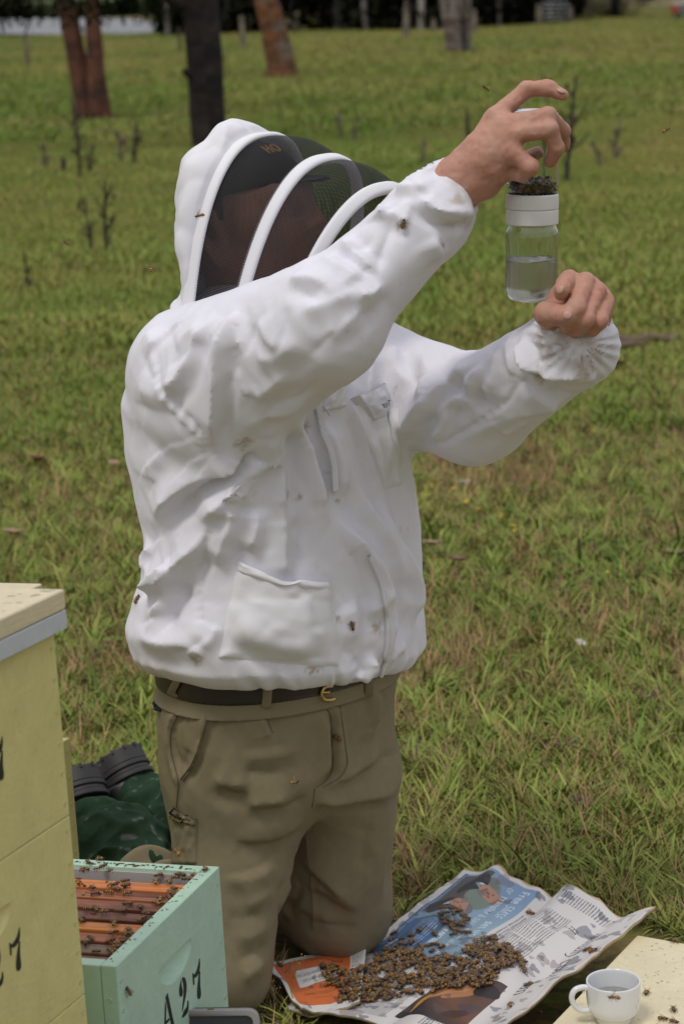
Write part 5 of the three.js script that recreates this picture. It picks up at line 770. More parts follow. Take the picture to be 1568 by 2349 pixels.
{
  const ov = 0.013, mk = (name, label, cat, y0, y1, mat, c, q, r) => { const t = thing(name, label, cat); t.position.copy(c); t.quaternion.copy(q); t.scale.setScalar(YS); part('top_panel', board(-HLn - ov, ov, y0, y1, -ov, HW + ov, r), mat, t); return t; };
  const rs = mk('hive_riser', 'pale blue white riser rim between the cream lid and the yellow box', 'riser', 0.001, 0.0255, whiteM, cY, qY, 0.0015); rs.children[0].name = 'rim';
  const ld = mk('hive_cover', 'cream hive lid flecked with rain on top of the tall yellow stack', 'hive lid', 0.0262, 0.052, creamM, cY, qY, 0.003);
  const dr = []; for (let i = 0; i < 260; i++) { const g = new THREE.SphereGeometry(rr(0.0012, 0.0045), 8, 5); g.scale(rr(0.8, 2.2), 0.2, rr(0.8, 1.4)); g.rotateY(rr(0, 6)); g.translate(-rnd() * 0.5, 0.0522, rnd() * HW); dr.push(g); }
  var waterM = phy([1, 1, 1], 0.04, { transmission: 1, thickness: 0.003, ior: 1.33 }); part('rain_drops', merge(dr), waterM, ld).userData.kind = 'stuff';
}
{ // the second hive standing close behind the stack
  const c1 = W(160, 1692, 3.25), c2 = W(98, 1338, 3.28).add(V(-0.013, -0.031, 0.013).applyQuaternion(qY));
  hiveBox('hive_box', 'yellow hive box behind the tall stack, a sliver of rim showing by the boots', yellowM, c1, qY, { group: 'yellow hive boxes' });
  const st = part('stand', board(-0.45, -0.02, -HH - 0.09, -HH - 0.002, 0.02, HW - 0.02), std([0.2, 0.17, 0.12], 0.9), scene.children[scene.children.length - 1]);
  hiveBox('hive_box', 'yellow hive box hidden behind the tall stack, carrying the rear cream lid', yellowM, c2, qY, { group: 'yellow hive boxes' });
  const t = thing('hive_cover', 'rear cream hive lid whose corner peeps out behind the front lid', 'hive lid'); const cc = W(98, 1338, 3.28); t.position.copy(cc); t.quaternion.copy(qY); part('top_panel', board(-HLn, 0, -0.03, 0, 0, HW, 0.003), creamM, t);
}
const greenBox = hiveBox('hive_box', 'open mint green hive box marked A 27 full of frames and bees', greenM, cG, qG, { letters: letterSet });
part('stand', board(-HLn + 0.02, -0.02, -HH - 0.115, -HH - 0.001, 0.02, HW - 0.02), std([0.2, 0.17, 0.12], 0.9), greenBox);
part('inner_lining', board(-HLn + TH + 0.002, -TH - 0.002, -HH + 0.01, -0.006, TH + 0.0005, TH + 0.003, 0.0008), std([0.42, 0.4, 0.4], 0.7), greenBox);
{
  const flecks = []; const fl = (x, z, s) => { const g = new THREE.IcosahedronGeometry(s, 1); g.scale(rr(1, 2.6), 0.35, rr(0.6, 1.1)); g.rotateY(rr(0, 6)); g.translate(x, 0.0003, z); flecks.push(g); };
  for (let i = 0; i < 46; i++) { fl(-rr(0.008, TH), rnd() * HW, rr(0.0005, 0.0014)); if (rnd() < 0.8) fl(-TH - rnd() * 0.44, TH - rnd() * 0.007, rr(0.0008, 0.0025)); } for (let i = 0; i < 40; i++) fl(-0.05 - rnd() * 0.2, 0.012 + rn() * 0.005, rr(0.0006, 0.0018));
  part('propolis', merge(flecks), std([0.09, 0.035, 0.012], 0.6), greenBox).userData.kind = 'stuff';
}
const woodTex = (sd, c0, c1, dark) => { const t = noiseTex(256, (u, v) => { const g = noise(u * 5 + sd, v * 40, 1) * 0.5 + noise(u * 11 + sd, v * 110, 2) * 0.3, f = fbm(u * 6 + sd, v * 6, 4), k = sstep(-0.3, 0.6, g + f * 0.4), d = sstep(0.2, 0.55, fbm(u * 5 + 9, v * 3 + sd, 8)) * dark; return [0, 1, 2].map((i) => mix(mix(c0[i], c1[i], k), [0.16, 0.07, 0.05][i], d)); }); t.colorSpace = THREE.SRGBColorSpace; return t; };
const woods = [[1, [0.87, 0.55, 0.30], [0.75, 0.43, 0.21], 0.25], [2, [0.67, 0.42, 0.28], [0.54, 0.30, 0.20], 0.5], [3, [0.63, 0.39, 0.28], [0.50, 0.28, 0.20], 0.45], [4, [0.49, 0.32, 0.25], [0.36, 0.22, 0.18], 0.5], [5, [0.89, 0.58, 0.30], [0.73, 0.43, 0.21], 0.3], [6, [0.73, 0.44, 0.28], [0.58, 0.34, 0.21], 0.35], [7, [0.55, 0.44, 0.35], [0.42, 0.33, 0.26], 0.4], [8, [0.56, 0.34, 0.25], [0.43, 0.25, 0.18], 0.45]].map(([s, a, b, d]) => phy([0.95, 0.95, 0.95], 0.42, { map: woodTex(s, a, b, d), bumpMap: null }));
const frameNames = ['bright orange wooden hive frame nearest the grey rear lining', 'mottled brown hive frame second from the rear of the green box', 'reddish hive frame third from the rear of the green box', 'darkest brown hive frame, fourth from the rear of the green box', 'bright orange hive frame in the middle of the green box, fifth from the rear', 'orange brown hive frame third from the front of the green box', 'greyish weathered hive frame second from the front of the green box', 'dark red hive frame at the front of the green box'];
const frameTop = -0.0095, fz = (i) => 0.05 + i * 0.0366;
for (let i = 0; i < 8; i++) {
  const t = thing('framed_honeycomb', frameNames[i], 'hive frame', 'frames in the green hive box'); t.position.copy(cG); t.quaternion.copy(qG); const z = fz(i), w = 0.0262, wm = woods[i];
  const bar = board(-HLn + TH + 0.004, -TH - 0.004, frameTop - 0.02, frameTop, z, z + w, 0.0025), p = bar.attributes.position; for (let k = 0; k < p.count; k++) p.setY(k, p.getY(k) + 0.001 * noise(p.getX(k) * 30, i, p.getZ(k) * 60)); { const uv = bar.attributes.uv; for (let k = 0; k < uv.count; k++) uv.setXY(k, p.getX(k) * 2, p.getZ(k) * 6 + i * 0.37); }
  part('top_bar', bar, wm, t); part('end_bar', board(-TH - 0.026, -TH - 0.016, -HH + 0.012, frameTop - 0.021, z, z + w + 0.008), wm, t); part('end_bar', board(-HLn + TH + 0.016, -HLn + TH + 0.026, -HH + 0.012, frameTop - 0.021, z, z + w + 0.008), wm, t);
  part('comb', board(-HLn + TH + 0.03, -TH - 0.03, -HH + 0.015, frameTop - 0.021, z + 0.001, z + w - 0.001, 0.004), std([0.06, 0.035, 0.015], 0.8), t);
  if (i % 3 !== 2) { const wx = []; for (let k = 0; k < 34; k++) { const g = new THREE.IcosahedronGeometry(rr(0.001, 0.0026), 1); g.scale(rr(0.8, 2.2), 0.6, rr(0.6, 1.2)); g.translate(-rr(0.1, 0.46), frameTop + 0.0006, z + rnd() * w); wx.push(g); } part('brace_comb', merge(wx), std([0.13, 0.045, 0.015], 0.7), t).userData.kind = 'stuff'; }
}
{ // dark case with a worn rim at the bottom edge
  const t = thing('dark_case', 'dark grey case with worn pale rim cut by the bottom edge before the green box', 'case'), c = W(489, 2424, 2.62); t.position.copy(c); t.rotation.set(-0.3, -0.02, -0.012, 'YXZ');
  const u = 2.83 / FPX, rim = (w, h, r, hole) => { const s = new THREE.Shape(); const rrct = (q, a, b, k) => { q.moveTo(-a + k, -b); q.lineTo(a - k, -b); q.quadraticCurveTo(a, -b, a, -b + k); q.lineTo(a, b - k); q.quadraticCurveTo(a, b, a - k, b); q.lineTo(-a + k, b); q.quadraticCurveTo(-a, b, -a, b - k); q.lineTo(-a, -b + k); q.quadraticCurveTo(-a, -b, -a + k, -b); }; rrct(s, w, h, r); if (hole) { const p = new THREE.Path(); rrct(p, w - hole, h - hole, r * 0.8); s.holes.push(p); } return s; };
  const g = new THREE.ExtrudeGeometry(rim(104 * u, 104 * u, 26 * u), { depth: 0.02, bevelEnabled: true, bevelSize: 0.002, bevelThickness: 0.002, bevelSegments: 2 }); g.translate(0, 0, -0.02); part('body', g, phy([0.03, 0.031, 0.034], 0.5, { clearcoat: 0.1 }), t);
  const g2 = new THREE.ExtrudeGeometry(rim(106 * u, 106 * u, 28 * u, 10 * u), { depth: 0.012, bevelEnabled: true, bevelSize: 0.0015, bevelThickness: 0.0015, bevelSegments: 2 }); g2.translate(0, 0, -0.008); part('rim', paint(g2, (x, y, z) => { const n = sstep(0.1, 0.5, fbm(x * 90, y * 90, z * 90)); return [mix(0.33, 0.13, n), mix(0.32, 0.08, n), mix(0.31, 0.05, n)]; }), std([1, 1, 1], 0.55, { vertexColors: true }), t);
  const st = new THREE.BoxGeometry(0.008, 0.004, 0.01); st.translate(-4 * u, 107 * u, 0); part('catch', st, std([0.2, 0.15, 0.1], 0.5, { metalness: 0.5 }), t);
}
// ------------------------------------------------------------------ cream board, cup
const bh0 = 0.1, bC = G(1460, 2144, bh0), bE = G(1256, 2349, bh0).sub(bC), bT = G(1568, 2163, bh0).sub(bC), bYaw = Math.atan2(bE.x, bE.z) * 0.55 + (Math.atan2(bT.x, bT.z) - Math.PI / 2) * 0.45;
{
  const t = thing('hive_cover', 'cream hive lid lying flat on the ground under the white cup', 'hive lid'); t.position.copy(bC); t.rotation.y = bYaw;
  part('top_panel', board(0, 0.54, -0.026, 0, 0, 0.43, 0.003), creamM, t); part('rim', board(0.03, 0.51, -bh0 - 0.004, -0.0265, 0.05, 0.38), std([0.14, 0.12, 0.09], 0.9), t);
  const dr = []; for (let i = 0; i < 420; i++) { const g = new THREE.SphereGeometry(rr(0.0006, 0.0022), 8, 5); g.scale(rr(0.8, 1.4), 0.35, rr(0.8, 1.4)); g.translate(rnd() * 0.36, 0.0002, rnd() * 0.4); dr.push(g); } part('rain_drops', merge(dr), waterM, t).userData.kind = 'stuff';
}
{
  const t = thing('cup', 'small white china cup with a loop handle standing on the cream lid', 'cup'), b = G(1406, 2340, bh0 + 0.0005); t.position.copy(b);
  const china = phy([0.78, 0.79, 0.8], 0.1, { clearcoat: 0.5, clearcoatRoughness: 0.05, ior: 1.5 });
  const prof = [[0, 0.003], [0.02, 0.003], [0.0215, 0], [0.0245, 0.0005], [0.0252, 0.006], [0.027, 0.009], [0.0325, 0.014], [0.0362, 0.022], [0.0374, 0.032], [0.0378, 0.048], [0.0379, 0.0585], [0.0374, 0.0602], [0.0362, 0.0604], [0.0353, 0.059], [0.0348, 0.048], [0.0343, 0.03], [0.032, 0.02], [0.024, 0.011], [0, 0.009]].map(([a, c]) => V(a, c, 0));
  part('bowl', new THREE.LatheGeometry(new THREE.CatmullRomCurve3(prof, false, 'centripetal').getPoints(120).map((v) => new THREE.Vector2(Math.max(v.x, 0.0001), v.y)), 72), china, t);
  const h = V(-1, 0, 0.16).normalize(), at = (o, y) => h.clone().multiplyScalar(o).setY(y), hc = tube([at(0.036, 0.053), at(0.044, 0.0545), at(0.0545, 0.052), at(0.0595, 0.044), at(0.0585, 0.034), at(0.052, 0.024), at(0.044, 0.0195), at(0.035, 0.019)], 0.0042, 48, 12); const p = hc.attributes.position; part('handle', hc, china, t);
  const lq = new THREE.CylinderGeometry(0.0342, 0.034, 0.001, 40); lq.translate(0, 0.034, 0); part('water', lq, phy([0.5, 0.5, 0.48], 0.08, { ior: 1.33, transmission: 0.5, thickness: 0.01 }), t);
}
// ------------------------------------------------------------------ newspaper
const greek = (c, x, y, w, h, lh, col, cols = 1, gap = 10) => { c.fillStyle = col; const cw = (w - gap * (cols - 1)) / cols; for (let k = 0; k < cols; k++) for (let j = 0; j < h / lh; j++) { let q = x + k * (cw + gap); const e = q + cw * (rnd() < 0.12 ? rr(0.3, 0.8) : 1); while (q < e) { const l = Math.min(rr(3, 15), e - q); c.globalAlpha = rr(0.5, 0.85); c.fillRect(q, y + j * lh, l, lh * 0.46); q += l + 3; } } c.globalAlpha = 1; };
const wet = (c, w, h, n, r0, r1) => { for (let i = 0; i < n; i++) { const x = rr(0, w), y = rr(0, h), r = rr(r0, r1) * (rnd() < 0.2 ? 1.7 : 1); c.fillStyle = rnd() < 0.5 ? 'rgba(62,66,84,0.42)' : 'rgba(104,90,92,0.34)'; c.beginPath(); for (let k = 0; k <= 14; k++) { const a = (k / 14) * 6.283, q = r * (0.85 + 0.22 * Math.sin(a * 3 + i) + 0.1 * Math.sin(a * 5 + i * 2)); c.lineTo(x + Math.cos(a) * q, y + Math.sin(a) * q); } c.fill(); } };
const face = (c, x, y, s, hair, rot = 0) => { c.save(); c.translate(x, y); c.rotate(rot); c.fillStyle = '#26262b'; c.beginPath(); c.ellipse(0, s * 1.9, s * 1.7, s * 1.2, 0, 0, 7); c.fill(); c.fillStyle = '#cfd6df'; c.beginPath(); c.moveTo(-s * 0.4, s * 0.9); c.lineTo(s * 0.4, s * 0.9); c.lineTo(0, s * 1.7); c.fill(); c.fillStyle = '#b98a72'; c.beginPath(); c.ellipse(0, 0, s * 0.78, s, 0, 0, 7); c.fill(); c.fillStyle = hair; c.beginPath(); c.ellipse(0, -s * 0.62, s * 0.82, s * 0.5, 0, Math.PI, 0); c.fill(); c.fillStyle = '#7e5442'; for (const k of [-1, 1]) { c.beginPath(); c.ellipse(k * s * 0.3, -s * 0.1, s * 0.13, s * 0.07, 0, 0, 7); c.fill(); } c.fillRect(-s * 0.3, s * 0.45, s * 0.6, s * 0.1); c.beginPath(); c.ellipse(0, s * 0.2, s * 0.12, s * 0.16, 0, 0, 7); c.fill(); c.restore(); };
// main sheet: canvas x runs along the reading direction (away edge to near edge), canvas y from the page top (right) to its bottom (left)
const mainTex = canvasTex(1536, 1024, (c, w, h) => {
  c.fillStyle = '#d3cfcc'; c.fillRect(0, 0, w, h);
  c.fillStyle = '#2a2a2c'; c.font = '84px serif'; c.fillText('Annuity conundrum', 230, 170); c.font = 'italic 54px serif'; c.fillText('H', 300, 262);
  c.fillStyle = '#b9b4b0'; c.fillRect(60, 30, w - 120, 3); greek(c, 60, 56, 90, 380, 14, '#4a4a50', 1); greek(c, 250, 290, 800, 250, 13, '#55555c', 5); greek(c, 1100, 220, 400, 160, 13, '#55555c', 3);
  { const g = c.createLinearGradient(870, 240, 1300, 560); g.addColorStop(0, '#3c3736'); g.addColorStop(0.4, '#5c463c'); g.addColorStop(0.7, '#6e4a38'); g.addColorStop(1, '#2e2828'); c.fillStyle = g; c.fillRect(1010, 215, 420, 320); for (const [x, y, a, b, r, q] of [[1150, 350, 120, 26, 0.5, '#a8754f'], [1180, 400, 110, 22, 0.6, '#b98359'], [1200, 450, 90, 18, 0.6, '#96603f'], [1330, 300, 60, 36, 1, '#4a302a'], [1260, 500, 120, 20, -0.1, '#b98a3a'], [1100, 270, 50, 60, 0, '#332c2c']]) { c.fillStyle = q; c.beginPath(); c.ellipse(x, y, a, b, r, 0, 7); c.fill(); } }
  // blue advertisement at the page foot
  const g = c.createLinearGradient(40, 540, 900, 1000); g.addColorStop(0, '#7a94b5'); g.addColorStop(0.5, '#93aebd'); g.addColorStop(1, '#667f98'); c.fillStyle = g; c.fillRect(40, 560, 900, 420);
  c.fillStyle = '#55504d'; c.fillRect(60, 800, 430, 165); c.fillStyle = '#7d8a7c'; c.beginPath(); c.ellipse(240, 770, 150, 60, 0, 0, 7); c.fill(); face(c, 205, 750, 58, '#8a6a52', 0.25); face(c, 405, 800, 54, '#777', -0.2);
  c.fillStyle = 'rgba(222,232,240,0.75)'; c.font = 'bold 62px sans-serif'; c.fillText('Free', 70, 640); c.font = '62px sans-serif'; c.fillText('SMSF', 225, 640); c.font = 'bold 62px sans-serif'; c.fillText('set up', 430, 640); c.font = '50px sans-serif'; c.fillText('or', 90, 705); c.font = 'bold 50px sans-serif'; c.fillText('transfer', 160, 705); c.font = '50px sans-serif'; c.fillText('& save $580', 370, 705); c.font = '40px sans-serif'; c.fillText('Call esuper', 620, 705);
  c.fillStyle = '#3f6690'; c.fillRect(560, 770, 360, 190); greek(c, 580, 790, 320, 120, 12, '#dfe8f0', 2); c.fillStyle = '#e9eff5'; c.font = 'bold 26px sans-serif'; c.fillText('OUR PACKAGES START AT', 570, 765); c.font = 'bold 30px sans-serif'; c.fillText('esuper', 760, 945); c.fillStyle = '#2f5a8a'; c.fillRect(40, 968, 900, 18); greek(c, 60, 972, 860, 8, 10, '#dfe8f0', 1);
  greek(c, 980, 570, 500, 400, 12, '#66666c', 3); wet(c, w, h, 190, 10, 34);
  c.strokeStyle = 'rgba(170,130,60,0.55)'; c.lineWidth = 14; c.beginPath(); for (let x = 0; x <= 40; x++) c.lineTo(4 + 5 * Math.sin(x * 1.3), (x / 40) * h); c.stroke(); c.lineWidth = 8; c.beginPath(); for (let x = 0; x <= 40; x++) c.lineTo((x / 40) * w, 3 + 3 * Math.sin(x * 1.7)); c.stroke();
});
const orangeTex = canvasTex(1024, 768, (c, w, h) => { // reading direction: from the fold to the left corner
  c.fillStyle = '#dcd9d5'; c.fillRect(0, 0, w, h); c.fillStyle = '#d2703a'; c.fillRect(170, 70, w - 230, h - 150); c.fillStyle = '#e3e1de'; c.fillRect(330, 250, 470, 150);
  c.fillStyle = '#3a322e'; c.font = '34px serif'; c.fillText('for a copy of the', 350, 390); c.fillText('Mortgage Fund PDS', 420, 350); c.fillText('www.providentcapital.com.au', 350, 300);
  c.fillStyle = '#7c3c20'; c.font = 'bold 44px sans-serif'; c.fillText('Research award', 250, 170); c.fillStyle = '#6d4836'; c.font = '58px serif'; c.fillText('Provident Capital', 330, 560); c.font = '24px serif'; c.fillText('THE FUNDS OF INCOME', 420, 610); c.strokeStyle = '#6d4836'; c.lineWidth = 9; for (let k = 0; k < 3; k++) { c.beginPath(); c.moveTo(300, 640 + k * 18); c.quadraticCurveTo(330, 622 + k * 18, 350, 640 + k * 18); c.quadraticCurveTo(370, 655 + k * 18, 400, 634 + k * 18); c.stroke(); }
  greek(c, 20, 90, 130, 560, 13, '#66666c', 1); wet(c, w, h, 26, 10, 30);
});
const edgeM = std([0.62, 0.5, 0.34], 0.95);
function sheet(name, parent, tex, n, m, f, thick) {
  const P = [], U = [], I = [], Q = []; for (let j = 0; j <= m; j++) for (let i = 0; i <= n; i++) { const p = f(i / n, j / m); P.push(p.x, p.y, p.z); U.push(...p.uv); }
  for (let j = 0; j < m; j++) for (let i = 0; i < n; i++) { const a = j * (n + 1) + i, b = a + n + 1; I.push(a, b, a + 1, a + 1, b, b + 1); }
  const g = new THREE.BufferGeometry(); g.setAttribute('position', new THREE.Float32BufferAttribute(P, 3)); g.setAttribute('uv', new THREE.Float32BufferAttribute(U, 2)); g.setIndex(I); g.computeVertexNormals();
  const o = part(name, g, phy([0.96, 0.96, 0.96], 0.62, { map: tex, side: THREE.DoubleSide }), parent);
  const P2 = [], I2 = [], N = (n + 1) * (m + 1); for (let k = 0; k < P.length; k += 3) P2.push(P[k], P[k + 1] - 0.0006, P[k + 2]); for (let k = 0; k < P.length; k += 3) P2.push(P[k], P[k + 1] - thick, P[k + 2]);
  for (let k = 0; k < I.length; k += 3) I2.push(I[k] + N, I[k + 2] + N, I[k + 1] + N); const rimI = []; for (let i = 0; i < n; i++) rimI.push([i, i + 1], [m * (n + 1) + i + 1, m * (n + 1) + i]); for (let j = 0; j < m; j++) rimI.push([(j + 1) * (n + 1), j * (n + 1)], [j * (n + 1) + n, (j + 1) * (n + 1) + n]); for (const [a, b] of rimI) I2.push(a, b, a + N, b, b + N, a + N);
  const g2 = new THREE.BufferGeometry(); g2.setAttribute('position', new THREE.Float32BufferAttribute(P2, 3)); g2.setIndex(I2); g2.computeVertexNormals(); part('under_pages', g2, edgeM, o); return o;
}
const paperT = thing('newspaper', 'rain spotted newspaper spread on the grass under a heap of bees', 'newspaper');
const nTL = G(1062, 1994, 0.035), nTR = G(1500, 2097, 0.118), nBL = G(655, 2316, 0.02), nBR = G(1135, 2392, 0.075);
const paperP = (u, v) => { // u: from the left long edge to the right one, v: from the far end to the near end
  const p = nTL.clone().lerp(nTR, u).lerp(nBL.clone().lerp(nBR, u), v), fr = 1 - 0.55 * v;
  p.y += fr * (0.018 * Math.exp(-(((u - 0.2) / 0.07) ** 2)) - 0.016 * Math.exp(-(((u - 0.5) / 0.035) ** 2)) + 0.016 * Math.exp(-(((u - 0.6) / 0.07) ** 2)) - 0.022 * Math.exp(-(((u - 0.83) / 0.06) ** 2)) + 0.012 * sstep(0.9, 1, u)) + 0.006 * noise(u * 6, v * 6, 3) + 0.0025 * noise(u * 16, v * 14, 6) + 0.012 * Math.exp(-(((v - 0.62) / 0.08) ** 2)) * u;
  const e = Math.min(u, 1 - u, v, 1 - v); p.x += e < 0.01 ? 0.003 * noise(u * 18, v * 18, 9) : 0; p.y = Math.max(p.y, 0.006 + terr(p.x, p.z)); p.uv = [v, 1 - (1 - u)]; return p; };
const mainSheet = sheet('main_sheet', paperT, mainTex, 70, 80, (u, v) => { const p = paperP(u, v); p.uv = [v, u]; return p; }, 0.004);
const aA = G(602, 2209, 0.035), aB = G(842, 2152, 0.042), aC = G(824, 2305, 0.05), aD = G(690, 2319, 0.034);
const leafP = (u, v) => { const p = aB.clone().lerp(aA, u).lerp(aC.clone().lerp(aD, u), v); p.y += 0.008 * noise(u * 4 + 3, v * 4, 1) + 0.003 * Math.exp(-((u / 0.12) ** 2)) - 0.007 * Math.exp(-(((u - 0.25) / 0.14) ** 2)) * v + 0.014 * sstep(0.85, 1, u) * (1 - v); p.y = Math.max(p.y, 0.012); return p; };
const leafSheet = sheet('folded_page', paperT, orangeTex, 44, 36, (u, v) => { const p = leafP(u, v); p.uv = [u, 1 - v]; return p; }, 0.004);

// ------------------------------------------------------------------ bees
const beeM = phy([1, 1, 1], 0.45, { vertexColors: true }), wingM = phy([0.2, 0.15, 0.09], 0.4, { transparent: true, opacity: 0.32, side: THREE.DoubleSide, specularIntensity: 0.4 });
function beeGeo(curl, flying, tone, bare = false) {
  const L = [], col = (g, f) => { L.push(paint(g, f)); };
  const ab = new THREE.SphereGeometry(1, 20, 16); ab.rotateX(Math.PI / 2); { const p = ab.attributes.position; for (let i = 0; i < p.count; i++) { const z = p.getZ(i), t = (z + 1) / 2, s = Math.pow(t, 0.0) * (0.62 + 0.45 * Math.sin(Math.PI * Math.min(1, t * 0.85 + 0.12))) * (1 + 0.05 * Math.sin(z * 16)); p.setXYZ(i, p.getX(i) * 0.0024 * s, p.getY(i) * 0.0022 * s - curl * (1 - t) * (1 - t) * 0.0028, z * 0.0038 - 0.0045); } ab.computeVertexNormals(); }
  col(ab, (x, y, z) => { const t = (z + 0.0083) / 0.0076, b = Math.sin(t * 19 + 0.6) > 0.15, o = sstep(0.05, 0.45, t); return b ? [0.04, 0.02, 0.01] : [mix(0.24, 0.52, o) * tone, mix(0.115, 0.23, o) * tone, 0.03]; });
  const th = new THREE.IcosahedronGeometry(0.0022, 3); { const p = th.attributes.position; for (let i = 0; i < p.count; i++) { const s = 1 + 0.12 * noise(p.getX(i) * 3000, p.getY(i) * 3000, p.getZ(i) * 3000); p.setXYZ(i, p.getX(i) * s, p.getY(i) * s, p.getZ(i) * s * 1.1 + 0.001); } th.computeVertexNormals(); } col(th, (x, y, z) => { const k = 0.6 + 0.5 * noise(x * 2500, y * 2500, z * 2500); return [0.27 * k * tone, 0.15 * k * tone, 0.055 * k]; });
  if (bare) return merge(L);
  const hd = new THREE.SphereGeometry(0.0015, 12, 10); hd.scale(1.15, 1, 0.75); hd.translate(0, -0.0005, 0.0042); col(hd, () => [0.03, 0.02, 0.013]);
  for (const s of [-1, 1]) { const ey = new THREE.SphereGeometry(0.0008, 8, 6); ey.scale(0.7, 1.3, 0.9); ey.translate(s * 0.0014, -0.0003, 0.0043); col(ey, () => [0.008, 0.006, 0.006]); col(tube([V(s * 0.0005, 0, 0.0051), V(s * 0.001, 0.0009, 0.0062), V(s * 0.0016, 0.0002, 0.0072)], 0.00016, 5, 4), () => [0.02, 0.012, 0.01]); }
  [[0.0024, 0.004, 0.0045], [0.0008, 0.0052, 0.0006], [-0.0006, 0.005, -0.0052]].forEach(([z, ox, oz], k) => { for (const s of [-1, 1]) { const dy = flying ? -0.0042 : -0.0032; col(tube([V(s * 0.0012, -0.0012, z), V(s * ox * 0.7, flying ? -0.0022 : 0.0002, mix(z, oz, 0.5)), V(s * ox * 0.95, dy * 0.75, oz * 0.95), V(s * ox * 1.1, dy, oz * 1.15)], k === 2 ? 0.0004 : 0.00028, 8, 4, (q) => 1.2 - 0.7 * q), () => [0.04, 0.022, 0.014]); } });
  return merge(L);
}
const wingGeo = (s, flying) => { const mk = (len, w, ang, lift) => { const sh = new THREE.Shape(); sh.moveTo(0, 0); sh.quadraticCurveTo(len * 0.5, w * 0.9, len, w * 0.25); sh.quadraticCurveTo(len * 1.02, -w * 0.4, len * 0.6, -w * 0.5); sh.quadraticCurveTo(len * 0.2, -w * 0.35, 0, 0); const g = new THREE.ShapeGeometry(sh, 5); g.rotateX(-Math.PI / 2); g.rotateZ(lift); g.rotateY(ang); return g; }; const a = flying ? [0.25, 0.55] : [1.18, 1.3]; const g = merge([mk(0.0088, 0.0034, a[0], flying ? 0.5 : 0.12), mk(0.0062, 0.0026, a[1], flying ? 0.4 : 0.08)]); if (s < 0) { g.scale(-1, 1, 1); const p = g.attributes.position; const idx = []; for (let i = 0; i < p.count; i += 3) idx.push(i, i + 2, i + 1); g.setIndex(idx); } g.translate(s * 0.001, 0.0019, 0.0005); g.computeVertexNormals(); return g; };
const beeKinds = [[0.3, 0, 1], [0.7, 0, 1.35], [0.1, 0, 0.75], [0.5, 1, 1.2]].map(([c, f, t]) => ({ body: beeGeo(c, f, t), wl: wingGeo(1, f), wr: wingGeo(-1, f) }));
const protos = [];
function bee(kind, mtx, label, group) {
  let o = protos[kind];
  if (!o) { const k = beeKinds[kind]; o = protos[kind] = new THREE.Mesh(k.body, beeM); o.castShadow = o.receiveShadow = true; part('wing', k.wl, wingM, o); part('wing', k.wr, wingM, o); }
  const c = o.clone(); c.name = numbered('honey_bee'); scene.add(c); mtx.decompose(c.position, c.quaternion, c.scale); c.userData = {}; return tag(c, label, 'bee', group);
}
const upright = (p, n, yaw, s = 1, lift = 0.003) => { const a = V(Math.cos(yaw), 0, Math.sin(yaw)); a.addScaledVector(n, -a.dot(n)).normalize(); return frameAt(p.clone().addScaledVector(n, lift * s), a, n).scale(V(s, s, s)); };
const ray = new THREE.Raycaster();
scene.updateMatrixWorld(true);
function hit(px, py, objs) { ray.set(camera.position, rayDir(px, py).normalize()); const h = ray.intersectObjects(objs, false)[0]; return h && { p: h.point, n: h.face.normal.clone().transformDirection(h.object.matrixWorld).normalize() }; }
const onPaper = [mainSheet, leafSheet];
const N8 = (l) => l.map(([x, y]) => [564.5 + 0.64 * x, 1944.3 + 0.64 * y]);
const inside = (p, poly) => { let r = false; for (let i = 0, j = poly.length - 1; i < poly.length; j = i++) { const [xi, yi] = poly[i], [xj, yj] = poly[j]; if (yi > p[1] !== yj > p[1] && p[0] < ((xj - xi) * (p[1] - yi)) / (yj - yi) + xi) r = !r; } return r; };
const heap = N8([[452, 378], [520, 362], [590, 345], [640, 385], [700, 392], [760, 395], [830, 332], [890, 325], [930, 352], [985, 398], [1002, 436], [940, 450], [900, 470], [860, 500], [760, 508], [690, 510], [600, 528], [500, 556], [400, 560], [326, 548], [350, 510], [292, 500], [268, 434], [320, 428], [372, 450], [430, 420], [470, 430]]);
const cluster = N8([[685, 212], [745, 215], [772, 240], [805, 262], [806, 312], [770, 326], [728, 346], [716, 320], [740, 290], [700, 268]]);
const spaced = (poly, n, gap, out = []) => { const xs = poly.map((p) => p[0]), ys = poly.map((p) => p[1]), x0 = Math.min(...xs), x1 = Math.max(...xs), y0 = Math.min(...ys), y1 = Math.max(...ys); let tries = 0; while (out.length < n && tries++ < 40000) { const p = [rr(x0, x1), rr(y0, y1)]; if (inside(p, poly) && out.every((q) => Math.hypot(q[0] - p[0], (q[1] - p[1]) * 1.4) > gap)) out.push(p); } return out; };
const heapPart = (x, y) => { // which part of the heap a bee lies in
  const p = x < 800 ? ['at its left end over the orange page', 'left end'] : x < 900 ? (y < 2222 ? ['in its upper left bulge below the blue page', 'upper left bulge'] : ['along its lower left edge near the fold', 'lower left edge']) : x < 1010 ? (y < 2225 ? ['in its upper middle below the blue page', 'upper middle'] : ['along its lower middle edge above the newsprint', 'lower middle edge']) : x < 1110 ? (y < 2225 ? ['in its upper right bulge', 'upper right bulge'] : ['along its lower right edge by the brown picture', 'lower right edge']) : ['at its far right tip on the newsprint', 'right tip'];
  return ['honey bee in the large heap, ' + p[0], 'heap of bees on the newspaper: ' + p[1]]; };
for (const [x, y] of spaced(heap, 232, 7)) { const h = hit(x, y, onPaper); if (!h) continue; const n = h.n.y < 0 ? h.n.negate() : h.n; n.add(V(rn() * 0.3, 0, rn() * 0.3)).normalize(); bee(Math.floor(rnd() * 3), upright(h.p, n, rr(0, 6.28), rr(1.15, 1.35), 0.0032 + Math.abs(rn()) * 0.004), ...heapPart(x, y)); }
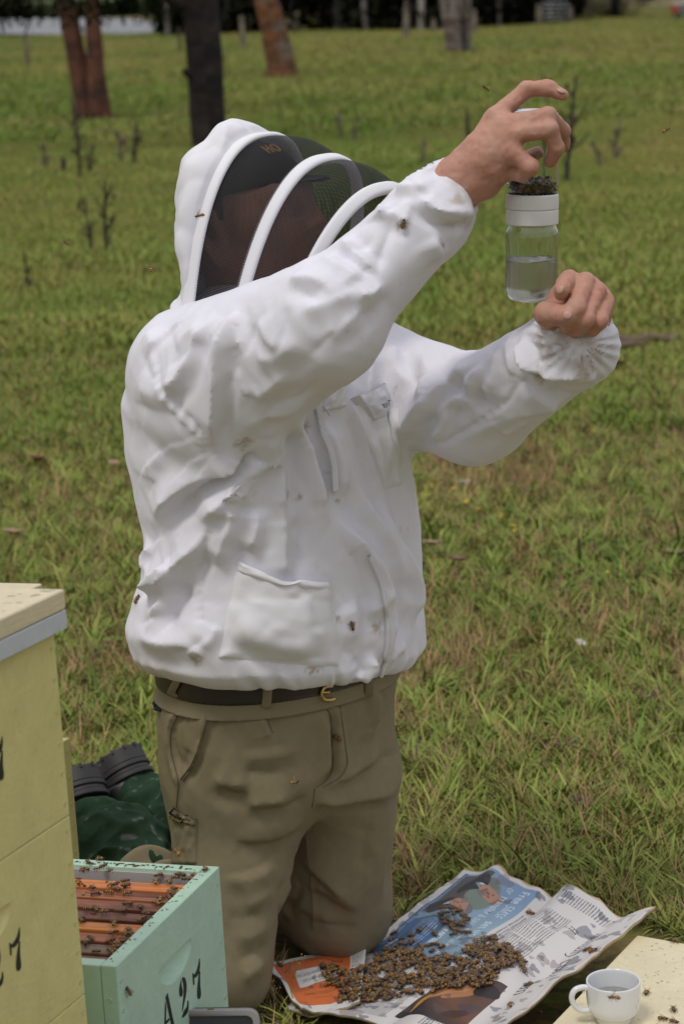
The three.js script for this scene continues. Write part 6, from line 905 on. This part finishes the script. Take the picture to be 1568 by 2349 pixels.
{ // bees buried under the top layer of the heap
  const L = [], g = merge([beeKinds[0].body.clone()]), g2 = g; for (const [x, y] of spaced(heap, 130, 8)) { const h = hit(x, y, onPaper); if (!h) continue; const n = h.n.y < 0 ? h.n.negate() : h.n, w = rr(0.7, 1.3); L.push([upright(h.p, n, rr(0, 6.28), rr(1.05, 1.25), 0.0026), rgb(w, w, w)]); }
  tag(scatter('heap_underlayer', g2, beeM, L), 'bees buried beneath the top layer of the heap on the newspaper', 'bees');
}
for (const [x, y] of spaced(cluster, 24, 7)) { const h = hit(x, y, onPaper); if (!h) continue; const n = h.n.y < 0 ? h.n.negate() : h.n; bee(Math.floor(rnd() * 3), upright(h.p, n, rr(0, 6.28), rr(0.95, 1.12), 0.0034 + Math.abs(rn()) * 0.003), 'honey bee in the small cluster over the printed faces on the blue page', 'bees in the small cluster on the blue page'); }
const stray = [
  [528, 312, 'honey bee on the blue page, leftmost stray above the heap'], [526, 332, 'honey bee just below the leftmost stray on the blue page'], [560, 334, 'honey bee third from the left among strays on the blue page'], [590, 322, 'honey bee with raised wings near the small white logo, lower one'], [620, 299, 'honey bee right beside the small white logo on the blue page'], [592, 342, 'honey bee on the blue page touching the top of the heap'], [676, 316, 'honey bee alone between logo and small cluster on the blue page'], [622, 356, 'honey bee left of a pair just above the heap'], [652, 354, 'honey bee left one of the close pair above the heap'], [672, 350, 'honey bee right one of the close pair above the heap'], [700, 360, 'honey bee right of the close pair above the heap'], [664, 376, 'honey bee below the close pair, brushing the heap'], [538, 374, 'honey bee upright on the fold left of the heap'], [1019, 238, 'honey bee alone on the blue page by the headline word'], [884, 322, 'honey bee standing proud at the upper right tip of the heap'],
  [1221, 371, 'honey bee left one of two touching on the printed headline'], [1246, 373, 'honey bee right one of two touching on the printed headline'], [1288, 356, 'honey bee near the right edge of the newspaper above the touching two'], [1010, 496, 'honey bee on the brown printed picture of the newspaper'], [948, 566, 'honey bee on the bottom page edge left of the cup'], [1106, 538, 'honey bee at the newspaper edge beside the cup handle'], [118, 424, 'honey bee alone on the white corner of the orange page']];
stray.forEach(([x, y, label], i) => { const [[X, Y]] = N8([[x, y]]), h = hit(X, Y, onPaper); if (!h) return; const n = h.n.y < 0 ? h.n.negate() : h.n; bee(i % 3, upright(h.p, n, rr(0, 6.28), 1.12), label); });
{ // on the cream lid by the cup
  const pl = (px, py, label, s = 1.1) => { const p = G(px, py, bh0 + 0.0004); bee(Math.floor(rnd() * 3), upright(p, UP, rr(0, 6.28), s), label); };
  pl(1481, 2281, 'honey bee on the cream lid close to the right of the cup'); pl(1544, 2320, 'honey bee on the cream lid at the right edge of the picture, upper one'); pl(1521, 2340, 'honey bee on the cream lid at the bottom right, lower left of another'); pl(1546, 2347, 'honey bee cut by the bottom edge at the lower right corner'); pl(1545, 2143 + 18, 'honey bee on the far edge of the cream lid by the grass'); pl(1373, 2310, 'honey bee in the gap of the cup handle');
}
{ // among the hive frames
  const spots = [[165, 245, 1], [150, 300, 0], [118, 290, 0], [240, 300, 0], [268, 215, 1], [292, 275, 1], [368, 302, 0], [735, 350, 0], [885, 370, 0], [905, 345, 0], [940, 345, 0], [960, 385, 0], [1010, 330, 0], [1035, 355, 0], [1050, 325, 0], [1120, 305, 1], [475, 395, 0], [725, 395, 0], [830, 405, 0], [80, 405, 0], [200, 455, 0], [345, 440, 0], [375, 430, 0], [475, 435, 0], [415, 470, 0], [325, 490, 0], [490, 495, 0], [215, 500, 0], [840, 480, 0], [875, 460, 0], [960, 468, 0], [860, 510, 0], [890, 500, 0], [820, 530, 0], [755, 535, 0], [775, 578, 0], [720, 575, 0], [590, 610, 0], [480, 585, 0], [175, 625, 0], [225, 620, 0], [310, 650, 0], [400, 645, 0], [455, 640, 0], [650, 670, 0], [610, 705, 0], [110, 720, 0], [380, 740, 0], [380, 820, 0], [495, 800, 0], [470, 840, 0], [450, 870, 0], [490, 880, 0], [355, 890, 0], [520, 840, 0], [180, 865, 0], [140, 910, 0], [400, 940, 0], [430, 930, 0], [345, 975, 0], [235, 975, 0], [385, 970, 0]];
  const n = UP.clone().applyQuaternion(qG), nTop = n;
  const frameBee = (cx, cy, p) => { const q = p.clone().sub(cG).applyQuaternion(qG.clone().invert()), k = clamp(Math.round((q.z - 0.05 - 0.012) / 0.0366), -1, 7), row = k < 0 ? 'grey rear lining' : ['first frame from the rear', 'second frame from the rear', 'third frame from the rear', 'fourth frame from the rear', 'fifth frame from the rear', 'third frame from the front', 'second frame from the front', 'frontmost frame'][k], s = q.x > -0.11 ? 'right end' : q.x > -0.2 ? 'middle' : 'left part'; return ['honey bee, green box, ' + s + ' of the ' + row, 'bees in the green box: ' + row + ', ' + s]; };
  for (const [cx, cy, high] of spots) { const px = (250 + cx / 2.24) * 0.6272, py = (3050 + cy / 2.24) * 0.6272, r = rayDir(px, py), yv = high ? 0.0006 : frameTop + 0.0012, o = cG.clone().addScaledVector(n, yv), s = o.sub(camera.position).dot(n) / r.dot(n), p = camera.position.clone().addScaledVector(r, s); bee(Math.floor(rnd() * 3), upright(p, n.clone().add(V(rn() * 0.25, 0, rn() * 0.25)).normalize(), rr(0, 6.28), rr(0.95, 1.12)), ...frameBee(cx, cy, p)); }
  const fp = (px, py) => { const [z, y] = onFace(cG, qG, px, py); return V(0, y, z).applyQuaternion(qG).add(cG); }, fn = V(1, 0, 0).applyQuaternion(qG);
  const m = frameAt(fp(290, 2272).addScaledVector(fn, 0.0032), V(-0.4, 0.9, 0.2).addScaledVector(fn, 0), fn); bee(0, m, 'honey bee climbing the front of the green box near its left corner');
  const q = hit(1, 1, []) ; void q;
}
{ // on the clothes and in the air
  const cl = (f, px, py, label, yaw) => { const h = f(px, py); if (!h) return; const p = h.p, nn = h.n, a = V(Math.cos(yaw), Math.sin(yaw), 0); a.addScaledVector(nn, -a.dot(nn)).normalize(); bee(Math.floor(rnd() * 3), frameAt(p.addScaledVector(nn, 0.0032), a, nn).scale(V(1.1, 1.1, 1.1)), label); };
  cl(onJacket, 806, 1437, 'honey bee on the jacket between pouch pocket and long zip', -1.4); cl(onJacket, 318, 1374, 'honey bee clinging to the pulled out fold at the jacket back', 1.3); cl(onJacket, 925, 510, 'small brown bee on the raised sleeve near the cuff', 1.3); cl(onTrousers, 772, 1690, 'honey bee on the trouser fly below the belt', 2.6);
  const fly = (px, py, d, label, s = 1) => { const p = W(px, py, d), m = new THREE.Matrix4().compose(p, new THREE.Quaternion().setFromEuler(new THREE.Euler(rr(-0.8, 0.3), rr(0, 6.28), rr(-0.5, 0.5), 'YXZ')), V(s, s, s)); bee(3, m, label); };
  fly(456, 494, 2.95, 'honey bee flying in front of the white hood'); fly(413, 555, 3.2, 'honey bee hovering at the back edge of the hood'); fly(345, 613, 3.05, 'honey bee flying left of the shoulder, lowest of three near the hood'); fly(1113, 201, 3.3, 'honey bee flying above the raised forearm'); fly(1527, 297, 3.9, 'honey bee flying at the far right above the grass', 1.1); fly(676, 1794, 2.9, 'honey bee flying in front of the trouser thigh'); fly(403, 1952, 2.3, 'blurred honey bee flying above the green box', 1); fly(1405, 2287, 2.2, 'blurred honey bee flying in front of the cup', 1); fly(152, 556, 4.2, 'faint honey bee flying far left over the grass', 1); fly(1074, 2178, 3.1, 'honey bee hovering over the small cluster of bees', 1.1); fly(1238, 2322, 2.95, 'honey bee in the dark gap under the newspaper edge', 1);
}
{ // the washed bees lying in the upper jar
  const L = [], g = merge([beeGeo(0.6, 0, 0.8, true), paint(beeKinds[0].wl.clone(), () => [0.1, 0.08, 0.06])]); jarGroup.updateMatrixWorld(true);
  for (let i = 0; i < 260; i++) { const y = mix(jarY(446), jarY(417), rnd()), a = rr(0, 6.28), R = (y < jarY(432) ? 0.0265 : 0.0295), r = R * Math.sqrt(rnd()), w = rr(0.5, 1.2), m = new THREE.Matrix4().compose(V(Math.cos(a) * r, y + 0.002, Math.sin(a) * r), new THREE.Quaternion().setFromEuler(new THREE.Euler(rr(-0.7, 0.7), rr(0, 6), rr(0, 6), 'YXZ')), V(1, 1, 1)); const k = rnd() < 0.3 ? [1.5, 1.1, 0.7] : [0.5, 0.6, 0.9]; L.push([jarGroup.matrixWorld.clone().multiply(m), rgb(k[0] * w, k[1] * w, k[2] * w)]); }
  tag(scatter('drowned_bees', g, phy([1, 1, 1], 0.25, { vertexColors: true, clearcoat: 0.5 }), L), 'layer of dark wet bees in the bottom of the upper jar', 'bees');
}

// ------------------------------------------------------------------ grass, litter
function blade(L, w, bend, lean, twist, segs = 4) {
  const P = [], N = [], I = []; const fold = w * 0.25;
  for (let i = 0; i <= segs; i++) { const t = i / segs, a = lean + bend * t * t, y = L * (t * Math.cos(lean + bend * t * 0.6)), z = L * t * Math.sin(lean + bend * t * 0.6), ww = w * (t < 0.25 ? 0.7 + 1.2 * t : 1 - Math.pow((t - 0.25) / 0.75, 1.6)) + 0.0002, tw = twist * t; const cx = Math.cos(tw), sx = Math.sin(tw); P.push(-ww * cx, y, z - ww * sx, 0, y - fold * (1 - t), z, ww * cx, y, z + ww * sx); }
  for (let i = 0; i < segs; i++) { const a = i * 3; I.push(a, a + 1, a + 3, a + 1, a + 4, a + 3, a + 1, a + 2, a + 4, a + 2, a + 5, a + 4); }
  const g = new THREE.BufferGeometry(); g.setAttribute('position', new THREE.Float32BufferAttribute(P, 3)); g.setIndex(I); g.computeVertexNormals(); return g;
}
function tuft(n, L, w, spread, lean, bend) { const l = []; for (let i = 0; i < n; i++) { const g = blade(L * rr(0.5, 1.15), w * rr(0.7, 1.3), bend * rr(0.3, 1.4), lean * rr(0.2, 1.3), rr(-1.2, 1.2)); g.rotateY(rr(0, 6.283)); g.translate(rn() * spread, 0, rn() * spread); const t = rr(0.82, 1.15), y = rr(0.9, 1.25); paint(g, () => [t * y, t, t * rr(0.8, 1)]); l.push(g); } return merge(l); }
const leafy = phy([1, 1, 1], 0.75, { vertexColors: true, specularIntensity: 0.35 }), straw = std([1, 1, 1], 0.8, { vertexColors: true });
const paperZone = [[600, 2200], [838, 2148], [1062, 1992], [1500, 2096], [1600, 2150], [1600, 2500], [700, 2500], [690, 2322]].map(([x, y]) => { const p = G(x, y, 0.03); return [p.x, p.z]; });
const boxIn = (x, z, c, q, m = 0.02) => { const p = V(x, c.y, z).sub(c).applyQuaternion(q.clone().invert()); return p.x > -HLn - m && p.x < m && p.z > -m && p.z < HW + m; };
const c2nd = W(160, 1692, 3.25);
const free = (x, z) => {
  if (z > -3.9) { if (inside([x, z], paperZone)) return false; if (boxIn(x, z, cY4, qY, -0.02) || boxIn(x, z, cG, qG) || boxIn(x, z, c2nd, qY)) return false; for (const [a, b, r] of [[KR, AR, 0.075], [KL, AL, 0.07]]) { const bx = b.x - a.x, bz = b.z - a.z, t = clamp(((x - a.x) * bx + (z - a.z) * bz) / (bx * bx + bz * bz), 0, 1); if (Math.hypot(x - a.x - bx * t, z - a.z - bz * t) < r) return false; } }
  return true;
};
const bare = (x, z) => sstep(0.07, 0.42, fbm(x * 2.2 + 11, 2, z * 2.2)); // worn patches where soil and thatch show
function sow(n, d0, d1, pow, make) { const out = []; for (let i = 0; i < n; i++) { const d = d0 * Math.pow(d1 / d0, Math.pow(rnd(), pow)), hw = d * 0.2 + 0.7, x = rr(-hw, hw), z = -d; if (!free(x, z)) continue; const m = make(x, z, d); if (m) out.push(m); } return out; }
const grassCol = (x, z, even = 0.2) => { // fresh green and straw yellow blades in patches
  const n = fbm(x * 1.1, 7, z * 0.9), m = noise(x * 0.22 + 5, 2, z * 0.1) + 0.5 * noise(x * 0.6, 4, z * 0.2), k = rr(1 - even, 1 + even), y = clamp(0.45 + 0.4 * n + 0.5 * m + rn() * even * 1.7, 0, 1);
  const br = sstep(0.55, 0.9, rn() * 0.5 + 0.5 * noise(x * 3.1, 9, z * 2.7)) * 0.6; return rgb(mix(mix(0.19, 0.35, y), 0.28, br) * k, mix(mix(0.275, 0.325, y), 0.23, br) * k, mix(mix(0.06, 0.11, y), 0.115, br) * k);
};
const strawCol = (k = rr(0.6, 1.2)) => rgb(0.34 * k, 0.25 * k, 0.13 * k);
const near1 = [tuft(9, 0.06, 0.0017, 0.018, 0.9, 0.9), tuft(7, 0.085, 0.0024, 0.018, 0.8, 1.1), tuft(10, 0.045, 0.0015, 0.02, 1.0, 0.7)], wide = [tuft(4, 0.12, 0.0042, 0.012, 0.75, 1.2), tuft(3, 0.16, 0.0048, 0.012, 0.6, 1.4), tuft(5, 0.1, 0.0036, 0.014, 0.9, 1.0)];
const thatch = [tuft(9, 0.07, 0.0009, 0.025, 1.45, 0.25), tuft(7, 0.1, 0.0011, 0.02, 1.35, 0.4)];
const flatM = (x, z, s, sy = s) => new THREE.Matrix4().compose(V(x, terr(x, z) - 0.002, z), new THREE.Quaternion().setFromEuler(new THREE.Euler(rn() * 0.25, rr(0, 6.283), rn() * 0.25)), V(s, sy, s));
const nearLabel = [['short fine grass around the kneeling person', 'grass'], ['mixed green grass across the near ground', 'grass'], ['low matted grass of the near ground', 'grass']];
near1.forEach((g, i) => tag(scatter('grass', g, leafy, sow([14000, 10000, 19000][i], 2.75, 9, 0.9, (x, z, d) => { if (rnd() < bare(x, z) * 0.75) return null; const s = rr(0.5, 1.1); return [flatM(x, z, s), grassCol(x, z)]; })), ...nearLabel[i]));
wide.forEach((g, i) => tag(scatter('grass', g, leafy, sow([1500, 900, 1700][i], 2.75, 9, 0.9, (x, z, d) => { const c = sstep(-0.1, 0.35, noise(x * 2.6 + 3, 6, z * 2.6)); if (rnd() > c * 0.9 + 0.12) return null; const s = rr(0.5, 0.95), col = grassCol(x, z); col.multiplyScalar(0.85); return [flatM(x, z, s), col]; })), ['broad bladed grass tufts scattered near the person', 'long broad grass blades bending over', 'shorter broad grass tufts of the near ground'][i], 'grass'));
thatch.forEach((g, i) => tag(scatter('dry_grass', g, straw, sow([23000, 12000][i], 2.75, 10, 0.9, (x, z) => { if (rnd() > 0.35 + 0.65 * bare(x, z)) return null; return [flatM(x, z, rr(0.6, 1.2)), strawCol()]; })), ['straw coloured thatch lying between the green blades', 'long dry stalks lying flat in the grass'][i], 'dry grass'));
// the middle distance and the paddock beyond
const mid = [tuft(14, 0.05, 0.0026, 0.06, 1.15, 0.5), tuft(13, 0.065, 0.003, 0.07, 1.05, 0.6)], farT = [tuft(16, 0.075, 0.008, 0.22, 1.15, 0.4), tuft(16, 0.1, 0.012, 0.32, 1.1, 0.4)];
mid.forEach((g, i) => tag(scatter('grass', g, leafy, sow([64000, 50000][i], 7.5, 30, 0.95, (x, z, d) => { const s = rr(0.55, 1.2) * (1 + 0.5 * sstep(0.2, 0.7, noise(x * 0.7, 3, z * 0.7))), c = rnd() < 0.06 ? strawCol() : grassCol(x, z, 0.1); return [flatM(x, z, s), c]; })), ['olive grass of the middle paddock', 'taller olive grass of the middle paddock'][i], 'grass'));
farT.forEach((g, i) => tag(scatter('grass', g, leafy, sow([72000, 52000][i], 26, 190, 0.9, (x, z, d) => { if (x < 0.5 - (d - 140) * 0.0 && d > 139 && x < -1) return null; const s = rr(0.5, 1.2), c = rnd() < 0.06 ? strawCol(rr(0.8, 1)) : grassCol(x, z, 0.08); return [flatM(x, z, s, s * 0.9), c]; })), ['yellow green grass of the far paddock', 'coarse grass tussocks of the far paddock'][i], 'grass'));
{ // seed stalks near the trousers, clover-like low leaves, yellow flowers
  const stalks = [], seeds = []; for (const [px, py] of [[420, 2330], [560, 2330], [600, 2340], [610, 2300], [570, 2310], [640, 2338], [800, 2120], [815, 2130], [620, 2345], [655, 2325], [590, 2300]]) { const b = G(px, py), h = rr(0.05, 0.12), t = b.clone().add(V(rn() * 0.04, h, rn() * 0.03)); stalks.push(tube([b, b.clone().lerp(t, 0.5).add(V(0.005, 0.01, 0)), t], 0.0005, 8, 4)); for (let k = 0; k < 7; k++) { const s = new THREE.SphereGeometry(0.0013, 6, 5); const q = t.clone().add(V(rn() * 0.018, rn() * 0.02, rn() * 0.018)); s.translate(q.x, q.y, q.z); seeds.push(s); stalks.push(tube([b.clone().lerp(t, 0.75), b.clone().lerp(q, 0.9), q], 0.0003, 4, 3)); } }
  tag(solo('seed_stalks', merge(stalks.concat(seeds)), std([0.34, 0.26, 0.12], 0.8)), 'fine seeding grass stalks by the knee and newspaper corner', 'grass', null, 'stuff');
  const cl = (() => { const l = []; for (let k = 0; k < 7; k++) { const s = new THREE.CircleGeometry(0.006, 8); s.scale(1, 1.3, 1); s.rotateX(-Math.PI / 2 + rn() * 0.6); s.rotateY(rr(0, 6)); s.translate(rn() * 0.02, 0.012 + rnd() * 0.012, rn() * 0.02); l.push(paint(s, () => [1, 1, 1])); } return merge(l); })();
  tag(scatter('clover', cl, leafy, sow(3000, 2.8, 7, 0.9, (x, z) => { if (rnd() > sstep(-0.2, 0.4, noise(x * 1.7 + 8, 1, z * 1.7))) return null; const k = rr(0.7, 1.3); return [flatM(x, z, rr(0.7, 1.2)), rgb(0.11 * k, 0.2 * k, 0.035 * k)]; })), 'small round leaved weeds low in the grass', 'weeds');
  const fl = [], st = []; for (const [px, py] of [[1040, 1155], [1068, 1190], [1075, 1185], [1100, 1205], [1148, 1220], [1178, 1245], [1180, 1255], [1360, 1020], [1440, 745], [1465, 745], [990, 1150], [1160, 1160], [1395, 1355], [350, 1470], [1140, 815]]) for (let k = 0; k < 2; k++) { const b = G(px + rn() * 8, py + rn() * 6); b.y += 0.05; const s = new THREE.IcosahedronGeometry(0.005, 1); s.scale(1, 0.5, 1); s.translate(b.x, b.y, b.z); fl.push(s); st.push(tube([b, b.clone().add(V(0.004, -0.03, 0)), b.clone().add(V(0.006, -0.06, 0))], 0.0006, 3, 4)); }
  const y = solo('yellow_flowers', merge(fl), std([0.62, 0.4, 0.03], 0.7)); tag(y, 'tiny yellow wildflowers dotted in the grass at right', 'flowers', null, 'stuff'); part('stems', merge(st), std([0.09, 0.14, 0.04], 0.7), y).userData.kind = 'stuff';
}
function dryLeaf(px, py, len, w, col, yaw, label, lift = 0.03) {
  const n = 10, P = [], I = []; for (let i = 0; i <= n; i++) { const t = i / n, ww = w * Math.sin(Math.PI * Math.pow(t, 0.8)) + 0.0006, z = (t - 0.5) * len, y = 0.18 * len * (t - 0.5) ** 2 * 4; for (const s of [-1, -0.5, 0, 0.5, 1]) P.push(s * ww, y + Math.abs(s) * ww * 0.5, z); }
  for (let i = 0; i < n; i++) for (let k = 0; k < 4; k++) { const a = i * 5 + k; I.push(a, a + 5, a + 1, a + 1, a + 5, a + 6); } const g = new THREE.BufferGeometry(); g.setAttribute('position', new THREE.Float32BufferAttribute(P, 3)); g.setIndex(I); g.computeVertexNormals();
  const o = solo('fallen_leaf', paint(g, (x, y, z) => { const k = 0.85 + 0.3 * noise(x * 200, y * 200, z * 200 + px); return col.map((c) => c * k); }), straw, label, 'leaf'); o.position.copy(G(px, py, lift)); o.rotation.set(rn() * 0.3, yaw, rn() * 0.3); return o;
}
const tan = [0.42, 0.27, 0.17], brown = [0.2, 0.11, 0.07], grey = [0.35, 0.29, 0.24];
for (const a of [[990, 1248, 0.06, 0.016, [0.5, 0.34, 0.24], 1.5, 'pale pinkish dry leaf beside the jacket at mid right'], [1050, 1286, 0.07, 0.02, brown, 1.2, 'brown dry leaf just below the pale pinkish one'], [86, 1056, 0.09, 0.028, [0.22, 0.09, 0.055], 0.6, 'reddish brown leaf in the grass at far left'], [262, 1066, 0.06, 0.018, tan, 0.3, 'tan leaf in the grass left of the jacket'], [60, 1014, 0.05, 0.016, brown, 2, 'small dark leaf above the reddish one at far left'], [112, 812, 0.06, 0.02, grey, 0.9, 'greyish leaf in the grass left of the shoulder'], [34, 1224, 0.08, 0.02, tan, 1.4, 'tan leaf at the left edge above the hive lid'], [1065, 1108, 0.05, 0.014, grey, 2.2, 'pale leaf right of the chest pocket in the grass'], [1332, 1478, 0.035, 0.01, [0.5, 0.46, 0.42], 0.4, 'pale grey dead leaf standing in the grass at right'], [1292, 478, 0.1, 0.035, brown, 1.2, 'dark brown leaf right of the white jar lid'], [1472, 612, 0.09, 0.03, tan, 0.6, 'tan leaf in the grass at far right above the fist'], [1405, 838, 0.12, 0.045, [0.24, 0.11, 0.08], 1.4, 'reddish leaf in the grass below the far cuff'], [1285, 868, 0.08, 0.03, brown, 0.2, 'small brown leaf near the far sleeve'], [1545, 1275, 0.09, 0.026, [0.2, 0.13, 0.08], 1.3, 'brown curled leaf at the right edge of the picture'], [300, 1090, 0.05, 0.014, tan, 2.1, 'narrow tan leaf left of the jacket back']]) dryLeaf(...a);
{ // fallen bark and soil crumbs
  const t = thing('fallen_bark', 'rough brown piece of fallen bark in the grass right of the fist', 'bark'), mk = (px, py, l, r, yaw) => { const g = new THREE.CylinderGeometry(r, r * 0.8, l, 12, 12); g.rotateZ(Math.PI / 2); const p = g.attributes.position; for (let i = 0; i < p.count; i++) { const n = 1 + 0.4 * noise(p.getX(i) * 26, p.getY(i) * 40, p.getZ(i) * 40); p.setXYZ(i, p.getX(i), p.getY(i) * 0.45 * n, p.getZ(i) * n + 0.015 * noise(p.getX(i) * 14, 2, 5)); } g.rotateY(yaw); g.computeVertexNormals(); const q = G(px, py, 0.035); g.translate(q.x, q.y, q.z); return g; };
  const bm = std([0.13, 0.09, 0.06], 0.95); part('piece', mk(1485, 776, 0.24, 0.04, -0.06), bm, t); part('piece', mk(1440, 790, 0.14, 0.03, 0.3), bm, t); part('splinter', mk(1530, 768, 0.08, 0.014, 0.4), bm, t);
  const L = [], g = new THREE.IcosahedronGeometry(0.007, 1); { const p = g.attributes.position; for (let i = 0; i < p.count; i++) { const s = 1 + 0.3 * noise(p.getX(i) * 300, p.getY(i) * 300, p.getZ(i) * 300); p.setXYZ(i, p.getX(i) * s, p.getY(i) * s * 0.7, p.getZ(i) * s); } g.computeVertexNormals(); }
  for (const [cx, cy, sx, sy, n] of [[945, 1740, 30, 40, 340], [1165, 1640, 22, 14, 120], [1330, 1860, 60, 18, 120], [1300, 1720, 50, 14, 80], [1500, 1600, 40, 14, 60]]) for (let i = 0; i < n; i++) { const q = G(cx + rn() * sx, cy + rn() * sy, 0), k = rr(0.6, 1.3); if (free(q.x, q.z)) L.push([M4(q.x, terr(q.x, q.z) + rr(0, 0.012), q.z, rr(0, 6), rr(0.3, 1.3)), rgb(0.15 * k, 0.1 * k, 0.065 * k)]); }
  tag(scatter('soil_crumbs', g, std([1, 1, 1], 0.95), L), 'crumbly brown soil showing through the grass', 'soil');
}
renderer.render(scene, camera);
